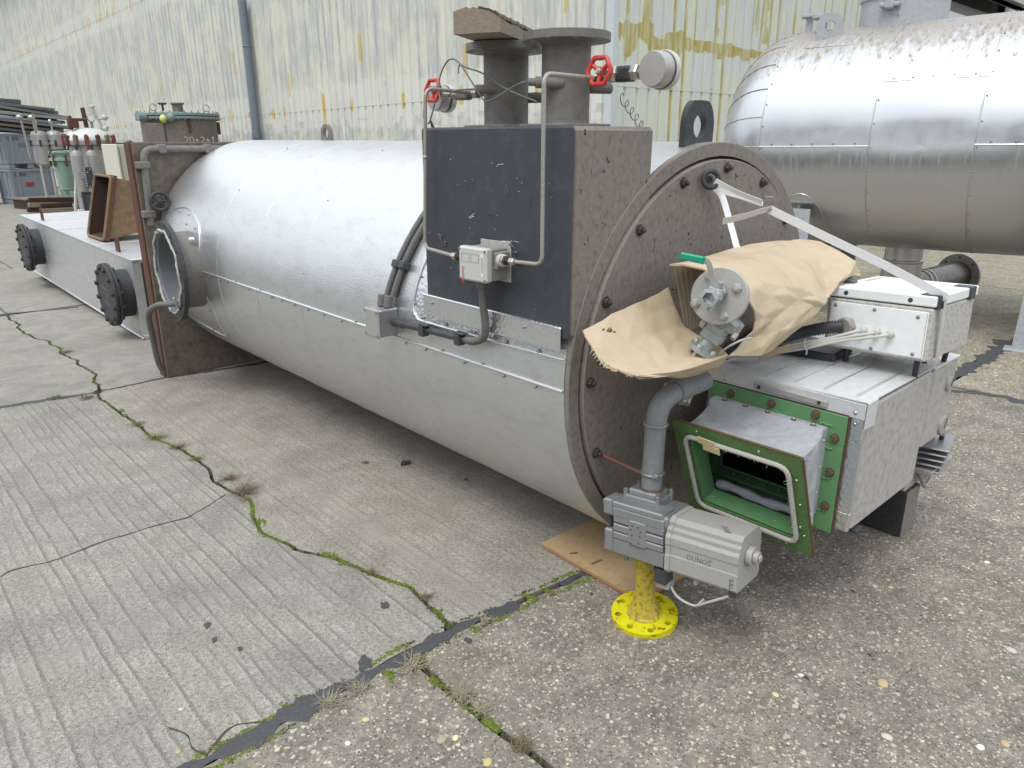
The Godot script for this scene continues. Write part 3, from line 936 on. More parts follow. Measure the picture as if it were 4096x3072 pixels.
func moss() -> void:
	var base := G.new()
	base.ball(Vector3.ZERO, Vector3.ONE, 6, 4)
	var mm := MultiMesh.new()
	mm.transform_format = MultiMesh.TRANSFORM_3D
	mm.use_colors = true
	mm.mesh = base.mesh()
	var xs := []
	var f := noise(77, 2.2, 2)
	var put := func(p: Vector2, w: float, bright: float) -> void:
		for k in 5:
			var s := rng.randf_range(0.0016, 0.004)
			var o := Vector2(rng.randfn(0, w), rng.randfn(0, w))
			var c := rgb(52, 64, 26).lerp(rgb(98, 116, 30), clampf(bright + rng.randf_range(-0.3, 0.3), 0, 1))
			if rng.randf() < 0.12:
				c = rgb(104, 92, 52)
			xs.append([Transform3D(Basis(Vector3.UP, rng.randf() * TAU) * Basis.from_scale(v3(s * 1.2, s * rng.randf_range(0.5, 0.9), s)), v3(p.x + o.x, rng.randf_range(-0.003, 0.0015), p.y + o.y)), c])
	for line in [[rough_line(CRACK, 0.009, 3, 0.0, 0.004), 0.0045, -0.12], [rough_line(CRACK_FAR, 0.02, 4, 0.0, 0.01), 0.008, 0.1], [rough_line(SIDE.slice(0, 3), 0.008, 7, 0.0, 0.004), 0.007, -0.1], [rough_line(JOINT.slice(1, 6), 0.006, 5, -0.03, 0.004), 0.006, 0.08], [rough_line(JOINT.slice(1, 6), 0.006, 5, 0.036, 0.004), 0.006, 0.16], [rough_line([[-1.8, -3.8], [-1.25, -3.7]], 0.01, 5, 0.0, 0.01), 0.014, 0.0]]:
		for p in line[0]:
			var v := f.get_noise_2d(p.x, p.y)
			if v > line[2]:
				put.call(p, line[1], 0.25 + v * 1.6)
			elif rng.randf() < 0.25:
				put.call(p, line[1] * 0.7, 0.0)
	for q in [[-1.33, -0.14], [-1.22, -0.13], [-1.25, -0.02], [-1.24, 0.23], [-1.24, 0.21], [-1.62, -0.215], [-1.58, -0.215], [-1.0, -0.13], [-1.13, -0.88], [-1.11, -0.78], [-1.12, -0.84], [-1.04, -0.29], [-0.75, -0.13], [-0.68, -0.125], [-1.22, -3.2], [-1.23, -3.1], [-1.2, -1.3]]:
		for k in 34:
			put.call(Vector2(q[0] + rng.randfn(0, 0.0065), q[1] + rng.randfn(0, 0.016)), 0.003, 0.8)
	mm.instance_count = xs.size()
	for i in xs.size():
		mm.set_instance_transform(i, xs[i][0])
		mm.set_instance_color(i, xs[i][1].srgb_to_linear())
	var m := mat("moss", Color.WHITE, 0.95)
	m.vertex_color_use_as_albedo = true
	var o := MultiMeshInstance3D.new()
	o.name = "moss"
	o.multimesh = mm
	o.material_override = m
	o.transform = EF
	add_child(o, true)
	tag(o, "green moss growing along the cracks and joints of the concrete", "moss")
	stuff(o)
	# tufts
	mat("dry_grass", rgb(142, 133, 114), 0.9)
	mat("brown_weed", rgb(116, 100, 80), 0.9)
	mat("green_weed", rgb(112, 116, 66), 0.9)
	var tuft := func(x: float, z: float, size: float, blades: int, m2: Material, spread: float) -> MeshInstance3D:
		var g := G.new()
		for k in blades:
			var a := rng.randf() * TAU
			var dir := v3(cos(a), 0, sin(a))
			var L := size * rng.randf_range(0.4, 1.1)
			var b := v3(rng.randfn(0, size * 0.22), 0, rng.randfn(0, size * 0.22))
			var w := 0.0012 + 0.0007 * rng.randf()
			var side := dir.cross(Vector3.UP) * w
			var up := rng.randf_range(0.15, 0.8)
			var prev := b
			var pts := []
			for s in 5:
				var t := s / 4.0
				pts.append(b + dir * L * spread * t * (0.5 + 0.5 * t) + Vector3.UP * (0.002 + L * up * (t - 0.6 * t * t)) + side * (2.5 * sin(t * 3.0 + a)))
			for s in 4:
				var w0 := 1.0 - s * 0.22
				var w1 := 1.0 - (s + 1) * 0.22
				g.quad(pts[s] - side * w0, pts[s] + side * w0, pts[s + 1] + side * w1, pts[s + 1] - side * w1)
		var o2 := obj("grass_tuft", g, m2, self)
		o2.transform = EF * at(v3(x, 0, z))
		return o2
	var list := [
		[-1.26, -0.12, 0.055, 55, "dry_grass", 1.1, "straw-dry grass tuft sprawling over the bitumen where the joints cross"],
		[-1.43, -0.15, 0.045, 40, "dry_grass", 1.2, "flat straw-dry grass tuft on the bitumen joint left of the crossing"],
		[-1.52, -0.16, 0.05, 55, "dry_grass", 1.0, "bushy straw-dry grass tuft lowest on the bitumen joint"],
		[-1.22, 0.08, 0.06, 90, "dry_grass", 0.9, "largest straw-dry grass tuft, in the mossy side joint near the foreground"],
		[-1.225, 0.16, 0.045, 45, "dry_grass", 1.0, "dry grass tuft next to bright moss in the foreground side joint"],
		[-1.23, 0.33, 0.045, 70, "brown_weed", 0.7, "brown weed tuft at the bottom edge in the side joint"],
		[-0.95, -0.14, 0.035, 40, "dry_grass", 0.8, "small straw tuft at the edge of the bitumen joint near the crack's end"],
		[-1.22, -2.89, 0.06, 45, "brown_weed", 0.9, "brown weed tuft in the long crack, just before its far end"],
		[-1.21, -2.6, 0.08, 60, "green_weed", 0.9, "olive grass tuft in the long crack, second from the far joint"],
		[-1.17, -2.38, 0.07, 55, "brown_weed", 0.9, "reddish brown weed tuft halfway along the far stretch of the crack"],
		[-1.16, -2.16, 0.06, 50, "green_weed", 0.8, "olive weed tuft above the small bend of the long crack"],
		[-1.13, -1.82, 0.07, 55, "brown_weed", 0.9, "brown weed tuft beside green moss at the bend of the crack"],
		[-1.13, -1.63, 0.1, 110, "brown_weed", 1.0, "widest brown weed tuft, where the thin crack meets the long crack"],
		[-1.17, -1.55, 0.05, 30, "dry_grass", 0.8, "pale dry tuft just in front of the widest brown weed"],
		[-1.07, -0.65, 0.035, 30, "brown_weed", 0.7, "small brown weed near the foreground end of the mossy crack"],
		[-1.02, -0.38, 0.045, 40, "brown_weed", 0.7, "brown weed tuft closest to where the crack reaches the bitumen joint"],
		[-1.3, -3.62, 0.08, 60, "brown_weed", 0.9, "dry weed tuft where the far bitumen joint meets the crack"],
		[-1.45, -3.76, 0.07, 60, "green_weed", 0.8, "green grass tuft on the far bitumen joint left of the crack"],
		[-1.13, -4.96, 0.09, 60, "green_weed", 0.8, "olive weed tuft in the far crack beside the silver duct box"]]
	for t in list:
		tag(tuft.call(t[0], t[1], t[2] * 1.05, int(t[3] * 1.5), M[t[4]], t[5]), t[6], "weed", "weeds growing in the concrete joints")
	# fallen leaves
	mat("leaf_brown", rgb(104, 88, 74), 0.9)
	mat("leaf_dark", rgb(66, 60, 52), 0.9)
	for q in [[-0.42, -1.37, 0.035, "leaf_dark", "curled dark dead leaf on the slab beside the boiler"], [-0.56, -1.52, 0.02, "leaf_brown", "small reddish brown leaf scrap on the slab, left of the dark leaf"], [-0.32, -1.02, 0.014, "leaf_dark", "tiny dark leaf scrap close under the boiler's side"]]:
		var grid := []
		for i in 5:
			var row := []
			for j in 7:
				var uu := (j / 6.0 - 0.5) * 2
				var w := (1.0 - uu * uu) * 0.55
				var vv := (i / 4.0 - 0.5) * 2
				row.append(v3(uu * q[2], 0.002 + 0.35 * q[2] * (vv * vv * 0.7 + 0.3 * sin(uu * 5 + vv)) * (1 - absf(uu) * 0.5) + 0.1 * q[2], vv * w * q[2]))
			grid.append(row)
		var g := G.new()
		g.sheet(grid, 0.0008)
		var o3 := obj("dead_leaf", g, M[q[3]], self)
		o3.transform = EF * at(v3(q[0], 0, q[1]), q[0] * 7)
		tag(o3, q[4], "leaf")

func streaked(sd: int, right: bool) -> ImageTexture:   # weathered cladding: pale coats rubbed off in vertical streaks, ochre where the sheets overlap
	var N := 1024
	var a := to_bytes(noise(sd, 0.035, 4), N, 512)
	var b := to_bytes(noise(sd + 1, 0.008, 4), N, N)
	var c := to_bytes(noise(sd + 2, 0.11, 3), N, 512)
	var o := to_bytes(noise(sd + 3, 0.02, 3), N, N)
	var d := PackedByteArray()
	d.resize(N * N * 3)
	var cream := Vector3(205, 203, 186)
	var grey := Vector3(182, 183, 178)
	var white := Vector3(213, 213, 203)
	var olive := Vector3(168, 148, 74)
	var ochre := Vector3(196, 158, 74)
	if right:
		cream = Vector3(203, 204, 184)
		grey = Vector3(196, 200, 194)
		white = Vector3(213, 216, 212)
	var cols := PackedFloat32Array()
	var cols2 := PackedFloat32Array()
	for x in N:
		var q := int(x * 10.0 / 1024 / (0.235 if right else 0.1))
		cols.append(absf(fmod(sin(q * 12.9898 + sd) * 43758.5453, 1.0)))
		cols2.append(absf(fmod(sin(q * 78.233 + sd * 3.0) * 12543.123, 1.0)))
	for y in N:
		var m := (1.0 - float(y) / N) * 8.0   # height in metres
		for x in N:
			var i := y * N + x
			var s: float = a[((y >> 4) & 511) * N + x] / 255.0
			var s2: float = c[((y >> 3) & 511) * N + x] / 255.0
			var n: float = b[i] / 255.0
			var w: float = o[i] / 255.0
			var k := clampf((s - 0.5) * 3.2 + (n - 0.5) * 2.0 + 0.5, 0, 1)
			var p := grey.lerp(cream, k)
			p = p.lerp(white, clampf((s2 - 0.55) * 2.4, 0, 0.55))
			if right:
				var low := 2.62 + 0.14 * (w - 0.5) * 2 + (s - 0.5) * 0.3
				var high := 2.92 + (n - 0.5) * 0.5 + (cols[x] - 0.5) * 0.2
				var xm := x * 10.0 / N
				if xm > 1.4:
					low = 2.66 + (w - 0.5) * 0.16
					high = 2.80 + (n - 0.5) * 0.16
				var t := 0.0
				if m > low and m < high and xm < 3.7:
					t = 0.9
				var fx := fmod(xm, 0.235) / 0.235
				var rib := clampf(1.3 - absf(fx - 0.86) / (0.07 + 0.16 * cols2[x]), 0, 1)
				if cols[x] > 0.18 and (m > 2.5 or cols2[x] > 0.35):
					t = maxf(t, rib * clampf((s - 0.22) * 4.0, 0, 1) * 0.9)
				if cols2[x] > 0.8 and fx > 0.5 and m > 1.9 and m < 2.7:
					t = maxf(t, 0.7 * clampf((w - 0.3) * 5.0, 0, 1))
				if cols[x] > 0.55 and fx < 0.7 and m > 2.9 and xm < 4.0:
					t = maxf(t, clampf((w * 0.5 + s * 0.8 - 0.66) * 6.0, 0, 0.75))
				t *= clampf(0.75 + (s2 - 0.5) * 1.4, 0.3, 1.0)
				p = p.lerp(olive, t)
			else:
				var e1 := absf(m - 2.2 - (n - 0.5) * 0.2)
				var e2 := absf(m - 5.25)
				var e := minf(e1, e2)
				if e < 0.22 + 0.3 * s2:
					p = p.lerp(white, 0.55)
				var t := 0.0
				if cols[x] > 0.8 and e < 0.05 + 0.16 * cols2[x] + (s - 0.5) * 0.3:
					t = 0.75
				if cols[x] < 0.05 and absf(m - 2.6 - cols2[x] * 3.0) < 0.22:
					t = 0.6
				t *= clampf(0.4 + (s2 - 0.3) * 1.8, 0, 1)
				p = p.lerp(ochre, t)
				if m < 2.0:
					p = p.lerp(grey * 0.93, clampf((w - 0.5) * 3.0, 0, 0.6))
			d[i * 3] = int(clampf(p.x, 0, 255))
			d[i * 3 + 1] = int(clampf(p.y, 0, 255))
			d[i * 3 + 2] = int(clampf(p.z, 0, 255))
	return texture_of(N, N, d)

func sheet_mesh(p0: Vector3, dir: Vector3, out: Vector3, s0: float, y0: float, y1: float, pitch: float, n: int) -> ArrayMesh:
	var g := G.new()
	var prof := [[0.0, 0.0], [0.72, 0.0], [0.78, -0.022], [0.93, -0.022], [1.0, 0.0]]
	for k in n:
		for i in 4:
			var a: float = (k + prof[i][0]) * pitch
			var b: float = (k + prof[i + 1][0]) * pitch
			var st := g.v.size()
			var A: Vector3 = p0 + dir * a + out * prof[i][1]
			var B: Vector3 = p0 + dir * b + out * prof[i + 1][1]
			g.quad(A + v3(0, y0, 0), B + v3(0, y0, 0), B + v3(0, y1, 0), A + v3(0, y1, 0))
			var uv := [Vector2((s0 + a) / 10, 1 - y0 / 8), Vector2((s0 + b) / 10, 1 - y0 / 8), Vector2((s0 + b) / 10, 1 - y1 / 8), Vector2((s0 + a) / 10, 1 - y1 / 8)]
			var od := [0, 2, 1, 0, 3, 2]
			for q in 6:
				g.u[st + q] = uv[od[q]]
	# folded lower edge
	g.quad(p0 + v3(0, y0, 0) - out * 0.02, p0 + dir * pitch * n + v3(0, y0, 0) - out * 0.02, p0 + dir * pitch * n + v3(0, y0, 0), p0 + v3(0, y0, 0))
	return g.mesh()

func hall() -> void:
	var h := thing("industrial_hall", "pale weathered industrial hall clad in vertical ribbed sheets behind the machines", "building", EF)
	var lm := mat("hall_cladding", Color.WHITE, 0.75)
	lm.albedo_texture = streaked(301, false)
	var rm := mat("hall_cladding_olive", Color.WHITE, 0.7)
	rm.albedo_texture = streaked(311, true)
	var tiers := [[0.05, 2.24], [2.18, 5.26], [5.2, 8.0]]
	for t in 3:
		for k in 44:
			var z := -4.78 - k * 0.94 - 0.94
			add("cladding_sheet", sheet_mesh(v3(5.0 - 0.003 * t, 0, z), v3(0, 0, 1), v3(-1, 0, 0), k * 0.94 * -1.0 + 60.0, tiers[t][0], tiers[t][1], 0.235, 4), lm, h)
		for k in 10:
			var x := 5.06 + k * 0.94
			add("cladding_sheet", sheet_mesh(v3(x, 0, -4.7 + 0.003 * t), v3(1, 0, 0), v3(0, 0, 1), k * 0.94, tiers[t][0], tiers[t][1], 0.235, 4), rm, h)
		for k in 5:
			add("cladding_sheet", sheet_mesh(v3(19.1 + k * 0.94, 0, -4.7 + 0.003 * t), v3(1, 0, 0), v3(0, 0, 1), 5 + k * 0.94, tiers[t][0], tiers[t][1], 0.235, 4), rm, h)
	var g := G.new()
	g.box(v3(5.03, 4.0, -4.74), v3(0.1, 8.0, 0.12), 0.006)
	obj("corner_flashing", g, mat("flashing", rgb(190, 196, 196), 0.5), h)
	g = G.new()
	g.box(v3(14.6, 4.05, -27), v3(19.0, 8.1, 44.3))
	obj("hall_core", g, mat("core_grey", rgb(110, 110, 108), 0.9), h)
	g = G.new()
	g.box(v3(5.06, 0.02, -26), v3(0.2, 0.1, 42.4))
	g.box(v3(10, 0.02, -4.77), v3(9.8, 0.1, 0.2))
	obj("plinth", g, mat("plinth_grey", rgb(120, 116, 110), 0.9), h)
	g = G.new()
	g.box(v3(14.8, 8.2, -27), v3(20.6, 0.25, 46))
	obj("roof", g, M.cast_grey, h)
	var p := thing("downpipe", "blue grey plastic downpipe running up the pale ribbed wall", "downpipe", EF * at(v3(4.86, 0, -14.38)))
	g = G.new()
	g.cyl(v3(0, 0, 0), v3(0, 4.36, 0), 0.085, -1, 24)
	obj("pipe", g, M.pipe_blue, p)
	g = G.new()
	g.cyl(v3(0, 1.70, 0), v3(0, 1.84, 0), 0.097, -1, 24, 0.006)
	g.cyl(v3(0, 1.6, 0), v3(0, 1.63, 0), 0.093, -1, 24, 0.004)
	obj("socket", g, M.pipe_blue, p)
	g = G.new()
	g.torus(Transform3D(Basis.IDENTITY, v3(0, 3.5, 0)), 0.09, 0.008)
	g.cyl(v3(0.08, 3.5, 0), v3(0.16, 3.5, 0), 0.008)
	obj("bracket", g, M.screw_dull, p)
	# open bay with a steel beam at the right end of the hall
	var c := thing("loading_bay_canopy", "grey steel canopy over an open bay at the right end of the hall", "canopy", EF * at(v3(16.8, 0, -4.4)))
	g = G.new()
	g.box(v3(0, 4.52, 0.1), v3(4.7, 0.3, 0.2), 0.01)
	g.box(v3(0, 4.39, 0.14), v3(4.7, 0.04, 0.34), 0.005)
	obj("beam", g, M.gauge_grey, c)
	g = G.new()
	g.box(v3(0, 4.75, -0.2), v3(4.9, 0.14, 0.9))
	obj("roof", g, M.gauge_grey, c)
	g = G.new()
	g.box(v3(0, 2.1, -0.24), v3(4.6, 4.2, 0.1))
	obj("back_panel", g, mat("bay_panel", rgb(146, 144, 138), 0.8), c)
	g = G.new()
	g.box(v3(-1.1, 3.86, -0.16), v3(2.0, 0.28, 0.05))
	obj("window", g, mat("bay_window", rgb(214, 220, 226), 0.15), c)
	g = G.new()
	g.box(v3(1.95, 2.0, 0.05), v3(0.14, 4.5, 0.16))
	obj("post", g, M.black_steel, c)

const CY := 0.779
const CR := 0.729

func on_shell(deg: float, z: float, lift := 0.0) -> Vector3:
	var a := deg_to_rad(deg)
	return v3(-cos(a) * (CR + lift), CY + sin(a) * (CR + lift), z)

func shell_patch(g: G, lift: float, z0: float, z1: float, a0: float, a1: float, seg: int, th := 0.006) -> G:
	for k in seg:
		var A := lerpf(a0, a1, float(k) / seg)
		var B := lerpf(a0, a1, float(k + 1) / seg)
		var na := v3(-cos(deg_to_rad(A)), sin(deg_to_rad(A)), 0)
		var nb := v3(-cos(deg_to_rad(B)), sin(deg_to_rad(B)), 0)
		g.quadn(on_shell(A, z0, lift), on_shell(A, z1, lift), on_shell(B, z1, lift), on_shell(B, z0, lift), na, na, nb, nb)
		g.quad(on_shell(A, z1, lift), on_shell(A, z1, lift - th), on_shell(B, z1, lift - th), on_shell(B, z1, lift))
		g.quad(on_shell(A, z0, lift - th), on_shell(A, z0, lift), on_shell(B, z0, lift), on_shell(B, z0, lift - th))
	g.quad(on_shell(a0, z1, lift), on_shell(a0, z0, lift), on_shell(a0, z0, lift - th), on_shell(a0, z1, lift - th))
	g.quad(on_shell(a1, z0, lift), on_shell(a1, z1, lift), on_shell(a1, z1, lift - th), on_shell(a1, z0, lift - th))
	return g

func dented_sheet(g: G, lift: float, z0: float, z1: float, a0: float, a1: float) -> G:   # cladding with slight dents and a rippled surface
	var f := noise(71, 1.0, 3)
	var rad := func(a: float, z: float) -> float: return lift + 0.0018 * f.get_noise_3d(cos(deg_to_rad(a)) * 2.2, sin(deg_to_rad(a)) * 2.2, z * 1.6) + 0.0006 * f.get_noise_3d(cos(deg_to_rad(a)) * 8.0, sin(deg_to_rad(a)) * 8.0, z * 5.0)
	var nrm := func(a: float, z: float) -> Vector3:
		var p: Vector3 = on_shell(a, z, rad.call(a, z))
		return (on_shell(a, z + 0.01, rad.call(a, z + 0.01)) - p).cross(on_shell(a + 0.7, z, rad.call(a + 0.7, z)) - p).normalized()
	var na := 45
	var nz := 24
	var P := []
	var N := []
	for i in na + 1:
		var pr := []
		var nr := []
		for j in nz + 1:
			var a := lerpf(a0, a1, float(i) / na)
			var z := lerpf(z0, z1, float(j) / nz)
			pr.append(on_shell(a, z, rad.call(a, z)))
			nr.append(nrm.call(a, z))
		P.append(pr)
		N.append(nr)
	for i in na:
		for j in nz:
			g.quadn(P[i][j], P[i][j + 1], P[i + 1][j + 1], P[i + 1][j], N[i][j], N[i][j + 1], N[i + 1][j + 1], N[i + 1][j])
		for e in [0, nz]:
			var A: Vector3 = P[i][e]
			var B: Vector3 = P[i + 1][e]
			var c := v3(0, CY, A.z)
			var A2 := A.lerp(c, 0.006)
			var B2 := B.lerp(c, 0.006)
			if e:
				g.quad(A, A2, B2, B)
			else:
				g.quad(A2, A, B, B2)
	return g

func bead(pts: Array, r: float, m: Material, parent: Node, called := "bead") -> MeshInstance3D:
	var g := G.new()
	g.tube(pts, r, 8)
	return obj(called, g, m, parent)

func nut_with_stud(r := 0.0145, h := 0.013, stud := 0.024) -> ArrayMesh:   # along +z
	var g := G.new()
	g.cyl(v3(0, 0, 0), v3(0, 0, 0.003), r * 1.25, -1, 16)
	g.hexnut(v3(0, 0, 0.003), v3(0, 0, h), r)
	g.cyl(v3(0, 0, h), v3(0, 0, stud), r * 0.52, -1, 10, 0.002)
	return g.mesh()

func axis_xf(p: Vector3, dir: Vector3) -> Transform3D:   # local y along dir
	return Transform3D(G.frame(dir), p)

func boiler() -> void:
	var b := thing("thermal_oil_boiler", "long silver horizontal boiler with rusty round cover, black header box and green-flanged burner", "boiler", BF)
	var g: G
	# cladding
	var zs := [-3.665, -2.70, -1.71, -0.83, -0.018]
	for k in 4:
		for half in 2:
			g = G.new()
			dented_sheet(g, -0.0007 * (k % 2) + (0.0012 if half == 0 else 0.0), zs[k] - (0.02 if k else 0.0), zs[k + 1], 0.0 if half == 0 else 180.0, 180.0 if half == 0 else 360.0)
			obj("cladding_sheet", g, M.stucco_aluminium, b)
	for z in [-2.70, -2.20, -1.71]:
		var pts := []
		for k in 61:
			pts.append(on_shell(-85 + k * 4, z, 0.0))
		bead(pts, 0.0017, M.stucco_aluminium, b, "cladding_joint")
	var seam := []
	for k in 31:
		seam.append(on_shell(0.3, lerpf(-2.945, -0.02, k / 30.0), 0.003))
	bead(seam, 0.0045, M.bright_trim, b, "cladding_seam")
	g = G.new()
	var zz := -2.93
	while zz < -0.03:
		g.ball(on_shell(-0.8 + (1.6 if int(zz * 10) % 3 == 0 else 0.0), zz, 0.004), v3(0.005, 0.005, 0.005), 8, 4)
		zz += rng.randf_range(0.1, 0.16)
	for z in [-2.68, -1.69]:
		for a in [12, 40, 70, 100]:
			g.ball(on_shell(a, z, 0.002), v3(0.004, 0.004, 0.004), 8, 4)
	for q in [[118, -0.1], [112, -0.06], [100, -0.09], [124, -0.05]]:
		g.ball(on_shell(q[0], q[1], 0.003), v3(0.006, 0.006, 0.006), 8, 4)
	stuff(obj("cladding_screws", g, M.screw_dull, b))
	# scratches: bare bright scrapes along the lower side
	g = G.new()
	for q in [[-2.2, -46, -1.75, -52], [-1.9, -50, -1.5, -57], [-0.42, -44, -0.12, -50], [-2.6, -40, -2.4, -44], [-1.1, -30, -0.9, -33], [-0.75, -34, -0.6, -37], [-1.45, -58, -0.9, -61], [-0.3, -38, -0.2, -41]]:
		for k in 8:
			var t0 := k / 8.0
			var t1 := (k + 1) / 8.0
			var w0 := 0.9 * sin(PI * t0) * 0.35
			var w1 := 0.9 * sin(PI * t1) * 0.35
			g.quad(on_shell(lerpf(q[1], q[3], t0) - w0, lerpf(q[0], q[2], t0), 0.0012), on_shell(lerpf(q[1], q[3], t1) - w1, lerpf(q[0], q[2], t1), 0.0012), on_shell(lerpf(q[1], q[3], t1) + w1, lerpf(q[0], q[2], t1), 0.0012), on_shell(lerpf(q[1], q[3], t0) + w0, lerpf(q[0], q[2], t0), 0.0012))
	stuff(obj("scratches", g, mat("scratch", rgb(226, 225, 222), 0.5, 0.3), b))
	# inspection hatch around the side nozzle
	g = G.new()
	shell_patch(g, 0.003, -3.6, -2.955, -33, 22, 16)
	var hatch := obj("hatch_panel", g, M.stucco_aluminium, b)
	var edge := []
	for q in [[-33, -3.6], [-36, -3.3], [-37, -3.08], [-34, -2.98], [-25, -2.95], [0, -2.948], [14, -2.955], [21, -3.01], [25.5, -3.15], [27.5, -3.28], [26.5, -3.42], [24, -3.52]]:
		edge.append(on_shell(q[0], q[1], 0.005))
	bead(spline(edge, 6), 0.004, M.bright_trim, hatch, "trim")
	g = G.new()
	for q in [[10, -2.99], [19, -3.05], [24.5, -3.2], [25, -3.36], [-20, -2.99], [-6, -2.985], [-35, -3.1], [20, -3.2], [22, -3.46], [-36, -3.25]]:
		g.ball(on_shell(q[0], q[1], 0.006), v3(0.005, 0.005, 0.005), 8, 4)
	stuff(obj("screws", g, M.screw_dull, hatch))
	end_plate(b)
	side_nozzle(b)
	header(b)
	instruments(b)
	front(b)
	burner(b)

func end_plate(b: Node3D) -> void:
	var g := G.new()
	g.box(v3(-0.01, 0.7265, -3.70), v3(1.55, 1.537, 0.025), 0.003)
	var pl := obj("end_plate", g, M.plate_steel, b)
	g = G.new()
	g.box(v3(-0.787, 0.7265, -3.76), v3(0.022, 1.541, 0.1), 0.004)
	g.box(v3(0.767, 0.7265, -3.76), v3(0.022, 1.541, 0.1), 0.004)
	g.box(v3(-0.01, 1.488, -3.765), v3(1.53, 0.018, 0.09), 0.004)
	obj("rim", g, M.rust, pl)
	var pts := path([v3(-0.752, 0.99, -3.655), v3(-0.735, 1.458, -3.655), v3(0.78, 1.444, -3.655)], 0.07, 8)
	g = G.new()
	g.tube(pts, 0.021, 14)
	var pipe := obj("rim_pipe", g, M.nozzle_steel, b)
	for q in [[-0.62, 1.457], [-0.33, 1.454], [-0.05, 1.451], [0.24, 1.449], [0.52, 1.446]]:
		g = G.new()
		g.box(v3(q[0], q[1], -3.66), v3(0.045, 0.056, 0.06), 0.006)
		obj("clamp", g, M.nozzle_steel, pipe)
	for q in [[-0.747, 1.36], [-0.757, 1.06]]:
		g = G.new()
		g.box(v3(q[0], q[1], -3.66), v3(0.075, 0.045, 0.06), 0.006)
		obj("clamp", g, M.nozzle_steel, pipe)
	# dark handwheel on the plate
	var w := axis_xf(v3(-0.70, 1.142, -3.585), v3(-0.25, 0.05, 1))
	g = G.new()
	g.torus(w, 0.053, 0.011, 32, 10)
	for k in 5:
		var d := Vector3(cos(k * TAU / 5), 0, -sin(k * TAU / 5))
		g.cyl(w * (d * 0.012), w * (d * 0.05), 0.009, 0.006, 8)
	g.cyl(w * v3(0, -0.07, 0), w * v3(0, 0.012, 0), 0.016, -1, 14, 0.003)
	g.hexnut(w * v3(0, 0.012, 0), w * v3(0, 0.022, 0), 0.011)
	obj("handwheel", g, M.black_steel, b)
	# lifting lug on the rear top
	lug(b, Transform3D(Basis(Vector3.BACK, Vector3.UP, Vector3.LEFT), v3(0.012, 1.485, -2.72)), 0.06, 0.052, 0.031, 0.062, 0.022, M.nozzle_steel, "lifting_lug", 1.0, 0.0)

func v2(x: float, y: float) -> Vector2:
	return Vector2(x, y)

func lug(parent: Node, xf: Transform3D, cx: float, half: float, hole: float, up: float, th: float, m: Material, called := "lifting_lug", tall := 1.0, square := 0.35) -> MeshInstance3D:   # plate in local xy with an eye, made of two halves
	var g := G.new()
	for s in [-1.0, 1.0]:
		var poly := PackedVector2Array()
		poly.append(v2(cx, -0.06))
		poly.append(v2(cx + s * half, -0.06))
		for k in 9:
			var t := k * PI / 16
			poly.append(v2(cx + s * half * (square + (1.0 - square) * cos(t)) if k < 8 else cx + s * half * 0.0, up + half * sin(t)))
		for k in 11:
			var t := PI / 2 - k * PI / 10
			poly.append(v2(cx + s * hole * cos(t), up + hole * tall * sin(t)))
		g.prism(xf, poly, th)
	return obj(called, g, m, parent)

func side_nozzle(b: Node3D) -> void:
	var g := G.new()
	var c := v3(0, 0.768, -3.14)
	var out := v3(-1, 0, -0.055).normalized()
	var xf := axis_xf(v3(-0.828, c.y, c.z), out)
	g.flange(xf, 0.241, 0.297, 0.026, 16, 0.279, 0.010, 4, 0.13)
	var fl := obj("nozzle_flange", g, M.black_steel, b)
	g = G.new()
	var nx := axis_xf(v3(-0.66, c.y, c.z + 0.01), out)
	g.lathe(nx, [[0.228, 0], [0.228, 0.17]], 48)
	obj("nozzle_neck", g, M.nozzle_steel, b)
	g = G.new()
	g.lathe(nx, [[0.242, 0.194], [0.226, 0.18], [0.226, 0.07], [0.0, 0.068]], 48)
	obj("nozzle_bore", g, mat("bore_grey", rgb(112, 116, 120), 0.5, 0.3), b)
	var rope := []
	for k in 62:
		var t := 2.35 + k * TAU / 58
		var r := 0.243 + 0.005 * sin(k * 1.7) + (0.012 if k > 57 else 0.0)
		rope.append(xf * (v3(r * cos(t) * -1.0, 0.030 + 0.004 * sin(k * 0.9) + (0.012 * (k - 57) if k > 57 else 0.0), r * sin(t))))
	g = G.new()
	g.tube(rope, 0.0085, 7, 0.0025)
	for k in 150:
		var i := rng.randi() % (rope.size() - 1)
		var p: Vector3 = rope[i]
		g.cyl(p, p + v3(rng.randfn(-0.006, 0.006), rng.randfn(0, 0.01), rng.randfn(0, 0.01)), 0.0016, 0.0006, 4)
	obj("sealing_rope", g, M.braid, fl)
	# corrugated hose hanging out over the rim
	var pts := resample(spline([v3(-0.76, 0.72, -2.99), v3(-0.79, 0.67, -2.97), v3(-0.82, 0.62, -3.01), v3(-0.87, 0.585, -3.09), v3(-0.92, 0.56, -3.22), v3(-0.93, 0.48, -3.38), v3(-0.89, 0.3, -3.52), v3(-0.86, 0.12, -3.60), v3(-0.83, 0.03, -3.63)], 10), 0.009)
	g = G.new()
	g.tube(pts, 0.019, 10, 0.004)
	obj("corrugated_hose", g, M.conduit_grey, b)
	g = G.new()
	g.cyl(v3(-0.735, 0.965, -2.975), v3(-0.765, 0.967, -2.972), 0.011, -1, 14, 0.003)
	obj("plug", g, M.white_paint, b)

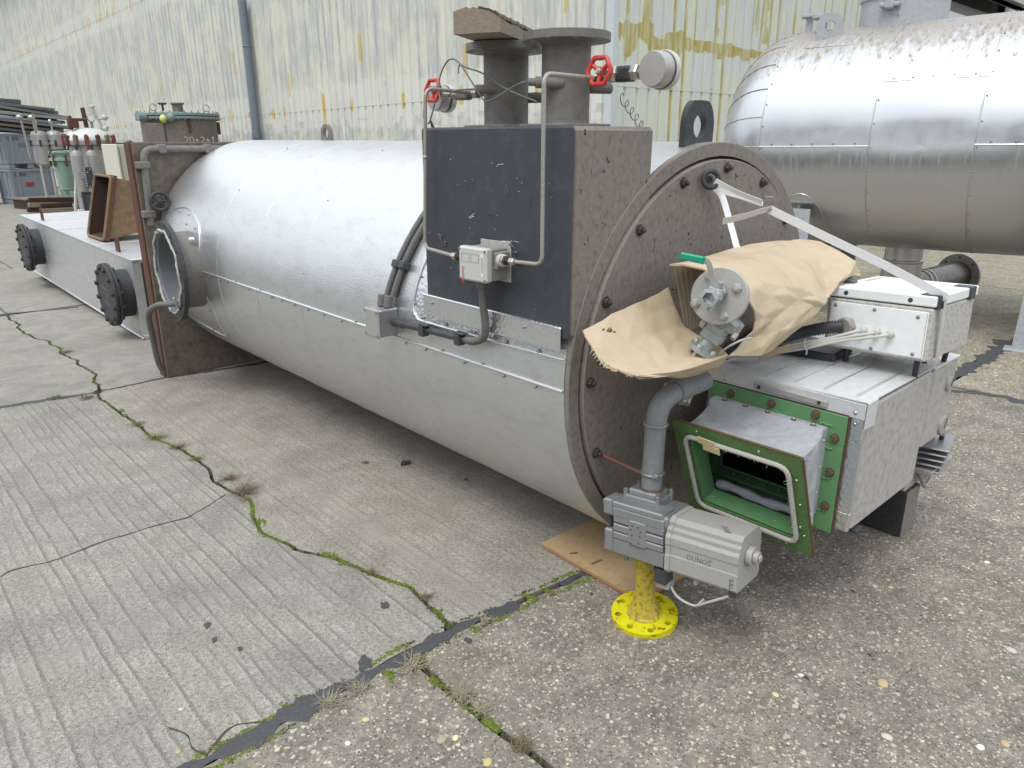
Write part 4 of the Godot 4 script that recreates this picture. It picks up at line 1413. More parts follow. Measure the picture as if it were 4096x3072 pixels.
func header(b: Node3D) -> void:
	var g := G.new()
	g.box(v3(-0.5455, 1.25, -0.352), v3(0.353, 0.604, 0.7), 0.012)
	var h := obj("header_box", g, M.dusty_steel, b)
	g = G.new()
	g.box(v3(-0.7265, 1.25, -0.354), v3(0.015, 0.606, 0.700), 0.007)
	obj("side_panel", g, M.black_panel, h)
	# chips and splashes on the black side
	g = G.new()
	for k in 34:
		var p := v3(-0.7345, rng.randf_range(1.0, 1.52), rng.randf_range(-0.68, -0.05))
		var s := rng.randf_range(0.0005, 0.0014)
		g.ball(p, v3(0.0006, s, s * rng.randf_range(0.7, 2.0)), 6, 3)
	for q in [[1.275, -0.44, 0.016, 0.006], [1.212, -0.26, 0.05, 0.004], [1.206, -0.3, 0.02, 0.005], [1.44, -0.3, 0.018, 0.003]]:
		for k in 9:
			g.ball(v3(-0.7345, q[0] + rng.randfn(0, q[3] * 0.4) + k * q[3] * 0.2, q[1] + (k - 4) * q[2] * 0.2), v3(0.0008, q[3] * rng.randf_range(0.2, 0.5), q[2] * 0.12), 6, 3)
	stuff(obj("paint_splashes", g, M.white_label, h))
	g = G.new()
	for k in 16:   # cobwebs and dust threads
		var y := rng.randf_range(1.02, 1.42)
		var z := rng.randf_range(-0.62, -0.06)
		var pts := []
		for s in 5:
			pts.append(v3(-0.735 - 0.001 * (s % 2), y, z))
			y += rng.randfn(0, 0.018)
			z += rng.randfn(0, 0.014)
		g.tube(pts, 0.0004, 4)
	for q in [[1.20, -0.61], [1.185, -0.605], [1.175, -0.59], [1.205, -0.24], [1.19, -0.225], [1.16, -0.215]]:
		for k in 6:
			g.ball(v3(-0.737, q[0] + rng.randfn(0, 0.006), q[1] + rng.randfn(0, 0.006)), v3(0.002, 0.004, 0.003), 6, 4)
	stuff(obj("cobwebs", g, mat("cobweb", rgb(104, 100, 96), 0.9), h))
	# aluminium saddle under the box
	g = G.new()
	shell_patch(g, 0.005, -0.80, -0.016, 7.3, 19, 8)
	shell_patch(g, 0.0045, -0.80, -0.69, 17, 64, 12)
	var sd := obj("saddle_cladding", g, M.coarse_stucco, b)
	var edge := [on_shell(66, -0.7, 0.006), on_shell(48, -0.742, 0.006), on_shell(34, -0.775, 0.006), on_shell(24, -0.797, 0.006), on_shell(16, -0.808, 0.006), on_shell(10.5, -0.805, 0.006), on_shell(8, -0.78, 0.006), on_shell(7.5, -0.72, 0.006), on_shell(7.7, -0.4, 0.006), on_shell(8.2, -0.018, 0.006)]
	bead(spline(edge, 8), 0.0045, M.bright_trim, sd, "trim")
	g = G.new()
	g.box(v3(-0.738, 0.981, -0.37), v3(0.012, 0.01, 0.69), 0.003)
	g.box(v3(-0.741, 0.945, -0.37), v3(0.003, 0.07, 0.69), 0.001)
	obj("flashing", g, M.coarse_stucco, sd)
	g = G.new()
	for z in [-0.74, -0.6, -0.44, -0.28, -0.13]:
		g.ball(on_shell(8.6, z, 0.009), v3(0.006, 0.006, 0.006), 8, 4)
	for q in [[12, -0.8], [20, -0.795], [36, -0.765], [8.5, -0.79]]:
		g.ball(on_shell(q[0], q[1], 0.008), v3(0.005, 0.005, 0.005), 8, 4)
	for z in [-0.66, -0.36, -0.18]:
		g.ball(v3(-0.744, 0.96, z), v3(0.006, 0.006, 0.006), 8, 4)
	stuff(obj("screws", g, M.screw_dull, sd))
	# two flanged pipe stubs on top
	for q in [[-0.208, 1.79], [-0.476, 1.782]]:
		g = G.new()
		var p := v3(-0.55, 1.55, q[0])
		var L: float = q[1] - 1.55
		g.lathe(at(p), [[0.075, 0], [0.073, 0.02], [0.073, L - 0.012], [0.079, L]], 40)
		var st := obj("pipe_stub", g, M.nozzle_steel, b)
		g = G.new()
		g.box(p + v3(0, 0.004, 0), v3(0.2, 0.014, 0.2), 0.003)
		obj("base_pad", g, M.nozzle_steel, st)
		g = G.new()
		g.flange(at(p + v3(0, L, 0)), 0.064, 0.13, 0.022, 8, 0.106, 0.0115, 5, 0.2)
		obj("flange", g, M.nozzle_steel, st)
		g = G.new()
		g.lathe(at(p), [[0.064, L + 0.022], [0.064, 0.02], [0, 0.02]], 32)
		obj("bore", g, M.rust_dark, st)

func handwheel(parent: Node, c: Vector3, dir: Vector3, R: float) -> void:
	var w := axis_xf(c, dir)
	var g := G.new()
	g.torus(w, R, R * 0.2, 42, 10, R * 0.07, 6)
	for k in 3:
		var d := Vector3(cos(k * TAU / 3 + 0.5), 0, -sin(k * TAU / 3 + 0.5))
		g.cyl(w * (d * R * 0.2 + v3(0, -0.006, 0)), w * (d * R * 0.95), R * 0.2, R * 0.14, 8)
	g.cyl(w * v3(0, -0.012, 0), w * v3(0, 0.002, 0), R * 0.34, -1, 16, 0.002)
	obj("valve_wheel", g, M.red_paint, parent)
	g = G.new()
	g.cyl(w * v3(0, -0.05, 0), w * v3(0, 0.01, 0), 0.005, -1, 10)
	g.hexnut(w * v3(0, 0.002, 0), w * v3(0, 0.008, 0), 0.009)
	obj("spindle", g, M.fitting_zinc, parent)

func gauge(parent: Node, c: Vector3, R: float) -> void:   # seen from behind: the case faces -x
	var w := axis_xf(c, Vector3.LEFT)
	var g := G.new()
	g.lathe(w, [[R * 0.97, -0.012], [R * 0.96, 0.034], [R * 0.9, 0.042], [0, 0.043]], 40)
	g.cyl(w * v3(0, 0.01, R * 0.93), w * v3(0, 0.01, R * 1.02), 0.004, -1, 8)
	obj("gauge_case", g, M.gauge_grey, parent)
	g = G.new()
	g.lathe(w, [[0, -0.022], [R * 1.03, -0.024], [R * 1.05, -0.018], [R * 1.05, -0.006], [R * 0.95, -0.004]], 40)
	obj("gauge_bezel", g, M.off_white_plastic, parent)
	g = G.new()
	g.lathe(w, [[R * 0.98, -0.006], [R * 1.0, -0.002], [R * 0.98, 0.002]], 40)
	obj("gauge_seal", g, M.dark_plastic, parent)

func instruments(b: Node3D) -> void:
	var g: G
	# right-hand gauge valve, on the front stub
	g = G.new()
	g.cyl(v3(-0.5, 1.682, -0.15), v3(-0.5, 1.69, -0.05), 0.011, -1, 14)
	g.box(v3(-0.5, 1.694, -0.02), v3(0.04, 0.042, 0.062), 0.007)
	var a := obj("gauge_valve", g, M.black_steel, b)
	g = G.new()
	g.hexnut(v3(-0.515, 1.696, -0.055), v3(-0.535, 1.696, -0.055), 0.023)
	g.cyl(v3(-0.48, 1.695, -0.055), v3(-0.55, 1.696, -0.055), 0.012, -1, 14)
	g.hexnut(v3(-0.5, 1.693, -0.075), v3(-0.5, 1.694, -0.04), 0.023)
	g.hexnut(v3(-0.5, 1.696, 0.008), v3(-0.5, 1.697, 0.03), 0.023)
	g.cyl(v3(-0.5, 1.694, -0.01), v3(-0.5, 1.698, 0.06), 0.009, -1, 12)
	obj("union_nuts", g, M.fitting_zinc, a)
	handwheel(a, v3(-0.575, 1.700, -0.055), v3(-1, 0.12, 0.1), 0.037)
	gauge(a, v3(-0.475, 1.700, 0.085), 0.05)
	# left-hand gauge valve, on the rear stub
	g = G.new()
	g.cyl(v3(-0.58, 1.664, -0.52), v3(-0.59, 1.662, -0.64), 0.012, -1, 14)
	g.box(v3(-0.59, 1.66, -0.645), v3(0.036, 0.034, 0.06), 0.006)
	g.cyl(v3(-0.6, 1.668, -0.44), v3(-0.66, 1.668, -0.5), 0.014, -1, 14)
	a = obj("gauge_valve", g, M.nozzle_steel, b)
	g = G.new()
	g.hexnut(v3(-0.59, 1.66, -0.675), v3(-0.59, 1.66, -0.7), 0.018)
	g.hexnut(v3(-0.59, 1.662, -0.59), v3(-0.59, 1.662, -0.57), 0.018)
	g.cyl(v3(-0.59, 1.66, -0.67), v3(-0.65, 1.662, -0.72), 0.01, -1, 12)
	obj("union_nuts", g, M.tube_steel, a)
	handwheel(a, v3(-0.68, 1.672, -0.70), v3(-1, 0.12, 0.1), 0.034)
	gauge(a, v3(-0.585, 1.652, -0.765), 0.045)
	# short sensor pockets on the stubs
	g = G.new()
	g.cyl(v3(-0.6, 1.672, -0.17), v3(-0.67, 1.674, -0.215), 0.016, -1, 16, 0.002)
	g.cyl(v3(-0.665, 1.674, -0.212), v3(-0.69, 1.675, -0.228), 0.011, -1, 12)
	obj("sensor_pocket", g, M.nozzle_steel, b)
	g = G.new()
	g.cyl(v3(-0.5, 1.645, -0.44), v3(-0.46, 1.646, -0.395), 0.016, -1, 16, 0.002)
	obj("sensor_pocket", g, M.nozzle_steel, b)
	g = G.new()
	g.cyl(v3(-0.49, 1.664, -0.17), v3(-0.42, 1.664, -0.14), 0.016, -1, 16, 0.002)
	obj("sensor_pocket", g, M.nozzle_steel, b)
	# impulse tubes down to the transmitter
	g = G.new()
	g.tube(path([v3(-0.565, 1.684, -0.085), v3(-0.78, 1.684, -0.07), v3(-0.78, 1.172, -0.068), v3(-0.786, 1.168, -0.19)], 0.03, 7), 0.0062, 10)
	obj("impulse_tube", g, M.tube_steel, b)
	g = G.new()
	g.tube(path([v3(-0.60, 1.664, -0.60), v3(-0.78, 1.670, -0.606), v3(-0.78, 1.162, -0.640), v3(-0.80, 1.156, -0.45)], 0.03, 7), 0.0062, 10)
	g.ball(v3(-0.78, 1.46, -0.62), v3(0.009, 0.009, 0.009), 8, 5)
	obj("impulse_tube", g, M.tube_steel, b)
	# thin capillaries looping between the stubs
	for q in [[v3(-0.69, 1.675, -0.228), v3(-0.71, 1.668, -0.25), v3(-0.70, 1.635, -0.36), v3(-0.69, 1.63, -0.42), v3(-0.69, 1.665, -0.46), v3(-0.69, 1.735, -0.53), v3(-0.69, 1.735, -0.545), v3(-0.7, 1.715, -0.535)], [v3(-0.69, 1.62, -0.19), v3(-0.68, 1.66, -0.33), v3(-0.68, 1.71, -0.44), v3(-0.68, 1.735, -0.53), v3(-0.68, 1.76, -0.58), v3(-0.68, 1.755, -0.62), v3(-0.68, 1.71, -0.66), v3(-0.69, 1.65, -0.65), v3(-0.7, 1.635, -0.62), v3(-0.69, 1.665, -0.57), v3(-0.66, 1.668, -0.5)], [v3(-0.7, 1.64, -0.66), v3(-0.7, 1.57, -0.70), v3(-0.7, 1.585, -0.73), v3(-0.7, 1.65, -0.72)]]:
		g = G.new()
		g.tube(spline(q, 8), 0.0026, 6)
		obj("capillary", g, M.conduit_grey, b)
	g = G.new()
	g.cyl(v3(-0.69, 1.575, -0.705), v3(-0.68, 1.53, -0.69), 0.004, 0.007, 8)
	obj("cable_end", g, M.dark_plastic, b)
	var coil := []
	for k in 70:
		var t := k * 0.55
		coil.append(v3(-0.42 + 0.0022 * k + 0.014 * cos(t), 1.64 - 0.0017 * k + 0.014 * sin(t), -0.10))
	g = G.new()
	g.tube(coil, 0.0016, 5)
	obj("capillary_coil", g, M.conduit_grey, b)
	# pressure transmitter
	var xf := at(v3(-0.735, 1.096, -0.26), deg_to_rad(4))
	g = G.new()
	g.box(xf * v3(-0.035, 0.052, -0.062), v3(0.07, 0.1, 0.112), 0.004, xf.basis)
	var tr := obj("pressure_transmitter", g, M.dirty_plastic, b)
	g = G.new()
	g.box(xf * v3(-0.084, 0.053, -0.064), v3(0.03, 0.106, 0.124), 0.006, xf.basis)
	obj("lid", g, M.off_white_plastic, tr)
	for q in [[0.008, -0.008], [0.098, -0.008], [0.008, -0.12], [0.098, -0.12]]:
		g = G.new()
		g.cyl(xf * v3(-0.0985, q[0], q[1]), xf * v3(-0.1005, q[0], q[1]), 0.004, -1, 10)
		obj("screw", g, M.screw_dull, tr)
	g = G.new()
	g.box(xf * v3(-0.0995, 0.055, -0.019), v3(0.0012, 0.07, 0.008), 0.0, xf.basis)
	obj("label_strip", g, M.white_label, tr)
	g = G.new()
	for k in 17:
		g.box(xf * v3(-0.1004, 0.032 + k * 0.0029, -0.018), v3(0.0006, 0.0016 if k % 3 else 0.0009, 0.004), 0.0, xf.basis)
	stuff(obj("label_print", g, M.black_ink, tr))
	for z in [-0.093, -0.051]:
		g = G.new()
		for q in [[0.085, 0.0, 0.001, 0.034], [0.06, 0.0, 0.001, 0.034], [0.0725, -0.017, 0.026, 0.001], [0.0725, 0.017, 0.026, 0.001]]:
			g.box(xf * v3(-0.0993, q[0], z + q[1]), v3(0.0008, q[2], q[3]), 0.0, xf.basis)
		obj("window_frame", g, M.dirty_plastic, tr)
	var ink := text_mesh("Danfoss", 0.011, true)
	add("lettering", ink, M.red_ink, tr, Transform3D(xf.basis * Basis(Vector3.DOWN, Vector3.BACK, Vector3.LEFT), xf * v3(-0.0996, 0.044, -0.104)))
	g = G.new()
	g.box(xf * v3(-0.032, 0.066, 0.0), v3(0.06, 0.052, 0.012), 0.003, xf.basis)
	obj("end_plate", g, M.dirty_plastic, tr)
	g = G.new()
	g.lathe(axis_xf(xf * v3(-0.045, 0.068, 0.006), xf.basis.z), [[0.02, 0], [0.019, 0.018], [0.014, 0.026], [0, 0.026]], 20)
	obj("port", g, M.off_white_plastic, tr)
	g = G.new()
	g.hexnut(v3(-0.786, 1.168, -0.235), v3(-0.786, 1.168, -0.222), 0.014)
	g.hexnut(v3(-0.786, 1.168, -0.198), v3(-0.786, 1.168, -0.178), 0.012)
	g.hexnut(v3(-0.8, 1.157, -0.44), v3(-0.8, 1.157, -0.462), 0.012)
	obj("compression_nuts", g, M.fitting_zinc, tr)
	g = G.new()
	g.hexnut(v3(-0.786, 1.168, -0.222), v3(-0.786, 1.168, -0.197), 0.014)
	g.hexnut(v3(-0.8, 1.157, -0.39), v3(-0.8, 1.157, -0.44), 0.013)
	obj("rusty_nipples", g, M.rust_dark, tr)
	g = G.new()
	g.box(xf * v3(0.002, 0.055, -0.058), v3(0.006, 0.125, 0.135), 0.001, xf.basis)
	obj("mounting_plate", g, M.dirty_aluminium, tr)
	# flexible conduit from the transmitter to the junction box
	g = G.new()
	g.cyl(v3(-0.785, 1.10, -0.335), v3(-0.782, 1.068, -0.337), 0.019, -1, 18, 0.003)
	obj("conduit_gland", g, M.conduit_grey, b)
	g = G.new()
	g.tube(resample(spline([v3(-0.782, 1.07, -0.337), v3(-0.772, 1.0, -0.342), v3(-0.762, 0.93, -0.345), v3(-0.757, 0.89, -0.365), v3(-0.755, 0.868, -0.42), v3(-0.754, 0.866, -0.46)], 12), 0.0035), 0.014, 14, 0.0025)
	obj("flexible_conduit", g, M.conduit_grey, b)
	g = G.new()
	g.tube([v3(-0.754, 0.866, -0.45), v3(-0.752, 0.857, -0.68), v3(-0.752, 0.85, -0.84)], 0.0125, 14)
	g.cyl(v3(-0.752, 0.85, -0.83), v3(-0.752, 0.848, -0.9), 0.016, -1, 14, 0.003)
	obj("rigid_conduit", g, M.dark_plastic, b)
	for z in [-0.49, -0.7]:
		g = G.new()
		g.box(v3(-0.757, 0.862 + (z + 0.49) * 0.04, z), v3(0.034, 0.042, 0.03), 0.004)
		g.box(v3(-0.76, 0.886 + (z + 0.49) * 0.04, z + 0.012), v3(0.028, 0.006, 0.05), 0.002)
		obj("conduit_clip", g, M.dark_plastic, b)
	# grey junction box on the shell
	g = G.new()
	g.box(v3(-0.765, 0.845, -0.955), v3(0.085, 0.108, 0.09), 0.006)
	var jb := obj("junction_box", g, M.cast_grey, b)
	g = G.new()
	g.box(v3(-0.813, 0.845, -0.955), v3(0.014, 0.112, 0.094), 0.005)
	obj("lid", g, M.cover_grey, jb)
	for q in [[0.89, -0.995], [0.8, -0.995], [0.89, -0.916], [0.8, -0.916]]:
		g = G.new()
		g.cyl(v3(-0.818, q[0], q[1]), v3(-0.822, q[0], q[1]), 0.005, -1, 10)
		obj("screw", g, M.screw_dull, jb)
	for k in 2:
		var z0 := -0.975 + k * 0.042
		g = G.new()
		g.cyl(v3(-0.755, 0.9, z0), v3(-0.748, 0.945, z0), 0.018, -1, 16, 0.002)
		obj("conduit_gland", g, M.conduit_grey, b)
		var pts := []
		for s in 14:
			var a2 := 12.5 + s * 4.2
			pts.append(on_shell(a2, z0 + 0.012 * sin(s * 0.24) + s * 0.0085, 0.016))
		g = G.new()
		g.tube(resample(pts, 0.0035), 0.0135, 12, 0.0022)
		obj("flexible_conduit", g, M.conduit_grey, b)
	g = G.new()
	for k in 2:
		g.box(on_shell(22.0, -0.942 + k * 0.042, 0.018), v3(0.04, 0.03, 0.038), 0.004, Basis(Vector3.BACK, -deg_to_rad(22)))
	obj("conduit_clip", g, M.dark_plastic, b)

func text_mesh(s: String, size: float, slanted := false) -> TextMesh:
	var t := TextMesh.new()
	var f := SystemFont.new()
	f.font_names = PackedStringArray(["Droid Sans"])
	f.font_italic = slanted
	t.font = f
	t.text = s
	t.font_size = 64
	t.pixel_size = size / 46.0
	t.depth = 0.0006
	t.curve_step = 1.5
	t.horizontal_alignment = HORIZONTAL_ALIGNMENT_LEFT
	return t

func front(b: Node3D) -> void:
	var g := G.new()
	var cx := Transform3D(Basis(Vector3.RIGHT, Vector3.BACK, Vector3.DOWN), v3(0, CY, 0))   # local y towards +z
	g.lathe(cx, [[0.715, -0.05], [0.715, -0.016], [0.729, -0.016], [0.729, -0.001], [0.726, 0.001], [0.684, 0.001], [0.684, -0.014]], 96)
	obj("front_ring", g, M.dusty_steel, b)
	g = G.new()
	g.lathe(cx, [[0.7, -0.016], [0, -0.016]], 64)
	obj("ring_groove", g, M.rust_dark, b)
	g = G.new()
	g.lathe(cx, [[0.674, -0.014], [0.674, 0.009], [0.671, 0.013], [0.0, 0.013]], 96)
	var cv := obj("front_cover", g, M.dusty_steel, b)
	var nm := nut_with_stud()
	for k in 16:
		var t := deg_to_rad(88.0 + 22.5 * k)
		add("bolt", nm, M.bolt_dark, cv, at(v3(cos(t) * 0.645, CY + sin(t) * 0.645, 0.013)) * Transform3D(Basis(Vector3.BACK, k * 1.3), Vector3.ZERO))
	# eye bolt
	g = G.new()
	var e := axis_xf(v3(-0.118, 1.392, 0.045), v3(-0.55, 0.1, 0.75))
	g.torus(e, 0.026, 0.0085, 28, 10)
	g.cyl(v3(-0.09, 1.388, 0.012), v3(-0.108, 1.391, 0.032), 0.014, 0.011, 14)
	obj("eye_bolt", g, M.black_steel, cv)
	g = G.new()
	g.cyl(e * v3(0, -0.028, 0), e * v3(0, -0.02, 0), 0.02, -1, 18, 0.002)
	obj("washer", g, M.dusty_steel, cv)
	# chalk mark and blobs
	g = G.new()
	for q in [[-0.02, 1.17], [-0.017, 1.15]]:
		g.torus(Transform3D(Basis(Vector3.RIGHT, Vector3.BACK, Vector3.DOWN), v3(q[0], q[1], 0.0135)), 0.009, 0.0012, 16, 5)
	stuff(obj("chalk_mark", g, mat("chalk", rgb(150, 142, 134), 0.9), cv))
	wear(cv, 0.0135, func() -> Vector2:
		var a := rng.randf() * TAU
		return v2(cos(a), sin(a)) * sqrt(rng.randf()) * 0.64 + v2(0, CY), 150)
	wear(b.get_node("header_box"), -0.0015, func() -> Vector2: return v2(rng.randf_range(-0.70, -0.39), rng.randf_range(1.05, 1.54)), 22)
	# red rod from the cover to the gas pipe
	g = G.new()
	g.cyl(v3(-0.59, 0.545, 0.012), v3(-0.57, 0.525, 0.19), 0.006, -1, 10)
	g.cyl(v3(-0.592, 0.546, 0.012), v3(-0.59, 0.545, 0.02), 0.012, -1, 12)
	obj("support_rod", g, mat("rod_red", rgb(112, 70, 62), 0.7), b)
	# black lifting lug
	var lg := lug(b, Transform3D(Basis.IDENTITY, v3(-0.065, 1.53, -0.07)), 0.0, 0.082, 0.037, 0.027, 0.022, M.black_steel, "lifting_lug", 1.05)
	lab(lg, "black lifting eye with a rust-edged round hole")

func wear(parent: Node, z: float, pick: Callable, count: int) -> void:   # scabs of rust, dark stains with runs below them, small chips of bare metal
	var sets := [[M.rust, G.new()], [M.bolt_dark, G.new()], [M.dirty_aluminium, G.new()]]
	for k in count:
		var p: Vector2 = pick.call()
		var kind: int = [0, 0, 1, 1, 1, 2][rng.randi() % 6]
		var g: G = sets[kind][1]
		var s := rng.randf_range(0.0016, 0.0055) if kind < 2 else rng.randf_range(0.001, 0.0022)
		for q in rng.randi_range(1, 4):
			var o := v2(rng.randfn(0, s), rng.randfn(0, s * 1.4))
			g.ball(v3(p.x + o.x, p.y + o.y, z), v3(s * rng.randf_range(0.4, 1.0), s * rng.randf_range(0.4, 1.2), 0.0007), 7, 4)
		if kind == 0 and rng.randf() < 0.15:
			g.ball(v3(p.x, p.y - s * 5, z), v3(s * 0.3, s * 5, 0.0006), 7, 4)
	var names := ["rust_spots", "dark_stains", "bare_chips"]
	for k in 3:
		stuff(obj(names[k], sets[k][1], sets[k][0], parent))

func spun(pos: Vector3, yaw: float, pitch: float, roll: float) -> Transform3D:
	return Transform3D(Basis.from_euler(v3(deg_to_rad(pitch), deg_to_rad(yaw), deg_to_rad(roll))), pos)

func bolt_head(r := 0.013, h := 0.01) -> ArrayMesh:   # along -x
	var g := G.new()
	g.cyl(Vector3.ZERO, v3(-0.0025, 0, 0), r * 1.15, -1, 14)
	g.hexnut(v3(-0.0025, 0, 0), v3(-h, 0, 0), r)
	return g.mesh()

func burner(b: Node3D) -> void:
	var g: G
	# burner tube on the cover
	g = G.new()
	g.cyl(v3(0.27, 0.58, 0.013), v3(0.27, 0.58, 0.04), 0.25, -1, 40, 0.004)
	g.cyl(v3(0.27, 0.58, 0.04), v3(0.27, 0.58, 0.13), 0.19, -1, 36)
	obj("burner_flange", g, M.rust_dark, b)
	g = G.new()
	g.cyl(v3(-0.36, 0.745, 0.1), v3(0.1, 0.70, 0.1), 0.014, -1, 12)
	g.box(v3(-0.24, 0.73, 0.1), v3(0.06, 0.05, 0.05), 0.006)
	obj("pilot_gas_valve", g, mat("brass_yellow", rgb(206, 164, 30), 0.45), b)
	g = G.new()
	g.hexnut(v3(-0.29, 0.70, 0.12), v3(-0.32, 0.69, 0.13), 0.016)
	g.cyl(v3(-0.24, 0.72, 0.12), v3(-0.30, 0.68, 0.14), 0.012, -1, 12)
	obj("pilot_fitting", g, M.fitting_zinc, b)
	g = G.new()
	g.box(v3(-0.475, 0.66, 0.17), v3(0.03, 0.2, 0.02), 0.004)
	obj("bracket", g, M.black_steel, b)
	# grey gas pipe with elbow
	g = G.new()
	g.tube(path([v3(-0.553, 0.475, 0.203), v3(-0.549, 0.772, 0.2), v3(-0.30, 0.778, 0.2)], 0.085, 14), 0.0325, 24)
	var gp := obj("gas_pipe", g, M.pipe_grey, b)
	g = G.new()
	g.torus(at(v3(-0.5505, 0.694, 0.201)), 0.0335, 0.005, 28, 8)
	g.torus(axis_xf(v3(-0.458, 0.777, 0.2), Vector3.RIGHT), 0.0335, 0.0045, 28, 8)
	g.lathe(axis_xf(v3(-0.455, 0.777, 0.2), Vector3.RIGHT), [[0.0325, 0], [0.036, 0.006], [0.036, 0.05], [0.0325, 0.054]], 28)
	obj("collar", g, M.pipe_grey, gp)
	g = G.new()
	g.torus(at(v3(-0.5525, 0.533, 0.202)), 0.0335, 0.006, 28, 8)
	g.box(v3(-0.572, 0.536, 0.234), v3(0.02, 0.018, 0.014), 0.004)
	g.cyl(v3(-0.59, 0.535, 0.23), v3(-0.56, 0.536, 0.24), 0.005, -1, 8)
	obj("hose_clamp", g, M.screw_dull, gp)
	g = G.new()
	g.torus(at(v3(-0.5528, 0.481, 0.203)), 0.033, 0.005, 28, 8)
	obj("thread_ring", g, M.bolt_rust, gp)
	gas_valve(b)
	# yellow inlet pipe standing on its flange
	var yx := Transform3D(Basis.from_euler(v3(0.02, 0, deg_to_rad(6.0))), v3(-0.556, 0.006, 0.212))
	g = G.new()
	g.flange(yx, 0.027, 0.109, 0.024, 8, 0.088, 0.0105, 5, 0.1)
	var fl := obj("inlet_flange", g, M.yellow_paint, b)
	lab(fl, "chipped bright yellow pipe flange with eight holes, standing on the concrete")
	g = G.new()
	g.lathe(yx, [[0.058, 0.024], [0.057, 0.028], [0.05, 0.032], [0.044, 0.05], [0.034, 0.085], [0.031, 0.11], [0.0305, 0.28], [0.0, 0.28]], 32)
	obj("inlet_neck", g, M.yellow_rusty, fl)
	duct(b)
	control_box(b)

func gas_valve(b: Node3D) -> void:
	var xf := spun(v3(-0.575, 0.355, 0.215), 7, -4, -4)
	var B := xf.basis
	var g := G.new()
	g.box(xf * v3(0, 0, 0.012), v3(0.15, 0.165, 0.19), 0.008, B)
	var v := obj("gas_valve", g, M.cast_grey, b)
	lab(v, "grey cast metal gas valve block with a beige plastic drive cover")
	# stepped upper edge and ribs on the visible face
	g = G.new()
	g.box(xf * v3(-0.05, 0.084, -0.01), v3(0.075, 0.02, 0.21), 0.004, B)
	g.box(xf * v3(-0.072, 0.06, -0.005), v3(0.03, 0.036, 0.21), 0.006, B)
	g.box(xf * v3(-0.07, 0.075, -0.092), v3(0.05, 0.05, 0.03), 0.004, B)
	g.box(xf * v3(-0.062, -0.04, -0.092), v3(0.05, 0.075, 0.03), 0.005, B)
	obj("shoulder", g, M.cast_grey, v)
	for q in [[0.036, 0.022], [0.008, 0.024], [-0.018, 0.022]]:
		g = G.new()
		g.box(xf * v3(-0.078, q[0], 0.012), v3(0.014, q[1], 0.176), 0.003, B)
		obj("rib", g, M.cast_grey, v)
	g = G.new()
	g.box(xf * v3(-0.083, 0.008, 0.012), v3(0.012, 0.082, 0.062), 0.004, B)
	obj("test_plate", g, M.cast_grey, v)
	for q in [[0.032, -0.004], [0.032, 0.016], [0.018, -0.008], [0.0, -0.004], [0.004, 0.024], [-0.026, -0.008], [-0.02, 0.02], [0.02, 0.026]]:
		g = G.new()
		g.cyl(xf * v3(-0.0888, q[0], q[1]), xf * v3(-0.0896, q[0], q[1]), 0.0026, -1, 8)
		obj("test_point", g, M.black_ink, v)
	g = G.new()
	g.box(xf * v3(-0.074, -0.056, 0.012), v3(0.012, 0.05, 0.186), 0.004, B)
	obj("lower_panel", g, M.cast_grey, v)
	# flange collars above and below
	g = G.new()
	g.box(xf * v3(0.015, 0.092, -0.012), v3(0.1, 0.026, 0.125), 0.004, B)
	g.box(xf * v3(0.015, 0.112, -0.012), v3(0.082, 0.024, 0.1), 0.006, B)
	obj("outlet_collar", g, M.cast_grey, v)
	for q in [[-0.026, 0.045], [-0.026, -0.068], [0.056, 0.045], [0.056, -0.068]]:
		g = G.new()
		g.cyl(xf * v3(q[0], 0.085, q[1]), xf * v3(q[0], 0.122, q[1]), 0.0085, -1, 14, 0.001)
		g.cyl(xf * v3(q[0], 0.122, q[1]), xf * v3(q[0], 0.123, q[1]), 0.0045, -1, 8)
		obj("socket_screw", g, M.screw_dull, v)
	g = G.new()
	g.box(xf * v3(0.01, -0.09, -0.005), v3(0.1, 0.02, 0.12), 0.004, B)
	g.box(xf * v3(0.01, -0.106, -0.01), v3(0.075, 0.02, 0.085), 0.008, B)
	obj("inlet_collar", g, M.cast_grey, v)
	for q in [[-0.034, 0.045], [-0.034, -0.055]]:
		g = G.new()
		g.cyl(xf * v3(q[0], -0.085, q[1]), xf * v3(q[0], -0.118, q[1]), 0.008, -1, 12)
		obj("socket_screw", g, M.screw_dull, v)
	g = G.new()
	g.box(xf * v3(-0.066, 0.012, -0.096), v3(0.016, 0.05, 0.012), 0.003, B)
	obj("filter_cap", g, M.dark_plastic, v)
	# beige drive cover: a stepped profile pulled out along z
	var prof := PackedVector2Array([v2(-0.076, -0.082), v2(-0.082, -0.074), v2(-0.082, -0.028), v2(-0.079, -0.026), v2(-0.079, 0.004), v2(-0.082, 0.006), v2(-0.082, 0.028), v2(-0.074, 0.038), v2(-0.074, 0.05), v2(-0.062, 0.056), v2(-0.062, 0.068), v2(-0.046, 0.08), v2(0.052, 0.08), v2(0.076, 0.056), v2(0.076, -0.07), v2(0.064, -0.082)])
	g = G.new()
	g.prism(xf * Transform3D(Basis.IDENTITY, v3(0, 0.0, 0.122)), prof, 0.212)
	var cv := obj("drive_cover", g, M.cover_grey, v)
	g = G.new()
	var lip := PackedVector2Array()
	for p in prof:
		lip.append(p * 1.04)
	g.prism(xf * Transform3D(Basis.IDENTITY, v3(0, 0.0, 0.108)), lip, 0.016)
	obj("cover_lip", g, M.cover_grey, v)
	g = G.new()
	g.prism(xf * Transform3D(Basis.IDENTITY, v3(0, 0.0, 0.104)), prof, 0.006)
	obj("cover_gasket", g, M.dark_plastic, v)
	var tx := Transform3D(B * Basis(Vector3.BACK, Vector3.UP, Vector3.LEFT), xf * v3(-0.0792, -0.018, 0.176))
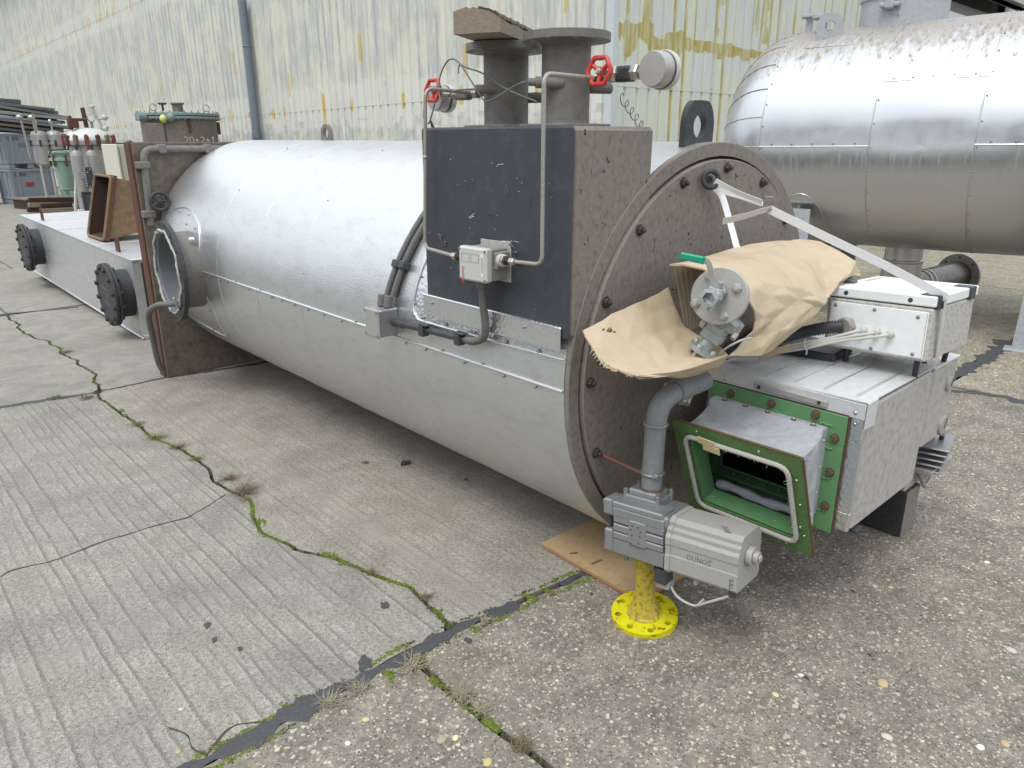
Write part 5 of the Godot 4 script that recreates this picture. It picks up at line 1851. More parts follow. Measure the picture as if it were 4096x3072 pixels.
	add("lettering", text_mesh("DUNGS", 0.0165), M.ink, v, tx)
	add("lettering", text_mesh("®", 0.006), M.ink, v, Transform3D(tx.basis, xf * v3(-0.0792, -0.008, 0.248)))
	add("lettering", text_mesh("R.B.L.", 0.010), M.black_ink, v, Transform3D(B * Basis(Vector3.DOWN, Vector3.BACK, Vector3.LEFT), xf * v3(-0.0822, -0.041, 0.318)))
	g = G.new()
	g.box(xf * v3(-0.0823, -0.058, 0.3135), v3(0.0006, 0.034, 0.001), 0.0, B)
	obj("print_line", g, M.black_ink, v)
	g = G.new()
	for k in 4:
		g.box(xf * v3(-0.02 - k * 0.009, 0.0803, 0.26 + k * 0.008), v3(0.004, 0.0008, 0.02), 0.0, B)
	stuff(obj("rub_marks", g, M.ink, v))
	g = G.new()
	g.cyl(xf * v3(-0.012, 0.012, 0.334), xf * v3(-0.012, 0.012, 0.352), 0.031, -1, 8, 0.003)
	g.cyl(xf * v3(-0.012, 0.012, 0.352), xf * v3(-0.012, 0.012, 0.366), 0.019, -1, 20, 0.002)
	g.cyl(xf * v3(-0.012, 0.012, 0.366), xf * v3(-0.012, 0.012, 0.372), 0.011, -1, 16, 0.002)
	obj("setting_knob", g, M.gauge_grey, v)
	g = G.new()
	g.box(xf * v3(-0.042, -0.118, 0.085), v3(0.05, 0.05, 0.042), 0.005, B)
	g.box(xf * v3(-0.05, -0.092, 0.316), v3(0.04, 0.026, 0.022), 0.003, B)
	obj("cable_plug", g, M.dark_plastic, v)
	g = G.new()
	g.box(xf * v3(-0.03, -0.15, 0.085), v3(0.045, 0.03, 0.045), 0.004, B)
	g.box(xf * v3(-0.05, -0.093, 0.2), v3(0.03, 0.03, 0.012), 0.003, B)
	obj("plug_base", g, M.cover_grey, v)
	g = G.new()
	g.tube(spline([xf * v3(-0.03, -0.15, 0.1), xf * v3(-0.03, -0.185, 0.13), xf * v3(-0.035, -0.19, 0.19), xf * v3(-0.04, -0.155, 0.22), xf * v3(-0.035, -0.185, 0.2), xf * v3(-0.05, -0.16, 0.23), xf * v3(-0.055, -0.125, 0.28), xf * v3(-0.05, -0.105, 0.31)], 8), 0.004, 8)
	obj("cable", g, M.cable_grey, v)

func duct(b: Node3D) -> void:
	var g := G.new()
	var x0 := -0.113
	var x1 := 0.427
	var y0 := 0.333
	var y1 := 0.760
	var z0 := 0.1
	var z1 := 0.643
	# face towards the flange, four strips round the opening
	var oy0 := 0.40
	var oy1 := 0.64
	var oz0 := 0.17
	var oz1 := 0.52
	g.box(v3(x0 + 0.01, (y0 + oy0) / 2, (z0 + z1) / 2), v3(0.02, oy0 - y0, z1 - z0), 0.004)
	g.box(v3(x0 + 0.01, (y1 + oy1) / 2, (z0 + z1) / 2), v3(0.02, y1 - oy1, z1 - z0), 0.004)
	g.box(v3(x0 + 0.01, (oy0 + oy1) / 2, (z0 + oz0) / 2), v3(0.02, oy1 - oy0, oz0 - z0))
	g.box(v3(x0 + 0.01, (oy0 + oy1) / 2, (z1 + oz1) / 2), v3(0.02, oy1 - oy0, z1 - oz1))
	g.box(v3((x0 + x1) / 2, (y0 + y1) / 2, z0 + 0.01), v3(x1 - x0 - 0.04, y1 - y0 - 0.01, 0.018))
	g.box(v3((x0 + x1) / 2, y0 + 0.01, (z0 + z1) / 2), v3(x1 - x0 - 0.04, 0.02, z1 - z0 - 0.01))
	g.box(v3(x1 - 0.01, (y0 + y1) / 2, (z0 + z1) / 2), v3(0.02, y1 - y0 - 0.01, z1 - z0 - 0.01))
	var d := obj("air_duct", g, M.coarse_stucco, b)
	lab(d, "silver insulated box duct with embossed cladding and grimy side")
	g = G.new()
	g.box(v3((x0 + x1) / 2 + 0.01, (y0 + y1) / 2, z1 - 0.008), v3(x1 - x0 - 0.02, y1 - y0 - 0.006, 0.02), 0.006)
	obj("side_sheet", g, M.dirty_aluminium, d)
	g = G.new()
	var grid := []
	for i in 9:
		var row := []
		for j in 13:
			var u := j / 12.0
			var w := i / 8.0
			row.append(v3(lerpf(x0 - 0.004, x1, u), y1 + 0.004 + 0.006 * sin(PI * u) * sin(PI * w) + 0.01 * w, lerpf(z0, z1 + 0.003, w)))
		grid.append(row)
	g.sheet(grid, -0.004)
	g.box(v3(x0 - 0.004, y1 - 0.018, (z0 + z1) / 2), v3(0.004, 0.05, z1 - z0), 0.001)
	g.box(v3(x0 + 0.03, y1 - 0.03, z1 + 0.004), v3(0.07, 0.085, 0.004), 0.001)
	obj("top_sheet", g, M.dull_top, d)
	g = G.new()
	for k in 5:
		g.box(v3(x0 + 0.27, y1 + 0.0125 + 0.009 * (0.2 + k * 0.17), z0 + 0.1 + k * 0.1), v3(0.5, 0.0012, 0.003))
	stuff(obj("top_scores", g, M.bright_trim, d))
	for q in [[0.735, 0.17], [0.735, 0.615], [0.70, 0.618]]:
		g = G.new()
		g.ball(v3(x0 - 0.007, q[0], q[1]), v3(0.004, 0.006, 0.006), 8, 5)
		obj("screw", g, M.screw_bright, d)
	g = G.new()
	# inner walls seen through the opening
	g = G.new()
	g.quad(v3(x0, oy0, oz0), v3(x0, oy0, oz1), v3(x0 + 0.45, oy0, oz1), v3(x0 + 0.45, oy0, oz0))
	g.quad(v3(x0, oy1, oz1), v3(x0, oy1, oz0), v3(x0 + 0.45, oy1, oz0), v3(x0 + 0.45, oy1, oz1))
	g.quad(v3(x0, oy1, oz0), v3(x0, oy0, oz0), v3(x0 + 0.45, oy0, oz0), v3(x0 + 0.45, oy1, oz0))
	g.quad(v3(x0, oy0, oz1), v3(x0, oy1, oz1), v3(x0 + 0.45, oy1, oz1), v3(x0 + 0.45, oy0, oz1))
	g.quad(v3(x0 + 0.45, oy0, oz0), v3(x0 + 0.45, oy0, oz1), v3(x0 + 0.45, oy1, oz1), v3(x0 + 0.45, oy1, oz0))
	obj("duct_lining", g, M.rust_dark, d)
	g = G.new()
	g.box(v3(-0.04, y0 - 0.012, 0.63), v3(0.05, 0.012, 0.05), 0.002)
	obj("bottom_hook", g, M.black_steel, d)
	# green counter-flange on the duct
	var py0 := 0.318
	var py1 := 0.717
	var pz0 := 0.119
	var pz1 := 0.598
	var px := -0.1215
	g = G.new()
	g.box(v3(px, (py0 + oy0 + 0.02) / 2, (pz0 + pz1) / 2), v3(0.009, oy0 + 0.02 - py0, pz1 - pz0), 0.002)
	g.box(v3(px, (py1 + oy1 - 0.02) / 2, (pz0 + pz1) / 2), v3(0.009, py1 - oy1 + 0.02, pz1 - pz0), 0.002)
	g.box(v3(px, (oy0 + oy1) / 2, (pz0 + oz0 + 0.02) / 2), v3(0.009, oy1 - oy0 - 0.04, oz0 + 0.02 - pz0))
	g.box(v3(px, (oy0 + oy1) / 2, (pz1 + oz1 - 0.02) / 2), v3(0.009, oy1 - oy0 - 0.04, pz1 - oz1 + 0.02))
	# welded collar
	g.box(v3(px - 0.03, oy0 + 0.012, (oz0 + oz1) / 2), v3(0.06, 0.006, oz1 - oz0 - 0.03))
	g.box(v3(px - 0.03, oy1 - 0.012, (oz0 + oz1) / 2), v3(0.06, 0.006, oz1 - oz0 - 0.03))
	g.box(v3(px - 0.03, (oy0 + oy1) / 2, oz0 + 0.012), v3(0.06, oy1 - oy0 - 0.032, 0.006))
	g.box(v3(px - 0.03, (oy0 + oy1) / 2, oz1 - 0.012), v3(0.06, oy1 - oy0 - 0.032, 0.006))
	var fl := obj("green_flange", g, M.green_paint, b)
	lab(fl, "square green painted counter-flange bolted on the duct")
	g = G.new()
	g.box(v3(px + 0.006, (py0 + py1) / 2, pz1 + 0.0035), v3(0.016, py1 - py0, 0.003))
	g.box(v3(px + 0.006, py1 + 0.003, (pz0 + pz1) / 2), v3(0.014, 0.002, pz1 - pz0))
	obj("rusty_edge", g, M.rust, fl)
	var bm := bolt_head(0.0125, 0.012)
	for q in [[0.692, 0.2], [0.695, 0.35], [0.698, 0.499], [0.64, 0.568], [0.525, 0.569], [0.408, 0.57], [0.64, 0.138], [0.525, 0.14], [0.408, 0.14], [0.342, 0.2], [0.342, 0.35], [0.342, 0.5]]:
		add("bolt", bm, M.bolt_rust, fl, at(v3(px - 0.0045, q[0], q[1])) * Transform3D(Basis(Vector3.RIGHT, q[1] * 11), Vector3.ZERO))
	for q in [[0.668, 0.19], [0.672, 0.36], [0.676, 0.535], [0.6, 0.545], [0.5, 0.55], [0.385, 0.548]]:
		g = G.new()
		for k in 5:
			g.ball(v3(px - 0.006, q[0] + rng.randfn(0, 0.002), q[1] + (k - 2) * 0.008), v3(0.003, 0.004, 0.006), 6, 4)
		obj("weld", g, mat("weld_green", rgb(108, 150, 108), 0.5), fl)
	g = G.new()
	g.box(v3(px - 0.003, 0.741, 0.405), v3(0.01, 0.02, 0.25), 0.002, Basis(Vector3.RIGHT, 0.012))
	var bar := obj("duct_bar", g, M.gauge_grey, d)
	for z in [0.3, 0.505]:
		g = G.new()
		g.cyl(v3(px - 0.0075, 0.74, z), v3(px - 0.009, 0.74, z), 0.0065, -1, 12)
		obj("bar_hole", g, M.bolt_dark, d)
	skew_frame(b)
	# fan housing right of the duct
	g = G.new()
	g.box(v3(0.548, 0.614, 0.386), v3(0.232, 0.298, 0.522), 0.006)
	var hs := obj("fan_housing", g, M.dirty_aluminium, b)
	g = G.new()
	g.box(v3(0.545, 0.766, 0.386), v3(0.25, 0.008, 0.53), 0.002)
	obj("housing_lid", g, M.dull_top, hs)
	for q in [[0.64, 0.6], [0.64, 0.2], [0.46, 0.6]]:
		g = G.new()
		g.hexnut(v3(q[0], 0.77, q[1]), v3(q[0], 0.778, q[1]), 0.008)
		obj("lid_screw", g, M.bolt_dark, hs)
	for q in [[0.604, 0.672, 0.028], [0.624, 0.505, 0.038]]:
		g = G.new()
		var cx := axis_xf(v3(q[0], q[1], 0.646), Vector3.BACK)
		g.lathe(cx, [[q[2], 0], [q[2], 0.008], [q[2] * 0.86, 0.011], [0, 0.011]], 28)
		var cap := obj("inspection_cap", g, M.gauge_grey, hs)
		g = G.new()
		g.box(v3(q[0] + 0.01, q[1] + 0.006, 0.6575), v3(0.006, q[2] * 1.1, 0.002), 0.0, Basis(Vector3.BACK, -0.5))
		obj("cap_slot", g, M.dark_plastic, hs)
	# finned motor and linkage below
	g = G.new()
	for k in 5:
		g.box(v3(0.72, 0.40 - k * 0.024, 0.58 - 0.005 * k), v3(0.2, 0.008, 0.18), 0.003, Basis(Vector3.UP, 0.2))
	g.cyl(v3(0.70, 0.44, 0.55), v3(0.71, 0.24, 0.55), 0.06, -1, 24)
	obj("motor", g, M.cast_grey, b)
	g = G.new()
	g.box(v3(0.73, 0.30, 0.60), v3(0.22, 0.022, 0.1), 0.003)
	obj("motor_bracket", g, M.gauge_grey, b)
	g = G.new()
	g.box(v3(0.72, 0.45, 0.62), v3(0.05, 0.03, 0.05), 0.004)
	obj("motor_bracket", g, M.gauge_grey, b)
	g = G.new()
	g.cyl(v3(0.745, 0.435, 0.625), v3(0.75, 0.36, 0.62), 0.009, -1, 10)
	g.cyl(v3(0.76, 0.3, 0.61), v3(0.76, 0.235, 0.60), 0.009, -1, 10)
	obj("linkage_pin", g, M.black_steel, b)
	g = G.new()
	g.tube(path([v3(0.63, 0.30, 0.6), v3(0.74, 0.19, 0.6), v3(0.84, 0.235, 0.6), v3(0.87, 0.26, 0.59)], 0.02), 0.008, 10)
	obj("linkage_rod", g, M.gauge_grey, b)

func skew_frame(b: Node3D) -> void:
	var xf := spun(v3(-0.35, 0.344, 0.223), -2.11, -1.59, 20.36)
	var B := xf.basis
	var H := 0.373
	var W := 0.432
	var w := 0.052
	var g := G.new()
	g.box(xf * v3(0.003, w / 2, W / 2), v3(0.006, w, W), 0.0012, B)
	g.box(xf * v3(0.003, H - w / 2, W / 2), v3(0.006, w, W), 0.0012, B)
	g.box(xf * v3(0.003, H / 2, w / 2), v3(0.006, H - 2 * w, w), 0.0, B)
	g.box(xf * v3(0.003, H / 2, W - w / 2), v3(0.006, H - 2 * w, w), 0.0, B)
	var f := obj("loose_green_frame", g, M.green_mossy, b)
	lab(f, "moss-stained green frame with white braided rope seal, hanging askew from the fabric sleeve")
	g = G.new()
	g.box(xf * v3(0.036, w + 0.004, W / 2), v3(0.06, 0.005, W - 2 * w), 0.0, B)
	g.box(xf * v3(0.036, H - w - 0.004, W / 2), v3(0.06, 0.005, W - 2 * w), 0.0, B)
	g.box(xf * v3(0.036, H / 2, w + 0.004), v3(0.06, H - 2 * w - 0.016, 0.005), 0.0, B)
	g.box(xf * v3(0.036, H / 2, W - w - 0.004), v3(0.06, H - 2 * w - 0.016, 0.005), 0.0, B)
	obj("frame_collar", g, M.green_paint, f)
	g = G.new()
	g.box(xf * v3(0.003, H + 0.001, W / 2), v3(0.0075, 0.003, W + 0.002), 0.0, B)
	g.box(xf * v3(0.003, H / 2, W + 0.001), v3(0.0075, H * 0.98, 0.003), 0.0, B)
	obj("rusty_edge", g, M.rust, f)
	# rope seal
	var pts := []
	var m := 0.043
	var base := path([v3(0, H - m, W * 0.3), v3(0, H - m, m), v3(0, m, m), v3(0, m, W - m), v3(0, H - m, W - m), v3(0, H - m, W * 0.3)], 0.035, 7)
	var rs := resample(base, 0.0026)
	g = G.new()
	for s in 3:
		pts = []
		for i in rs.size():
			var t: Vector3 = (rs[mini(i + 1, rs.size() - 1)] - rs[maxi(i - 1, 0)]).normalized()
			var n1 := Vector3.RIGHT
			var n2 := t.cross(n1)
			var ph := i * 0.55 + s * TAU / 3
			pts.append(xf * (rs[i] + v3(-0.007, 0, 0) + (n1 * cos(ph) * 0.7 + n2 * sin(ph)) * 0.0036))
		g.tube(pts, 0.0048, 6)
	obj("rope_seal", g, M.braid, f)
	g = G.new()
	for k in 160:
		var i := rng.randi() % rs.size()
		var p: Vector3 = xf * (rs[i] + v3(-0.008 - rng.randf() * 0.004, rng.randfn(0, 0.006), rng.randfn(0, 0.006)))
		g.cyl(p, p + v3(rng.randfn(0, 0.003), rng.randfn(-0.003, 0.004), rng.randfn(0, 0.004)), 0.0006, 0.0003, 4)
	stuff(obj("loose_fibres", g, M.braid, f))
	for q in [[H - 0.036, 0.07, 0.0], [H - 0.058, 0.085, 1.0]]:
		g = G.new()
		g.box(xf * v3(-0.015, q[0], q[1] + 0.06), v3(0.004, 0.026, 0.06), 0.002, B * Basis(Vector3.RIGHT, 0.05))
		obj("paper_tape", g, mat("tape", rgb(196, 178, 138), 0.8), f)
	for q in [[H - 0.018, 0.09], [H - 0.02, 0.3], [0.02, 0.35], [0.2, W - 0.022], [0.29, W - 0.024], [0.08, W - 0.02], [0.11, W - 0.03]]:
		g = G.new()
		g.ball(xf * v3(-0.001, q[0], q[1]), v3(0.003, 0.005, 0.005), 8, 5)
		obj("rivet", g, M.screw_bright, f)
	for k in 6:
		g = G.new()
		g.ball(xf * v3(0.03, w + 0.008, 0.08 + k * 0.055), v3(0.003, 0.003, 0.003), 8, 5)
		g.ball(v3(-0.15, 0.417, 0.2 + k * 0.055), v3(0.003, 0.003, 0.003), 8, 5)
		obj("rivet", g, M.screw_bright, f)
	# fabric sleeve between the two flanges
	var A := []   # rectangle on the fixed flange
	var C := []   # rectangle on the loose frame
	var ry0 := 0.372
	var ry1 := 0.668
	var rz0 := 0.145
	var rz1 := 0.542
	for q in [[ry1, rz0], [ry1, rz1], [ry0, rz1], [ry0, rz0]]:
		A.append(v3(-0.127, q[0], q[1]))
	for q in [[H - 0.03, 0.03], [H - 0.03, W - 0.03], [0.03, W - 0.03], [0.03, 0.03]]:
		C.append(xf * v3(0.008, q[0], q[1]))
	var out := [Vector3.UP, Vector3.BACK, Vector3.DOWN, Vector3.FORWARD]
	var wr := noise(91, 9.0, 3)
	g = G.new()
	for s in 4:
		var grid := []
		for i in 15:
			var row := []
			for j in 21:
				var u := i / 14.0
				var t := j / 20.0
				var p: Vector3 = A[s].lerp(A[(s + 1) % 4], t).lerp(C[s].lerp(C[(s + 1) % 4], t), u)
				var bulge := sin(PI * u) * sin(PI * t)
				var edge := 0.0 if (j == 0 or j == 20) else 1.0
				var drop := 0.03 * sin(PI * u)
				if s == 0:
					drop *= 1.0
				p += out[s] * (wr.get_noise_3d(p.x, p.y * 0.7, p.z) * 0.018 * sin(PI * u) * edge - 0.012 * bulge)
				p += Vector3.DOWN * drop * 0.5
				if u < 0.16:
					p = A[s].lerp(A[(s + 1) % 4], t) + v3(-u * 0.26, 0, 0)
				row.append(p)
			grid.append(row)
		g.sheet(grid, 0.0018)
	var sl := obj("fabric_sleeve", g, M.fabric_grey, b)
	lab(sl, "torn grey fabric sleeve between the two green flanges")
	for z in [0.19, 0.27, 0.35, 0.44, 0.505]:
		g = G.new()
		g.cyl(v3(-0.148, 0.669, z), v3(-0.148, 0.672, z), 0.0095, -1, 16, 0.001)
		g.ball(v3(-0.148, 0.6725, z), v3(0.005, 0.003, 0.005), 10, 5)
		obj("sleeve_rivet", g, M.bolt_rust if true else M.bolt_dark, sl)
		g = G.new()
		g.ball(v3(-0.148, 0.6735, z), v3(0.0045, 0.003, 0.0045), 10, 5)
		obj("rivet_head", g, M.screw_bright, sl)
	for y in [0.63, 0.54, 0.45]:
		g = G.new()
		g.ball(v3(-0.145, y, 0.5435), v3(0.005, 0.005, 0.003), 10, 5)
		obj("rivet_head", g, M.screw_bright, sl)
	g = G.new()
	var roll := []
	for k in 13:
		var t := k / 12.0
		roll.append(C[3].lerp(C[2], 0.06 + 0.88 * t) + v3(0.075, 0.052 + 0.004 * sin(t * 9), 0) )
	var rr := []
	for k in 13:
		rr.append(0.015 + 0.003 * sin(k * 1.9))
	g.tube(roll, 0.021, 12, 0.0, rr)
	obj("folded_fabric", g, mat("fabric_light", rgb(166, 167, 172), 0.7), sl)
	# frayed tear at the near upper corner
	g = G.new()
	var tc: Vector3 = A[1].lerp(C[1], 0.78) + v3(-0.005, -0.035, 0.006)
	g.ball(tc, v3(0.014, 0.016, 0.004), 10, 6)
	obj("tear", g, M.black_void, sl)
	g = G.new()
	for k in 120:
		var a := rng.randf() * TAU
		var p := tc + v3(cos(a) * 0.017, sin(a) * 0.02 + 0.008, 0.003 + rng.randf() * 0.003)
		g.cyl(p, p + v3(rng.randfn(-cos(a) * 0.006, 0.007), rng.randfn(-sin(a) * 0.006, 0.008), rng.randf_range(0.0, 0.01)), 0.0007, 0.0004, 4)
	stuff(obj("frayed_threads", g, M.fabric_grey, sl))

func control_box(b: Node3D) -> void:
	var xf := spun(v3(0.2, 0.831, 0.349), -1.0, -2.1, -1.8)
	var B := xf.basis
	var Lx := 0.37
	var Lz := 0.335
	var g := G.new()
	g.box(xf * v3(Lx / 2, 0.086, Lz / 2), v3(Lx, 0.171, Lz), 0.005, B)
	var c := obj("control_box", g, M.white_grimy, b)
	lab(c, "white sheet metal control box with grimy side, standing on posts over the burner")
	g = G.new()
	g.box(xf * v3(-0.002, 0.084, Lz / 2), v3(0.005, 0.152, Lz - 0.02), 0.002, B)
	obj("cable_entry_panel", g, M.white_paint, c)
	g = G.new()
	g.box(xf * v3(-0.0035, 0.084, Lz / 2), v3(0.004, 0.147, Lz - 0.026), 0.0015, B)
	var rim := obj("panel_rust", g, M.rust_bright, c)
	g = G.new()
	g.box(xf * v3(-0.0045, 0.084, Lz / 2), v3(0.0035, 0.1455, Lz - 0.0275), 0.0015, B)
	obj("panel_face", g, M.white_paint, c)
	var lx := spun(xf * v3(-0.002, 0.176, -0.002), -0.5, -2.1, -2.0)
	g = G.new()
	g.box(lx * v3(0.198, 0.017, 0.17), v3(0.396, 0.034, 0.342), 0.004, lx.basis)
	obj("box_lid", g, M.white_paint, c)
	g = G.new()
	g.box(lx * v3(0.19, -0.002, 0.166), v3(0.36, 0.006, 0.325), 0.001, lx.basis)
	obj("lid_gasket", g, M.dark_plastic, c)
	for q in [[0.148, 0.03], [0.148, 0.16], [0.142, 0.295], [0.02, 0.03], [0.018, 0.165], [0.022, 0.295]]:
		g = G.new()
		g.ball(xf * v3(-0.0065, q[0], q[1]), v3(0.003, 0.0062, 0.0062), 12, 6)
		g.box(xf * v3(-0.0095, q[0], q[1]), v3(0.0008, 0.0016, 0.007), 0.0, B)
		obj("panel_screw", g, M.screw_dull, c)
	for z in [0.06, 0.265]:
		g = G.new()
		g.cyl(lx * v3(0.001, 0.016, z), lx * v3(-0.001, 0.016, z), 0.0075, -1, 16)
		obj("lid_plug", g, M.dark_plastic, c)
	for x in [0.035, 0.325]:
		g = G.new()
		g.box(lx * v3(x, 0.0355, 0.318), v3(0.05, 0.004, 0.056), 0.001, lx.basis)
		g.box(lx * v3(x, 0.015, 0.344), v3(0.05, 0.042, 0.006), 0.001, lx.basis)
		obj("hinge", g, M.dark_plastic, c)
	g = G.new()
	g.box(lx * v3(0.12, 0.04, 0.012), v3(0.034, 0.012, 0.05), 0.003, lx.basis)
	g.ball(lx * v3(0.136, 0.043, 0.012), v3(0.016, 0.008, 0.02), 12, 6)
	obj("lid_clip", g, M.grey_plastic, c)
	g = G.new()
	g.box(lx * v3(0.29, 0.0343, 0.03), v3(0.14, 0.001, 0.022), 0.0, lx.basis)
	obj("brown_label", g, M.cardboard, c)
	for q in [[0.06, 0.06], [0.33, 0.06], [0.06, 0.29], [0.33, 0.29]]:
		g = G.new()
		g.cyl(v3(0.2 + q[0], 0.768, 0.349 + q[1]), xf * v3(q[0], 0.003, q[1]), 0.009, -1, 12)
		obj("post", g, M.black_steel, c)
	g = G.new()
	g.box(v3(0.30, 0.785, 0.27), v3(0.2, 0.035, 0.22), 0.006, Basis(Vector3.UP, 0.1))
	obj("plug_strip", g, M.dark_plastic, c)
	# cable glands and cables
	for q in [[0.913, 0.482], [0.915, 0.525], [0.916, 0.568]]:
		g = G.new()
		g.hexnut(v3(0.196, q[0], q[1]), v3(0.184, q[0], q[1]), 0.0135)
		g.lathe(axis_xf(v3(0.184, q[0], q[1]), Vector3.LEFT), [[0.011, 0], [0.0105, 0.01], [0.008, 0.014], [0, 0.014]], 14)
		obj("cable_gland", g, M.cable_grey, c)
	g = G.new()
	g.hexnut(v3(0.196, 0.918, 0.424), v3(0.18, 0.918, 0.422), 0.031)
	g.lathe(axis_xf(v3(0.18, 0.918, 0.422), v3(-1, 0, -0.15)), [[0.028, 0], [0.027, 0.014], [0, 0.014]], 24)
	obj("hose_gland", g, M.tube_steel, c)
	var ends := [[v3(0.18, 0.913, 0.482), 0.0], [v3(0.18, 0.915, 0.525), 0.012], [v3(0.18, 0.916, 0.568), 0.024]]
	for q in ends:
		var o: float = q[1]
		g = G.new()
		g.tube(spline([q[0], q[0] + v3(-0.035, -0.004, -0.02), v3(0.115, 0.882 - o * 0.3, 0.40 + o), v3(0.085, 0.857 - o * 0.5, 0.325 + o), v3(0.065, 0.812 - o * 0.2, 0.22 + o), v3(0.03, 0.79, 0.15 + o), v3(-0.06, 0.785, 0.1 + o * 0.3)], 8), 0.0055, 8)
		obj("cable", g, M.cable_grey, c)
	g = G.new()
	g.torus(axis_xf(v3(0.088, 0.853, 0.338), v3(0.2, 0.3, 1)), 0.018, 0.002, 16, 6)
	g.box(v3(0.088, 0.83, 0.345), v3(0.006, 0.022, 0.003))
	obj("cable_tie", g, M.off_white_plastic, c)
	g = G.new()
	g.tube(resample(spline([v3(0.17, 0.918, 0.422), v3(0.155, 0.908, 0.375), v3(0.125, 0.882, 0.30), v3(0.07, 0.858, 0.24), v3(0.01, 0.838, 0.19), v3(-0.06, 0.82, 0.13)], 12), 0.0042), 0.0235, 16, 0.0055)
	obj("corrugated_hose", g, M.dark_plastic, c)

func smooth_grid(rows: Array, per_i: int, per_j: int, wob: float, sd: int, creased := false) -> Array:   # rows of control points to a finer, softly curved grid
	var f := noise(sd, 6.0, 4)
	var wide := []
	for r in rows:
		wide.append(spline(r, per_j))
	var out := []
	var C: int = wide[0].size()
	var cols := []
	for j in C:
		var c := []
		for r in wide:
			c.append(r[j])
		if creased:
			var l := []
			for q in c.size() - 1:
				for k in per_i:
					l.append((c[q] as Vector3).lerp(c[q + 1], float(k) / per_i))
			l.append(c[-1])
			cols.append(l)
		else:
			cols.append(spline(c, per_i))
	for i in cols[0].size():
		var row := []
		for j in C:
			var p: Vector3 = cols[j][i]
			row.append(p + v3(f.get_noise_3dv(p), f.get_noise_3dv(p + v3(9, 0, 0)), f.get_noise_3dv(p + v3(0, 9, 0))) * wob)
		out.append(row)
	return out

func crumpled(rows: Array, jit: float, sd: int) -> Array:   # stiff paper: flat facets that meet in sharp creases
	var r := RandomNumberGenerator.new()
	r.seed = sd
	var base := smooth_grid(rows, 2, 2, 0.0, sd)
	for i in base.size():
		for j in base[i].size():
			var k := 0.5 if i == 0 or j == 0 or i == base.size() - 1 or j == base[i].size() - 1 else 1.0
			base[i][j] += v3(r.randfn(0, 1), r.randfn(0, 1), r.randfn(0, 1)) * jit * k
	var f := noise(sd, 14.0, 3)
	var n := 7
	var out := []
	for i in (base.size() - 1) * n + 1:
		var row := []
		for j in (base[0].size() - 1) * n + 1:
			var i0 := mini(i / n, base.size() - 2)
			var j0 := mini(j / n, base[0].size() - 2)
			var u := float(i) / n - i0
			var w := float(j) / n - j0
			var A: Vector3 = base[i0][j0]
			var B: Vector3 = base[i0][j0 + 1]
			var C: Vector3 = base[i0 + 1][j0 + 1]
			var D: Vector3 = base[i0 + 1][j0]
			# two flat triangles to a cell, split along one diagonal or the other
			var p: Vector3
			if (i0 + j0) % 2:
				p = A + (B - A) * w + (C - B) * u if w > u else A + (D - A) * u + (C - D) * w
			else:
				p = A + (B - A) * w + (D - A) * u if w + u < 1.0 else C + (D - C) * (1 - w) + (B - C) * (1 - u)
			row.append(p + v3(f.get_noise_3dv(p), f.get_noise_3dv(p + v3(9, 0, 0)), f.get_noise_3dv(p + v3(0, 9, 0))) * 0.0009)
		out.append(row)
	return out

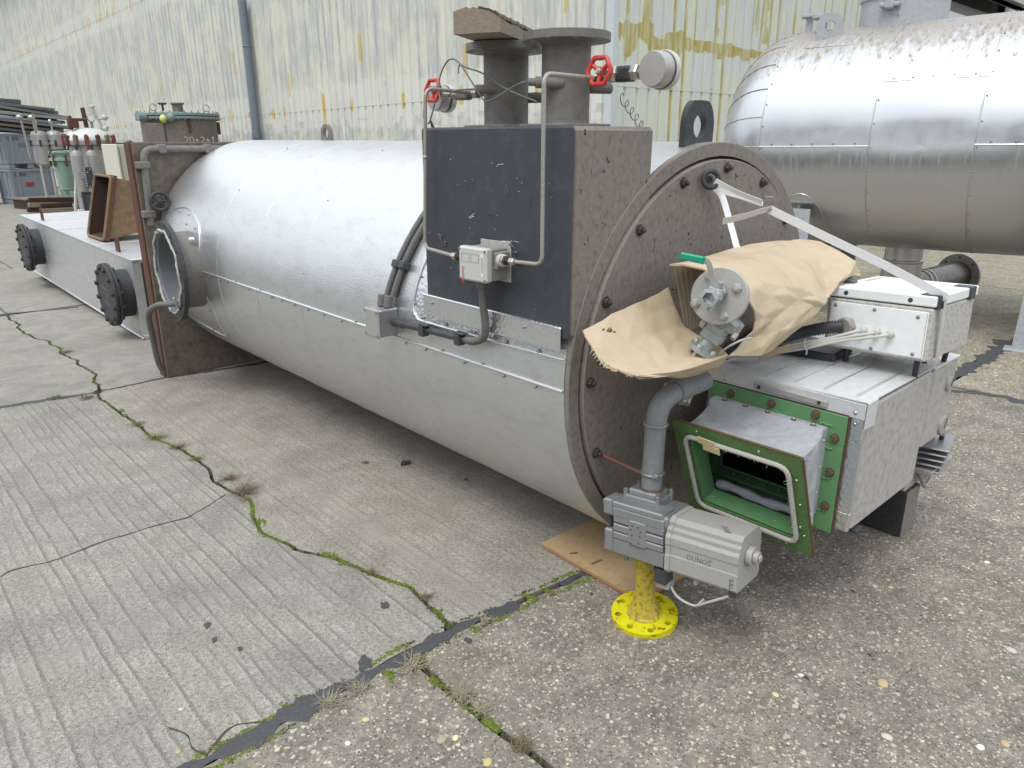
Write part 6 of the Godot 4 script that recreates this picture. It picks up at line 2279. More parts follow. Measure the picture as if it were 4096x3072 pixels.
func loose_things() -> void:
	var g: G
	# cardboard wrapped round the ball valve
	var cb := thing("cardboard_wrap", "torn sheet of brown cardboard curled around the ball valve on top of the silver duct", "cardboard", BF)
	var top := [
		[v3(-0.46, 1.160, 0.15), v3(-0.440, 1.158, 0.25), v3(-0.375, 1.085, 0.355), v3(-0.337, 1.010, 0.375), v3(-0.372, 0.965, 0.372), v3(-0.468, 0.930, 0.37)],
		[v3(-0.23, 1.159, 0.13), v3(-0.235, 1.155, 0.24), v3(-0.248, 1.104, 0.335), v3(-0.235, 1.03, 0.378), v3(-0.270, 0.965, 0.385), v3(-0.370, 0.915, 0.385)],
		[v3(0.079, 1.167, 0.11), v3(0.051, 1.140, 0.235), v3(-0.055, 1.066, 0.362), v3(-0.075, 1.02, 0.375), v3(-0.175, 0.962, 0.395), v3(-0.27, 0.905, 0.385)],
		[v3(0.329, 1.161, 0.12), v3(0.303, 1.098, 0.25), v3(0.09, 1.016, 0.385), v3(0.06, 1.0, 0.385), v3(-0.012, 0.965, 0.385), v3(-0.13, 0.885, 0.33)]]
	g = G.new()
	g.sheet(crumpled(top, 0.0032, 61), -0.005)
	obj("outer_sheet", g, M.cardboard, cb)
	var tail := [
		[v3(0.329, 1.161, 0.12), v3(0.303, 1.098, 0.25), v3(0.09, 1.016, 0.385)],
		[v3(0.42, 1.154, 0.15), v3(0.376, 1.096, 0.33), v3(0.13, 1.03, 0.385)],
		[v3(0.495, 1.128, 0.19), v3(0.44, 1.09, 0.315), v3(0.217, 1.05, 0.36)],
		[v3(0.53, 1.07, 0.27), v3(0.50, 1.055, 0.305), v3(0.40, 1.05, 0.33)],
		[v3(0.543, 1.03, 0.30), v3(0.53, 1.03, 0.305), v3(0.50, 1.03, 0.31)]]
	g = G.new()
	g.sheet(crumpled(tail, 0.0026, 62), -0.005)
	obj("folded_end", g, M.cardboard, cb)
	var bowl := [
		[v3(-0.778, 1.005, 0.095), v3(-0.69, 1.022, 0.09), v3(-0.594, 1.038, 0.09), v3(-0.48, 1.055, 0.09), v3(-0.374, 1.073, 0.09)],
		[v3(-0.800, 0.975, 0.15), v3(-0.72, 0.97, 0.16), v3(-0.6, 0.967, 0.165), v3(-0.47, 0.965, 0.15), v3(-0.35, 0.96, 0.14)],
		[v3(-0.82, 0.945, 0.21), v3(-0.74, 0.932, 0.23), v3(-0.645, 0.920, 0.26), v3(-0.52, 0.925, 0.26), v3(-0.36, 0.93, 0.24)],
		[v3(-0.815, 0.932, 0.235), v3(-0.775, 0.92, 0.282), v3(-0.675, 0.914, 0.322), v3(-0.553, 0.915, 0.352), v3(-0.46, 0.930, 0.37)],
		[v3(-0.800, 0.926, 0.25), v3(-0.755, 0.907, 0.285), v3(-0.64, 0.888, 0.30), v3(-0.50, 0.868, 0.30), v3(-0.36, 0.845, 0.28)],
		[v3(-0.77, 0.925, 0.22), v3(-0.70, 0.900, 0.25), v3(-0.60, 0.87, 0.26), v3(-0.45, 0.835, 0.25), v3(-0.20, 0.80, 0.20)]]
	g = G.new()
	g.sheet(crumpled(bowl, 0.0034, 63), -0.004)
	obj("lower_flap", g, M.cardboard, cb)
	var inner := []
	for i in 9:
		var row := []
		for j in 40:
			var t := j / 39.0
			var a := v3(-0.41, 1.15, 0.13).lerp(v3(-0.10, 1.13, 0.15), t)
			var c := v3(-0.352, 0.935, 0.15).lerp(v3(-0.20, 0.965, 0.17), t)
			var p := a.lerp(c, i / 8.0)
			row.append(p + v3(0.2, 0, 1).normalized() * 0.0022 * sin(j * 1.9 + 0.4 * sin(i * 1.0)))
		inner.append(row)
	g = G.new()
	g.sheet(inner, -0.003)
	obj("corrugated_liner", g, mat("liner", rgb(150, 138, 120), 0.85), cb)
	g = G.new()
	for k in 26:   # ragged fibres along the torn edge
		var p := v3(-0.82, 0.945, 0.21).lerp(v3(-0.78, 0.92, 0.28), rng.randf())
		if k % 2:
			p = v3(-0.80, 0.975, 0.15).lerp(v3(-0.82, 0.945, 0.21), rng.randf())
		var q := p + v3(rng.randfn(-0.006, 0.005), rng.randfn(-0.006, 0.006), rng.randfn(0.002, 0.005))
		g.cyl(p, q, 0.0022, 0.0006, 5)
	stuff(obj("torn_fibres", g, M.cardboard, cb))
	g = G.new()
	for q in [[-0.70, 1.000, 0.128, 0.012], [-0.685, 0.992, 0.133, 0.007], [-0.72, 1.005, 0.122, 0.005]]:
		g.ball(v3(q[0], q[1], q[2]), v3(q[3], q[3] * 0.7, q[3] * 0.4), 7, 4)
	stuff(obj("torn_patch", g, mat("torn_brown", rgb(120, 98, 74), 0.9), cb))
	g = G.new()
	g.box(v3(-0.08, 0.855, 0.315), v3(0.1, 0.035, 0.004), 0.001, Basis.from_euler(v3(0.5, -0.5, 0.35)))
	obj("packing_tape", g, mat("packing_tape", rgb(152, 126, 96), 0.35), cb)
	ball_valve()
	strap()
	# wooden block on the rear stub
	var wb := thing("timber_block", "short weathered timber offcut with bark edge lying on the rear flange of the black header", "timber", BF)
	var a := v3(-0.807, 1.808, -0.421)
	var u := (v3(-0.745, 1.808, -0.285) - a)   # across the near end
	var l := v3(0.83, 0, -0.46).normalized() * 0.42
	g = G.new()
	var rows := []
	for i in 15:
		var row := []
		var t := i / 14.0
		var prof := [[0.0, 0.0], [1.0, 0.0], [1.0, 0.034], [0.93, 0.044], [0.75, 0.060], [0.42, 0.068], [0.36, 0.062], [0.3, 0.067], [0.0, 0.060], [0.0, 0.0]]
		for q in prof:
			var jit: float = 0.0 if q[1] < 0.001 else 0.004 * sin(t * 19 + q[0] * 7)
			row.append(a + u * q[0] + l * t + v3(0, q[1] * (1.0 - 0.1 * t) + jit, 0))
		rows.append(row)
	for i in 14:
		for j in 9:
			g.quad(rows[i][j], rows[i][j + 1], rows[i + 1][j + 1], rows[i + 1][j])
	var n0: Vector3 = a + u * 0.5 + v3(0, 0.04, 0)
	for j in 9:
		g.tri(n0, rows[0][j + 1], rows[0][j])
		g.tri(n0 + l, rows[14][j], rows[14][j + 1])
	obj("wood", g, M.timber_grey, wb)
	g = G.new()
	var bark := []
	for i in 25:
		var row := []
		for j in 6:
			var t := i / 24.0
			var s := j / 5.0
			var p := a + u * lerpf(1.01, 0.55, s) + l * t + v3(0, lerpf(0.034, 0.066, sqrt(s)) * (1.0 - 0.1 * t) + 0.004 + 0.004 * sin(i * 2.3 + j * 1.7) * sin(i * 0.9), 0)
			row.append(p)
		bark.append(row)
	g.sheet(bark, -0.006)
	obj("bark", g, mat("bark", rgb(78, 60, 48), 0.9), wb)
	# plywood board under the front
	var bd := thing("plywood_board", "worn plywood board lying under the front of the boiler beside the yellow flange", "board", EF * at(v3(-0.17, 0, -0.07), -0.04))
	g = G.new()
	var pn := []
	for i in 9:
		var row := []
		for j in 11:
			row.append(v3(lerpf(-0.33, 0.33, j / 10.0), 0.021 + 0.0012 * sin(i * 1.3 + j), lerpf(-0.26, 0.24, i / 8.0)))
		pn.append(row)
	g.sheet(pn, -0.004)
	obj("face_ply", g, M.plywood, bd)
	g = G.new()
	g.box(v3(0, 0.0105, -0.01), v3(0.658, 0.012, 0.498), 0.001)
	obj("core_ply", g, M.plywood_edge, bd)
	g = G.new()
	g.box(v3(0.15, 0.011, 0.2405), v3(0.36, 0.017, 0.003), 0.0)
	g.box(v3(0.3305, 0.011, 0.12), v3(0.003, 0.017, 0.24), 0.0)
	obj("red_edge", g, M.red_edge, bd)
	g = G.new()
	for q in [[-0.27, -0.02, 0.05], [-0.2, 0.12, 0.03], [0.04, -0.1, 0.02], [-0.29, -0.12, 0.03]]:
		g.box(v3(q[0], 0.0245, q[1]), v3(q[2], 0.0012, 0.004), 0.0, Basis(Vector3.UP, q[1] * 5))
	stuff(obj("splinter_marks", g, M.bolt_rust, bd))
	# steel box post under the burner
	var sp := thing("support_post", "short dark steel box post standing on the concrete under the burner housing", "post", EF * at(v3(0.665, 0, 0.40)))
	g = G.new()
	g.box(v3(0, 0.1, 0), v3(0.13, 0.2, 0.37), 0.005)
	obj("box_section", g, M.black_steel, sp)
	g = G.new()
	g.box(v3(0.0, 0.215, -0.01), v3(0.136, 0.03, 0.375), 0.004)
	g.box(v3(-0.01, 0.25, -0.02), v3(0.11, 0.045, 0.34), 0.004)
	obj("cap_plate", g, M.dirty_aluminium, sp)
	g = G.new()
	g.box(v3(0.0, 0.1, 0.187), v3(0.128, 0.196, 0.004), 0.001)
	obj("dusty_face", g, M.dusty_steel, sp)

func ball_valve() -> void:
	var g: G
	var bv := thing("ball_valve", "flanged steel ball valve with green lever handle sticking out of the cardboard", "valve", BF)
	var C := v3(-0.521, 1.109, 0.36)
	var n := v3(-0.937, 0.169, 0.306).normalized()
	var xf := axis_xf(C, n)
	g = G.new()
	g.lathe(xf, [[0, -0.022], [0.0765, -0.022], [0.0785, -0.02], [0.0785, -0.002], [0.0765, 0.0], [0, 0]], 56)
	obj("blind_flange", g, M.machined_steel, bv)
	for q in [v3(-0.523, 1.161, 0.324), v3(-0.503, 1.134, 0.402), v3(-0.544, 1.083, 0.303), v3(-0.523, 1.057, 0.381)]:
		g = G.new()
		g.cyl(q, q + n * 0.002, 0.0145, -1, 20)
		g.hexnut(q + n * 0.002, q + n * 0.011, 0.0125)
		g.cyl(q + n * 0.011, q + n * 0.016, 0.0068, -1, 14, 0.001)
		g.cyl(q - n * 0.022, q - n * 0.075, 0.0065, -1, 12)
		g.hexnut(q - n * 0.06, q - n * 0.072, 0.012)
		obj("flange_bolt", g, M.machined_steel, bv)
	# small threaded ball valve on the face
	var port := v3(-0.591, 1.115, 0.372)
	var root := v3(-0.525, 1.122, 0.362)
	g = G.new()
	g.hexnut(root, root + n * 0.024, 0.023)
	g.cyl(root + n * 0.02, port - n * 0.014, 0.02, 0.023, 16)
	g.box(root.lerp(port, 0.45), v3(0.044, 0.034, 0.044), 0.009, xf.basis)
	obj("valve_body", g, M.galvanised, bv)
	g = G.new()
	var fr := G.frame(n)
	for k in 6:
		var q0 := fr * Vector3(cos(k * TAU / 6), 0, -sin(k * TAU / 6))
		var q1 := fr * Vector3(cos((k + 1) * TAU / 6), 0, -sin((k + 1) * TAU / 6))
		var A := port - n * 0.016
		g.quad(A + q0 * 0.0275, A + q1 * 0.0275, port + q1 * 0.0275, port + q0 * 0.0275)
		g.quad(port + q0 * 0.0275, port + q1 * 0.0275, port + n * 0.001 + q1 * 0.0165, port + n * 0.001 + q0 * 0.0165)
	g.lathe(Transform3D(fr, port), [[0.0165, 0.001], [0.0145, -0.018], [0.005, -0.019], [0.005, -0.045], [0, -0.045]], 24)
	obj("port", g, M.galvanised, bv)
	g = G.new()
	g.hexnut(v3(-0.553, 1.092, 0.360), v3(-0.5535, 1.076, 0.362), 0.009)
	g.hexnut(v3(-0.575, 1.088, 0.368), v3(-0.576, 1.075, 0.370), 0.008)
	obj("drain_nut", g, M.galvanised, bv)
	g = G.new()
	g.hexnut(v3(-0.552, 1.140, 0.380), v3(-0.553, 1.156, 0.382), 0.0085)
	obj("lever_nut", g, M.galvanised, bv)
	var strip := spline([v3(-0.552, 1.150, 0.384), v3(-0.563, 1.154, 0.368), v3(-0.568, 1.170, 0.358), v3(-0.571, 1.190, 0.356), v3(-0.574, 1.206, 0.349), v3(-0.580, 1.211, 0.338), v3(-0.594, 1.216, 0.303)], 6)
	g = G.new()
	var rows := []
	for i in strip.size():
		var t: Vector3 = (strip[mini(i + 1, strip.size() - 1)] - strip[maxi(i - 1, 0)]).normalized()
		var sd := t.cross(n).normalized() * 0.0075
		rows.append([strip[i] - sd, strip[i], strip[i] + sd])
	g.sheet(rows, 0.0035)
	obj("lever", g, M.machined_steel, bv)
	var h0 := v3(-0.579, 1.2105, 0.342)
	var h1 := v3(-0.602, 1.219, 0.279)
	g = G.new()
	var hb := G.frame(h1 - h0)
	g.box(h0.lerp(h1, 0.5), v3(0.011, h0.distance_to(h1), 0.020), 0.004, hb)
	g.box(h0.lerp(h1, 0.03), v3(0.013, 0.006, 0.023), 0.003, hb)
	obj("handle_sleeve", g, M.handle_green, bv)
	# the flanged valve behind, running down to the left
	var p0 := v3(-0.47, 1.04, 0.355)
	var p1 := v3(-0.499, 0.925, 0.302)
	var ax := (p1 - p0).normalized()
	var bb := G.frame(ax)
	# orient the blocks so that one face looks along n
	var zz := (n - ax * n.dot(ax)).normalized()
	bb = Basis(ax.cross(zz).normalized(), ax, zz)
	g = G.new()
	g.box(p0 + ax * 0.012 + zz * 0.0, v3(0.085, 0.034, 0.05), 0.005, bb)
	g.box(p0 + ax * 0.038, v3(0.058, 0.03, 0.056), 0.007, bb)
	g.box(p0 + ax * 0.062, v3(0.062, 0.034, 0.05), 0.005, bb)
	g.cyl(p0 + ax * 0.078, p0 + ax * 0.108, 0.022, 0.025, 22)
	g.cyl(p0 - n * 0.05, p0 + ax * 0.03 - n * 0.05, 0.05, -1, 24)
	obj("cast_body", g, M.galvanised, bv)
	add("cast_lettering", text_mesh("SG", 0.014), M.galvanised, bv, Transform3D(bb * Basis(Vector3.BACK, PI), p0 + ax * 0.068 + zz * 0.0252 + bb.x * 0.012))
	g = G.new()
	g.flange(Transform3D(G.frame(ax), p0 + ax * 0.106), 0.014, 0.043, 0.013, 4, 0.032, 0.0055, 6, 0.5)
	obj("outlet_flange", g, M.galvanised, bv)
	for k in 4:
		var d := G.frame(ax) * v3(cos(0.5 + k * PI / 2), 0, -sin(0.5 + k * PI / 2)) * 0.032
		g = G.new()
		g.hexnut(p0 + ax * 0.106 + d, p0 + ax * 0.098 + d, 0.009)
		g.cyl(p0 + ax * 0.095 + d, p0 + ax * 0.15 + d, 0.005, -1, 10)
		obj("flange_bolt", g, M.machined_steel, bv)
	g = G.new()
	g.hexnut(p0 + ax * 0.03 - bb.x * 0.045, p0 + ax * 0.03 - bb.x * 0.058, 0.012)
	g.hexnut(p0 + ax * 0.05 + bb.x * 0.035, p0 + ax * 0.05 + bb.x * 0.05, 0.012)
	g.box(p0 - ax * 0.002 + bb.x * 0.058, v3(0.02, 0.02, 0.02), 0.003, bb)
	obj("side_bolt", g, M.machined_steel, bv)
	g = G.new()
	g.tube(path([v3(-0.480, 0.93, 0.345), v3(-0.488, 0.965, 0.385), v3(-0.466, 0.985, 0.41), v3(-0.43, 0.985, 0.42)], 0.015), 0.0035, 8)
	obj("wire_bracket", g, M.machined_steel, bv)

func band(pts: Array, w: float, side: Vector3, th := 0.0012, curl := 0.0) -> G:
	var g := G.new()
	var rows := []
	for i in pts.size():
		var t: Vector3 = (pts[mini(i + 1, pts.size() - 1)] - pts[maxi(i - 1, 0)]).normalized()
		var s := (side.rotated(t, curl * i / pts.size()) - t * side.dot(t)).normalized() * w * 0.5
		rows.append([pts[i] - s, pts[i], pts[i] + s])
	g.sheet(rows, th)
	return g

func strap() -> void:
	var st := thing("white_strap", "white packing strap tied from the cover's eye bolt to the white control box", "strap", BF)
	var up := v3(-0.15, 1, 0.3)
	obj("band", band(spline([v3(-0.112, 1.383, 0.055), v3(-0.09, 1.362, 0.09), v3(-0.075, 1.342, 0.14), v3(-0.055, 1.322, 0.2)], 8), 0.03, up, 0.0012, 0.5), M.strap_white, st)
	obj("band", band(spline([v3(-0.11, 1.375, 0.05), v3(-0.09, 1.352, 0.085), v3(-0.07, 1.336, 0.15), v3(-0.05, 1.318, 0.205)], 8), 0.014, up, 0.0012, -0.3), M.strap_white, st)
	obj("band", band([v3(-0.04, 1.303, 0.22), v3(0.05, 1.222, 0.375), v3(0.14, 1.142, 0.532), v3(0.235, 1.052, 0.69), v3(0.238, 1.045, 0.697)], 0.027, up), M.strap_white, st)
	obj("band", band([v3(0.238, 1.048, 0.694), v3(0.255, 0.93, 0.694), v3(0.27, 0.83, 0.692), v3(0.30, 0.79, 0.67)], 0.022, Vector3.RIGHT), mat("strap_thin", rgb(196, 196, 192), 0.5), st)
	obj("band", band(spline([v3(-0.1, 1.372, 0.045), v3(-0.063, 1.34, 0.055), v3(-0.05, 1.26, 0.085), v3(-0.032, 1.150, 0.12)], 8), 0.025, v3(1, 0, 0.4)), M.strap_white, st)
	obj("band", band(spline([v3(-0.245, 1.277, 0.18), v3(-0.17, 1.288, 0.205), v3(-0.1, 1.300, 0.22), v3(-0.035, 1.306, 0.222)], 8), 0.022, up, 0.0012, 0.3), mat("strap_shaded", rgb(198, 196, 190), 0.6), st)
	var g := G.new()
	var c := v3(-0.046, 1.312, 0.212)
	g.tube(path([c + v3(-0.012, 0.03, -0.002), c + v3(0.012, 0.028, 0.016), c + v3(0.016, -0.002, 0.02), c + v3(-0.006, -0.02, 0.004)], 0.006), 0.0026, 8)
	g.tube([c + v3(-0.012, 0.03, -0.002), c + v3(-0.012, -0.016, -0.004)], 0.0026, 8)
	obj("buckle", g, M.screw_dull, st)

func tank_maps() -> Array:   # dust lying on the upper side, runs of dirt below, rubbed bright metal between; u along the tank, v round it
	var N := 1024
	var a := to_bytes(noise(401, 0.02, 5), N, N)
	var b := to_bytes(noise(402, 0.06, 4), N, N)
	var c := to_bytes(noise(403, 0.05, 3), N, 256)
	var d := PackedByteArray()
	var e := PackedByteArray()
	d.resize(N * N * 3)
	e.resize(N * N * 3)
	var clean := Vector3(208, 210, 213)
	var dust := Vector3(160, 153, 146)
	var dark := Vector3(124, 115, 106)
	for y in N:
		var ang := -180.0 + 360.0 * y / N    # 0 = side towards the viewer, 90 = top
		var up := ang if ang < 90 else 180.0 - ang
		for x in N:
			var i := y * N + x
			var s: float = a[i] / 255.0
			var t: float = b[i] / 255.0
			var r: float = c[((y >> 3) & 255) * N + x] / 255.0
			var k := clampf((up - 36.0) / 22.0 + (s - 0.5) * 1.6 + (t - 0.5) * 1.0, 0, 1) if up > 12 else 0.0
			var runs := 0.0
			if up > 0 and up < 60:
				runs = clampf((r - 0.6) * 2.0, 0, 0.15) * clampf(up / 40.0, 0, 1)
			elif up <= 0 and up > -28:
				runs = clampf((r - 0.66) * 2.0, 0, 0.12) * clampf((up + 28) / 16.0, 0, 1)
			var p := clean.lerp(dust, k * 0.85).lerp(dark, clampf((t - 0.62) * 3.0, 0, 1) * k)
			p = p.lerp(Vector3(196, 190, 182), runs)
			d[i * 3] = int(p.x)
			d[i * 3 + 1] = int(p.y)
			d[i * 3 + 2] = int(p.z)
			e[i * 3] = 255
			e[i * 3 + 1] = int(clampf(80 + k * 90 + runs * 140 + (s - 0.5) * 24, 30, 200))
			e[i * 3 + 2] = int(clampf(250 - k * 130 - runs * 200, 60, 255))
	return [texture_of(N, N, d), texture_of(N, N, e)]

func tank() -> void:
	var T := thing("insulated_tank", "large shiny aluminium-clad pressure tank on legs in front of the olive-stained wall", "tank", EF * at(v3(4.757, 0, -1.053), 0.148))
	var AY := 1.53
	var R := 0.918
	var g: G
	var maps := tank_maps()
	var tm := mat("tank_cladding", Color.WHITE, 1.0, 1.0)
	tm.albedo_texture = maps[0]
	tm.roughness_texture = maps[1]
	tm.roughness_texture_channel = BaseMaterial3D.TEXTURE_CHANNEL_GREEN
	tm.metallic_texture = maps[1]
	tm.metallic_texture_channel = BaseMaterial3D.TEXTURE_CHANNEL_BLUE
	var P := func(deg: float, t: float, r: float) -> Vector3: return v3(-cos(deg_to_rad(deg)) * r, AY + sin(deg_to_rad(deg)) * r, -t)
	var dent := noise(405, 1.1, 2)
	var patch := func(t0: float, t1: float, a0: float, a1: float, lift: float) -> G:
		var q := G.new()
		var na := int((a1 - a0) / 4.0)
		var nt := 10
		var rad := func(deg: float, t: float) -> float:
			var edge := 4.0 * (t - t0) * (t1 - t) / ((t1 - t0) * (t1 - t0))
			var seam := 0.012 * exp(-pow((deg - 3.0) / 5.0, 2)) * edge
			return R + lift + dent.get_noise_2d(deg * 0.02, t) * 0.005 - seam * (0.6 + 0.6 * dent.get_noise_2d(t * 3.0, 7.0)) 
		var nrm := func(deg: float, t: float) -> Vector3:
			var p0: Vector3 = P.call(deg, t, rad.call(deg, t))
			var da: Vector3 = P.call(deg + 0.5, t, rad.call(deg + 0.5, t)) - p0
			var dt: Vector3 = P.call(deg, t + 0.01, rad.call(deg, t + 0.01)) - p0
			return da.cross(dt).normalized()
		for i in na:
			for j in nt:
				var A0 := lerpf(a0, a1, float(i) / na)
				var A1 := lerpf(a0, a1, float(i + 1) / na)
				var T0 := lerpf(t0, t1, float(j) / nt)
				var T1 := lerpf(t0, t1, float(j + 1) / nt)
				var st := q.v.size()
				q.quadn(P.call(A0, T1, rad.call(A0, T1)), P.call(A0, T0, rad.call(A0, T0)), P.call(A1, T0, rad.call(A1, T0)), P.call(A1, T1, rad.call(A1, T1)), nrm.call(A0, T1), nrm.call(A0, T0), nrm.call(A1, T0), nrm.call(A1, T1))
				var uv := [Vector2(T1, A0), Vector2(T0, A0), Vector2(T0, A1), Vector2(T1, A1)]
				var od := [0, 2, 1, 0, 3, 2]
				for k in 6:
					var w: Vector2 = uv[od[k]]
					var ang := w.y if w.y <= 180 else w.y - 360
					if A0 >= 180:
						ang = w.y - 360
					q.u[st + k] = Vector2(w.x / 2.2 + 0.6, (ang + 180.0) / 360.0)
		return q
	var cuts := [[0.165, 1.037, -3.3], [-0.55, 0.165, 27.0], [-1.35, -0.55, -3.0], [-2.15, -1.35, 27.0], [-2.9, -2.15, -3.0]]
	for k in cuts.size():
		var c: Array = cuts[k]
		var lift: float = 0.002 * (k % 2)
		obj("cladding_sheet", patch.call(c[0] - 0.012, c[1], c[2], 100.0, lift + 0.002), tm, T)
		obj("cladding_sheet", patch.call(c[0] - 0.012, c[1], -68.0, c[2] + 0.6, lift), tm, T)
		obj("cladding_sheet", patch.call(c[0] - 0.012, c[1], 100.0, 180.0, lift), tm, T)
		obj("cladding_sheet", patch.call(c[0] - 0.012, c[1], 180.0, 292.0, lift), tm, T)
		var pts := []
		for s in 31:
			pts.append(P.call(-90.0 + s * 8.0, c[1], R + 0.002))
		bead(pts, 0.005, tm_plain(), T, "cladding_joint")
		bead([P.call(c[2], c[0], R + 0.002), P.call(c[2], c[1], R + 0.002)], 0.006, M.bright_trim, T, "cladding_seam")
		g = G.new()
		for s in 5:
			g.ball(P.call(c[2] + 1.3, lerpf(c[0], c[1], 0.12 + s * 0.19), R + 0.004), v3(0.009, 0.009, 0.009), 8, 5)
		for s in 16:
			g.ball(P.call(-70 + s * 11.0, c[1] - 0.016, R + 0.003), v3(0.007, 0.007, 0.007), 8, 5)
		stuff(obj("screws", g, M.screw_dull, T))
	# dished ends in gores
	for e in [[1.037, 1.0], [-2.9, -1.0]]:
		var hd := G.new()
		var D := 0.60
		for i in 48:
			for j in 12:
				var q := []
				var nn := []
				var uvs := []
				for w in [[i, j], [i + 1, j], [i + 1, j + 1], [i, j + 1]]:
					var a: float = -180.0 + 360.0 * w[0] / 48
					var ph: float = PI / 2 * w[1] / 12
					var r: float = R * cos(ph) + 0.0
					q.append(P.call(a, e[0] + e[1] * D * sin(ph), r))
					nn.append(v3(-cos(deg_to_rad(a)) * cos(ph) / R, sin(deg_to_rad(a)) * cos(ph) / R, -e[1] * sin(ph) / D).normalized())
					uvs.append(Vector2((e[0] + e[1] * D * sin(ph)) / 2.2 + 0.6, (a + 180.0) / 360.0))
				var st := hd.v.size()
				var od := [0, 2, 1, 0, 3, 2]
				if e[1] < 0:
					hd.quadn(q[1], q[0], q[3], q[2], nn[1], nn[0], nn[3], nn[2])
					od = [1, 3, 0, 1, 2, 3]
				else:
					hd.quadn(q[0], q[1], q[2], q[3], nn[0], nn[1], nn[2], nn[3])
				for k in 6:
					hd.u[st + k] = uvs[od[k]]
		var head := obj("dished_end", hd, tm, T)
		for k in 24:
			var pts := []
			for s in 11:
				var ph := PI / 2 * s / 10.6
				pts.append(P.call(-3.3 + k * 15.0, e[0] + e[1] * (D + 0.002) * sin(ph), (R + 0.002) * cos(ph)))
			bead(pts, 0.0045, tm_plain(), head, "gore_joint")
	# manway on top
	var mx := v3(0.05, 0, -0.27)
	var blue := worn("tank_grey_blue", [[0.0, rgb(150, 152, 156)], [0.5, rgb(172, 175, 180)], [1.0, rgb(184, 187, 191)]], 0.5, 0.015, 0.55, 0.1, 0.0, 81)
	over(blue, tex(82, 0.05, [[0.0, Color(0.5, 0.47, 0.44)], [0.2, Color(0.97, 0.97, 0.97)], [1.0, Color(1, 1, 1)]], 3, 256), Vector3(0.6, 0.6, 0.6))
	g = G.new()
	g.lathe(at(mx), [[0.345, 2.2], [0.335, 2.62], [0.35, 2.63], [0.35, 2.65], [0, 2.66]], 48)
	var mw := obj("manway", g, blue, T)
	g = G.new()
	g.box(mx + v3(-0.365, 2.63, -0.03), v3(0.07, 0.2, 0.07), 0.01)
	g.box(mx + v3(-0.35, 2.56, -0.03), v3(0.09, 0.03, 0.15), 0.006)
	g.cyl(mx + v3(-0.37, 2.56, -0.03), mx + v3(-0.37, 2.78, -0.03), 0.018, -1, 12)
	obj("hinge_lug", g, blue, mw)
	g = G.new()
	for k in 10:
		var a := k * TAU / 10 + 0.3
		var c := mx + v3(cos(a) * 0.33, 2.66, sin(a) * 0.33)
		g.cyl(c, c + v3(0, 0.1, 0), 0.018, -1, 10)
	g.torus(at(mx + v3(0, 2.69, 0)), 0.31, 0.02)
	obj("clamp_bolts", g, M.bolt_dark, mw)
	# small flanged stubs and lifting plate
	for q in [[0.0, 1.03, 0.03, 2.58, 0.075], [-0.22, 0.84, 0.035, 2.53, 0.095]]:
		g = G.new()
		g.cyl(v3(q[0], 2.2, -q[1]), v3(q[0], q[3], -q[1]), q[2], -1, 20)
		g.cyl(v3(q[0], q[3] - 0.01, -q[1]), v3(q[0], q[3] + 0.012, -q[1]), q[4], -1, 28, 0.003)
		g.cyl(v3(q[0], q[3], -q[1]), v3(q[0], q[3] + 0.04, -q[1]), 0.012, -1, 8)
		obj("flanged_stub", g, blue, T)
	lug(T, Transform3D(Basis(Vector3.UP, -1.15), v3(-0.42, 2.27, -0.72)), 0.0, 0.10, 0.04, 0.16, 0.025, blue)
	g = G.new()
	for q in [[0.52, 0.72], [0.52, 0.4]]:
		pass
	var fr := []
	for q in [[62.0, 0.86], [52.5, 0.86], [52.5, 0.38], [64.0, 0.38]]:
		fr.append(P.call(q[0], q[1], R + 0.004))
	bead(path(fr, 0.02), 0.005, tm_plain(), T, "doubler_edge")
	# legs with arched doublers
	for t in [0.72, -1.13]:
		var arc := []
		for q in [[0.13, -47.0], [0.11, -36.0], [0.05, -30.5], [-0.02, -28.3], [-0.10, -29.5], [-0.17, -35.0], [-0.21, -43.0], [-0.2, -58.0]]:
			arc.append(P.call(q[1], t + q[0], R + 0.004))
		bead(spline(arc, 6), 0.006, tm_plain(), T, "doubler_edge")
		for sx in [-1.0, 1.0]:
			g = G.new()
			var pl := PackedVector2Array([v2(-0.15, 0.012), v2(0.12, 0.012), v2(0.10, 0.97), v2(-0.13, 0.97)])
			g.prism(Transform3D(Basis(Vector3.FORWARD, Vector3.UP, Vector3.RIGHT), v3(sx * 0.80, 0, -t)), pl, 0.02)
			g.box(v3(sx * 0.78, 0.006, -t), v3(0.16, 0.012, 0.34), 0.002)
			g.box(v3(sx * 0.72, 0.48, -t), v3(0.16, 0.94, 0.02), 0.003)
			obj("leg", g, blue, T)
	# bottom nozzle, elbow and blanked pipe
	var axd := v3(1.0, 0, 0.32).normalized()
	var n0 := v3(0.22, 0, -0.02)
	g = G.new()
	g.lathe(at(n0), [[0.17, 0.30], [0.165, 0.45], [0.172, 0.46], [0.172, 0.475], [0.16, 0.48], [0.15, 0.75]], 36)
	obj("bottom_nozzle", g, tm_plain(), T)
	g = G.new()
	g.tube(path([n0 + v3(0, 0.5, 0), n0 + v3(0, 0.19, 0), n0 + axd * 1.05 + v3(0, 0.22, 0)], 0.26, 14), 0.14, 28)
	var pp := obj("bottom_pipe", g, worn("pipe_sooty", [[0.0, rgb(66, 60, 54)], [0.5, rgb(104, 97, 89)], [1.0, rgb(150, 145, 138)]], 0.5, 0.014, 0.32, 0.75, 0.0, 83), T)
	g = G.new()
	g.flange(axis_xf(n0 + axd * 1.05 + v3(0, 0.22, 0), axd), 0.1, 0.215, 0.03, 8, 0.18, 0.012, 4)
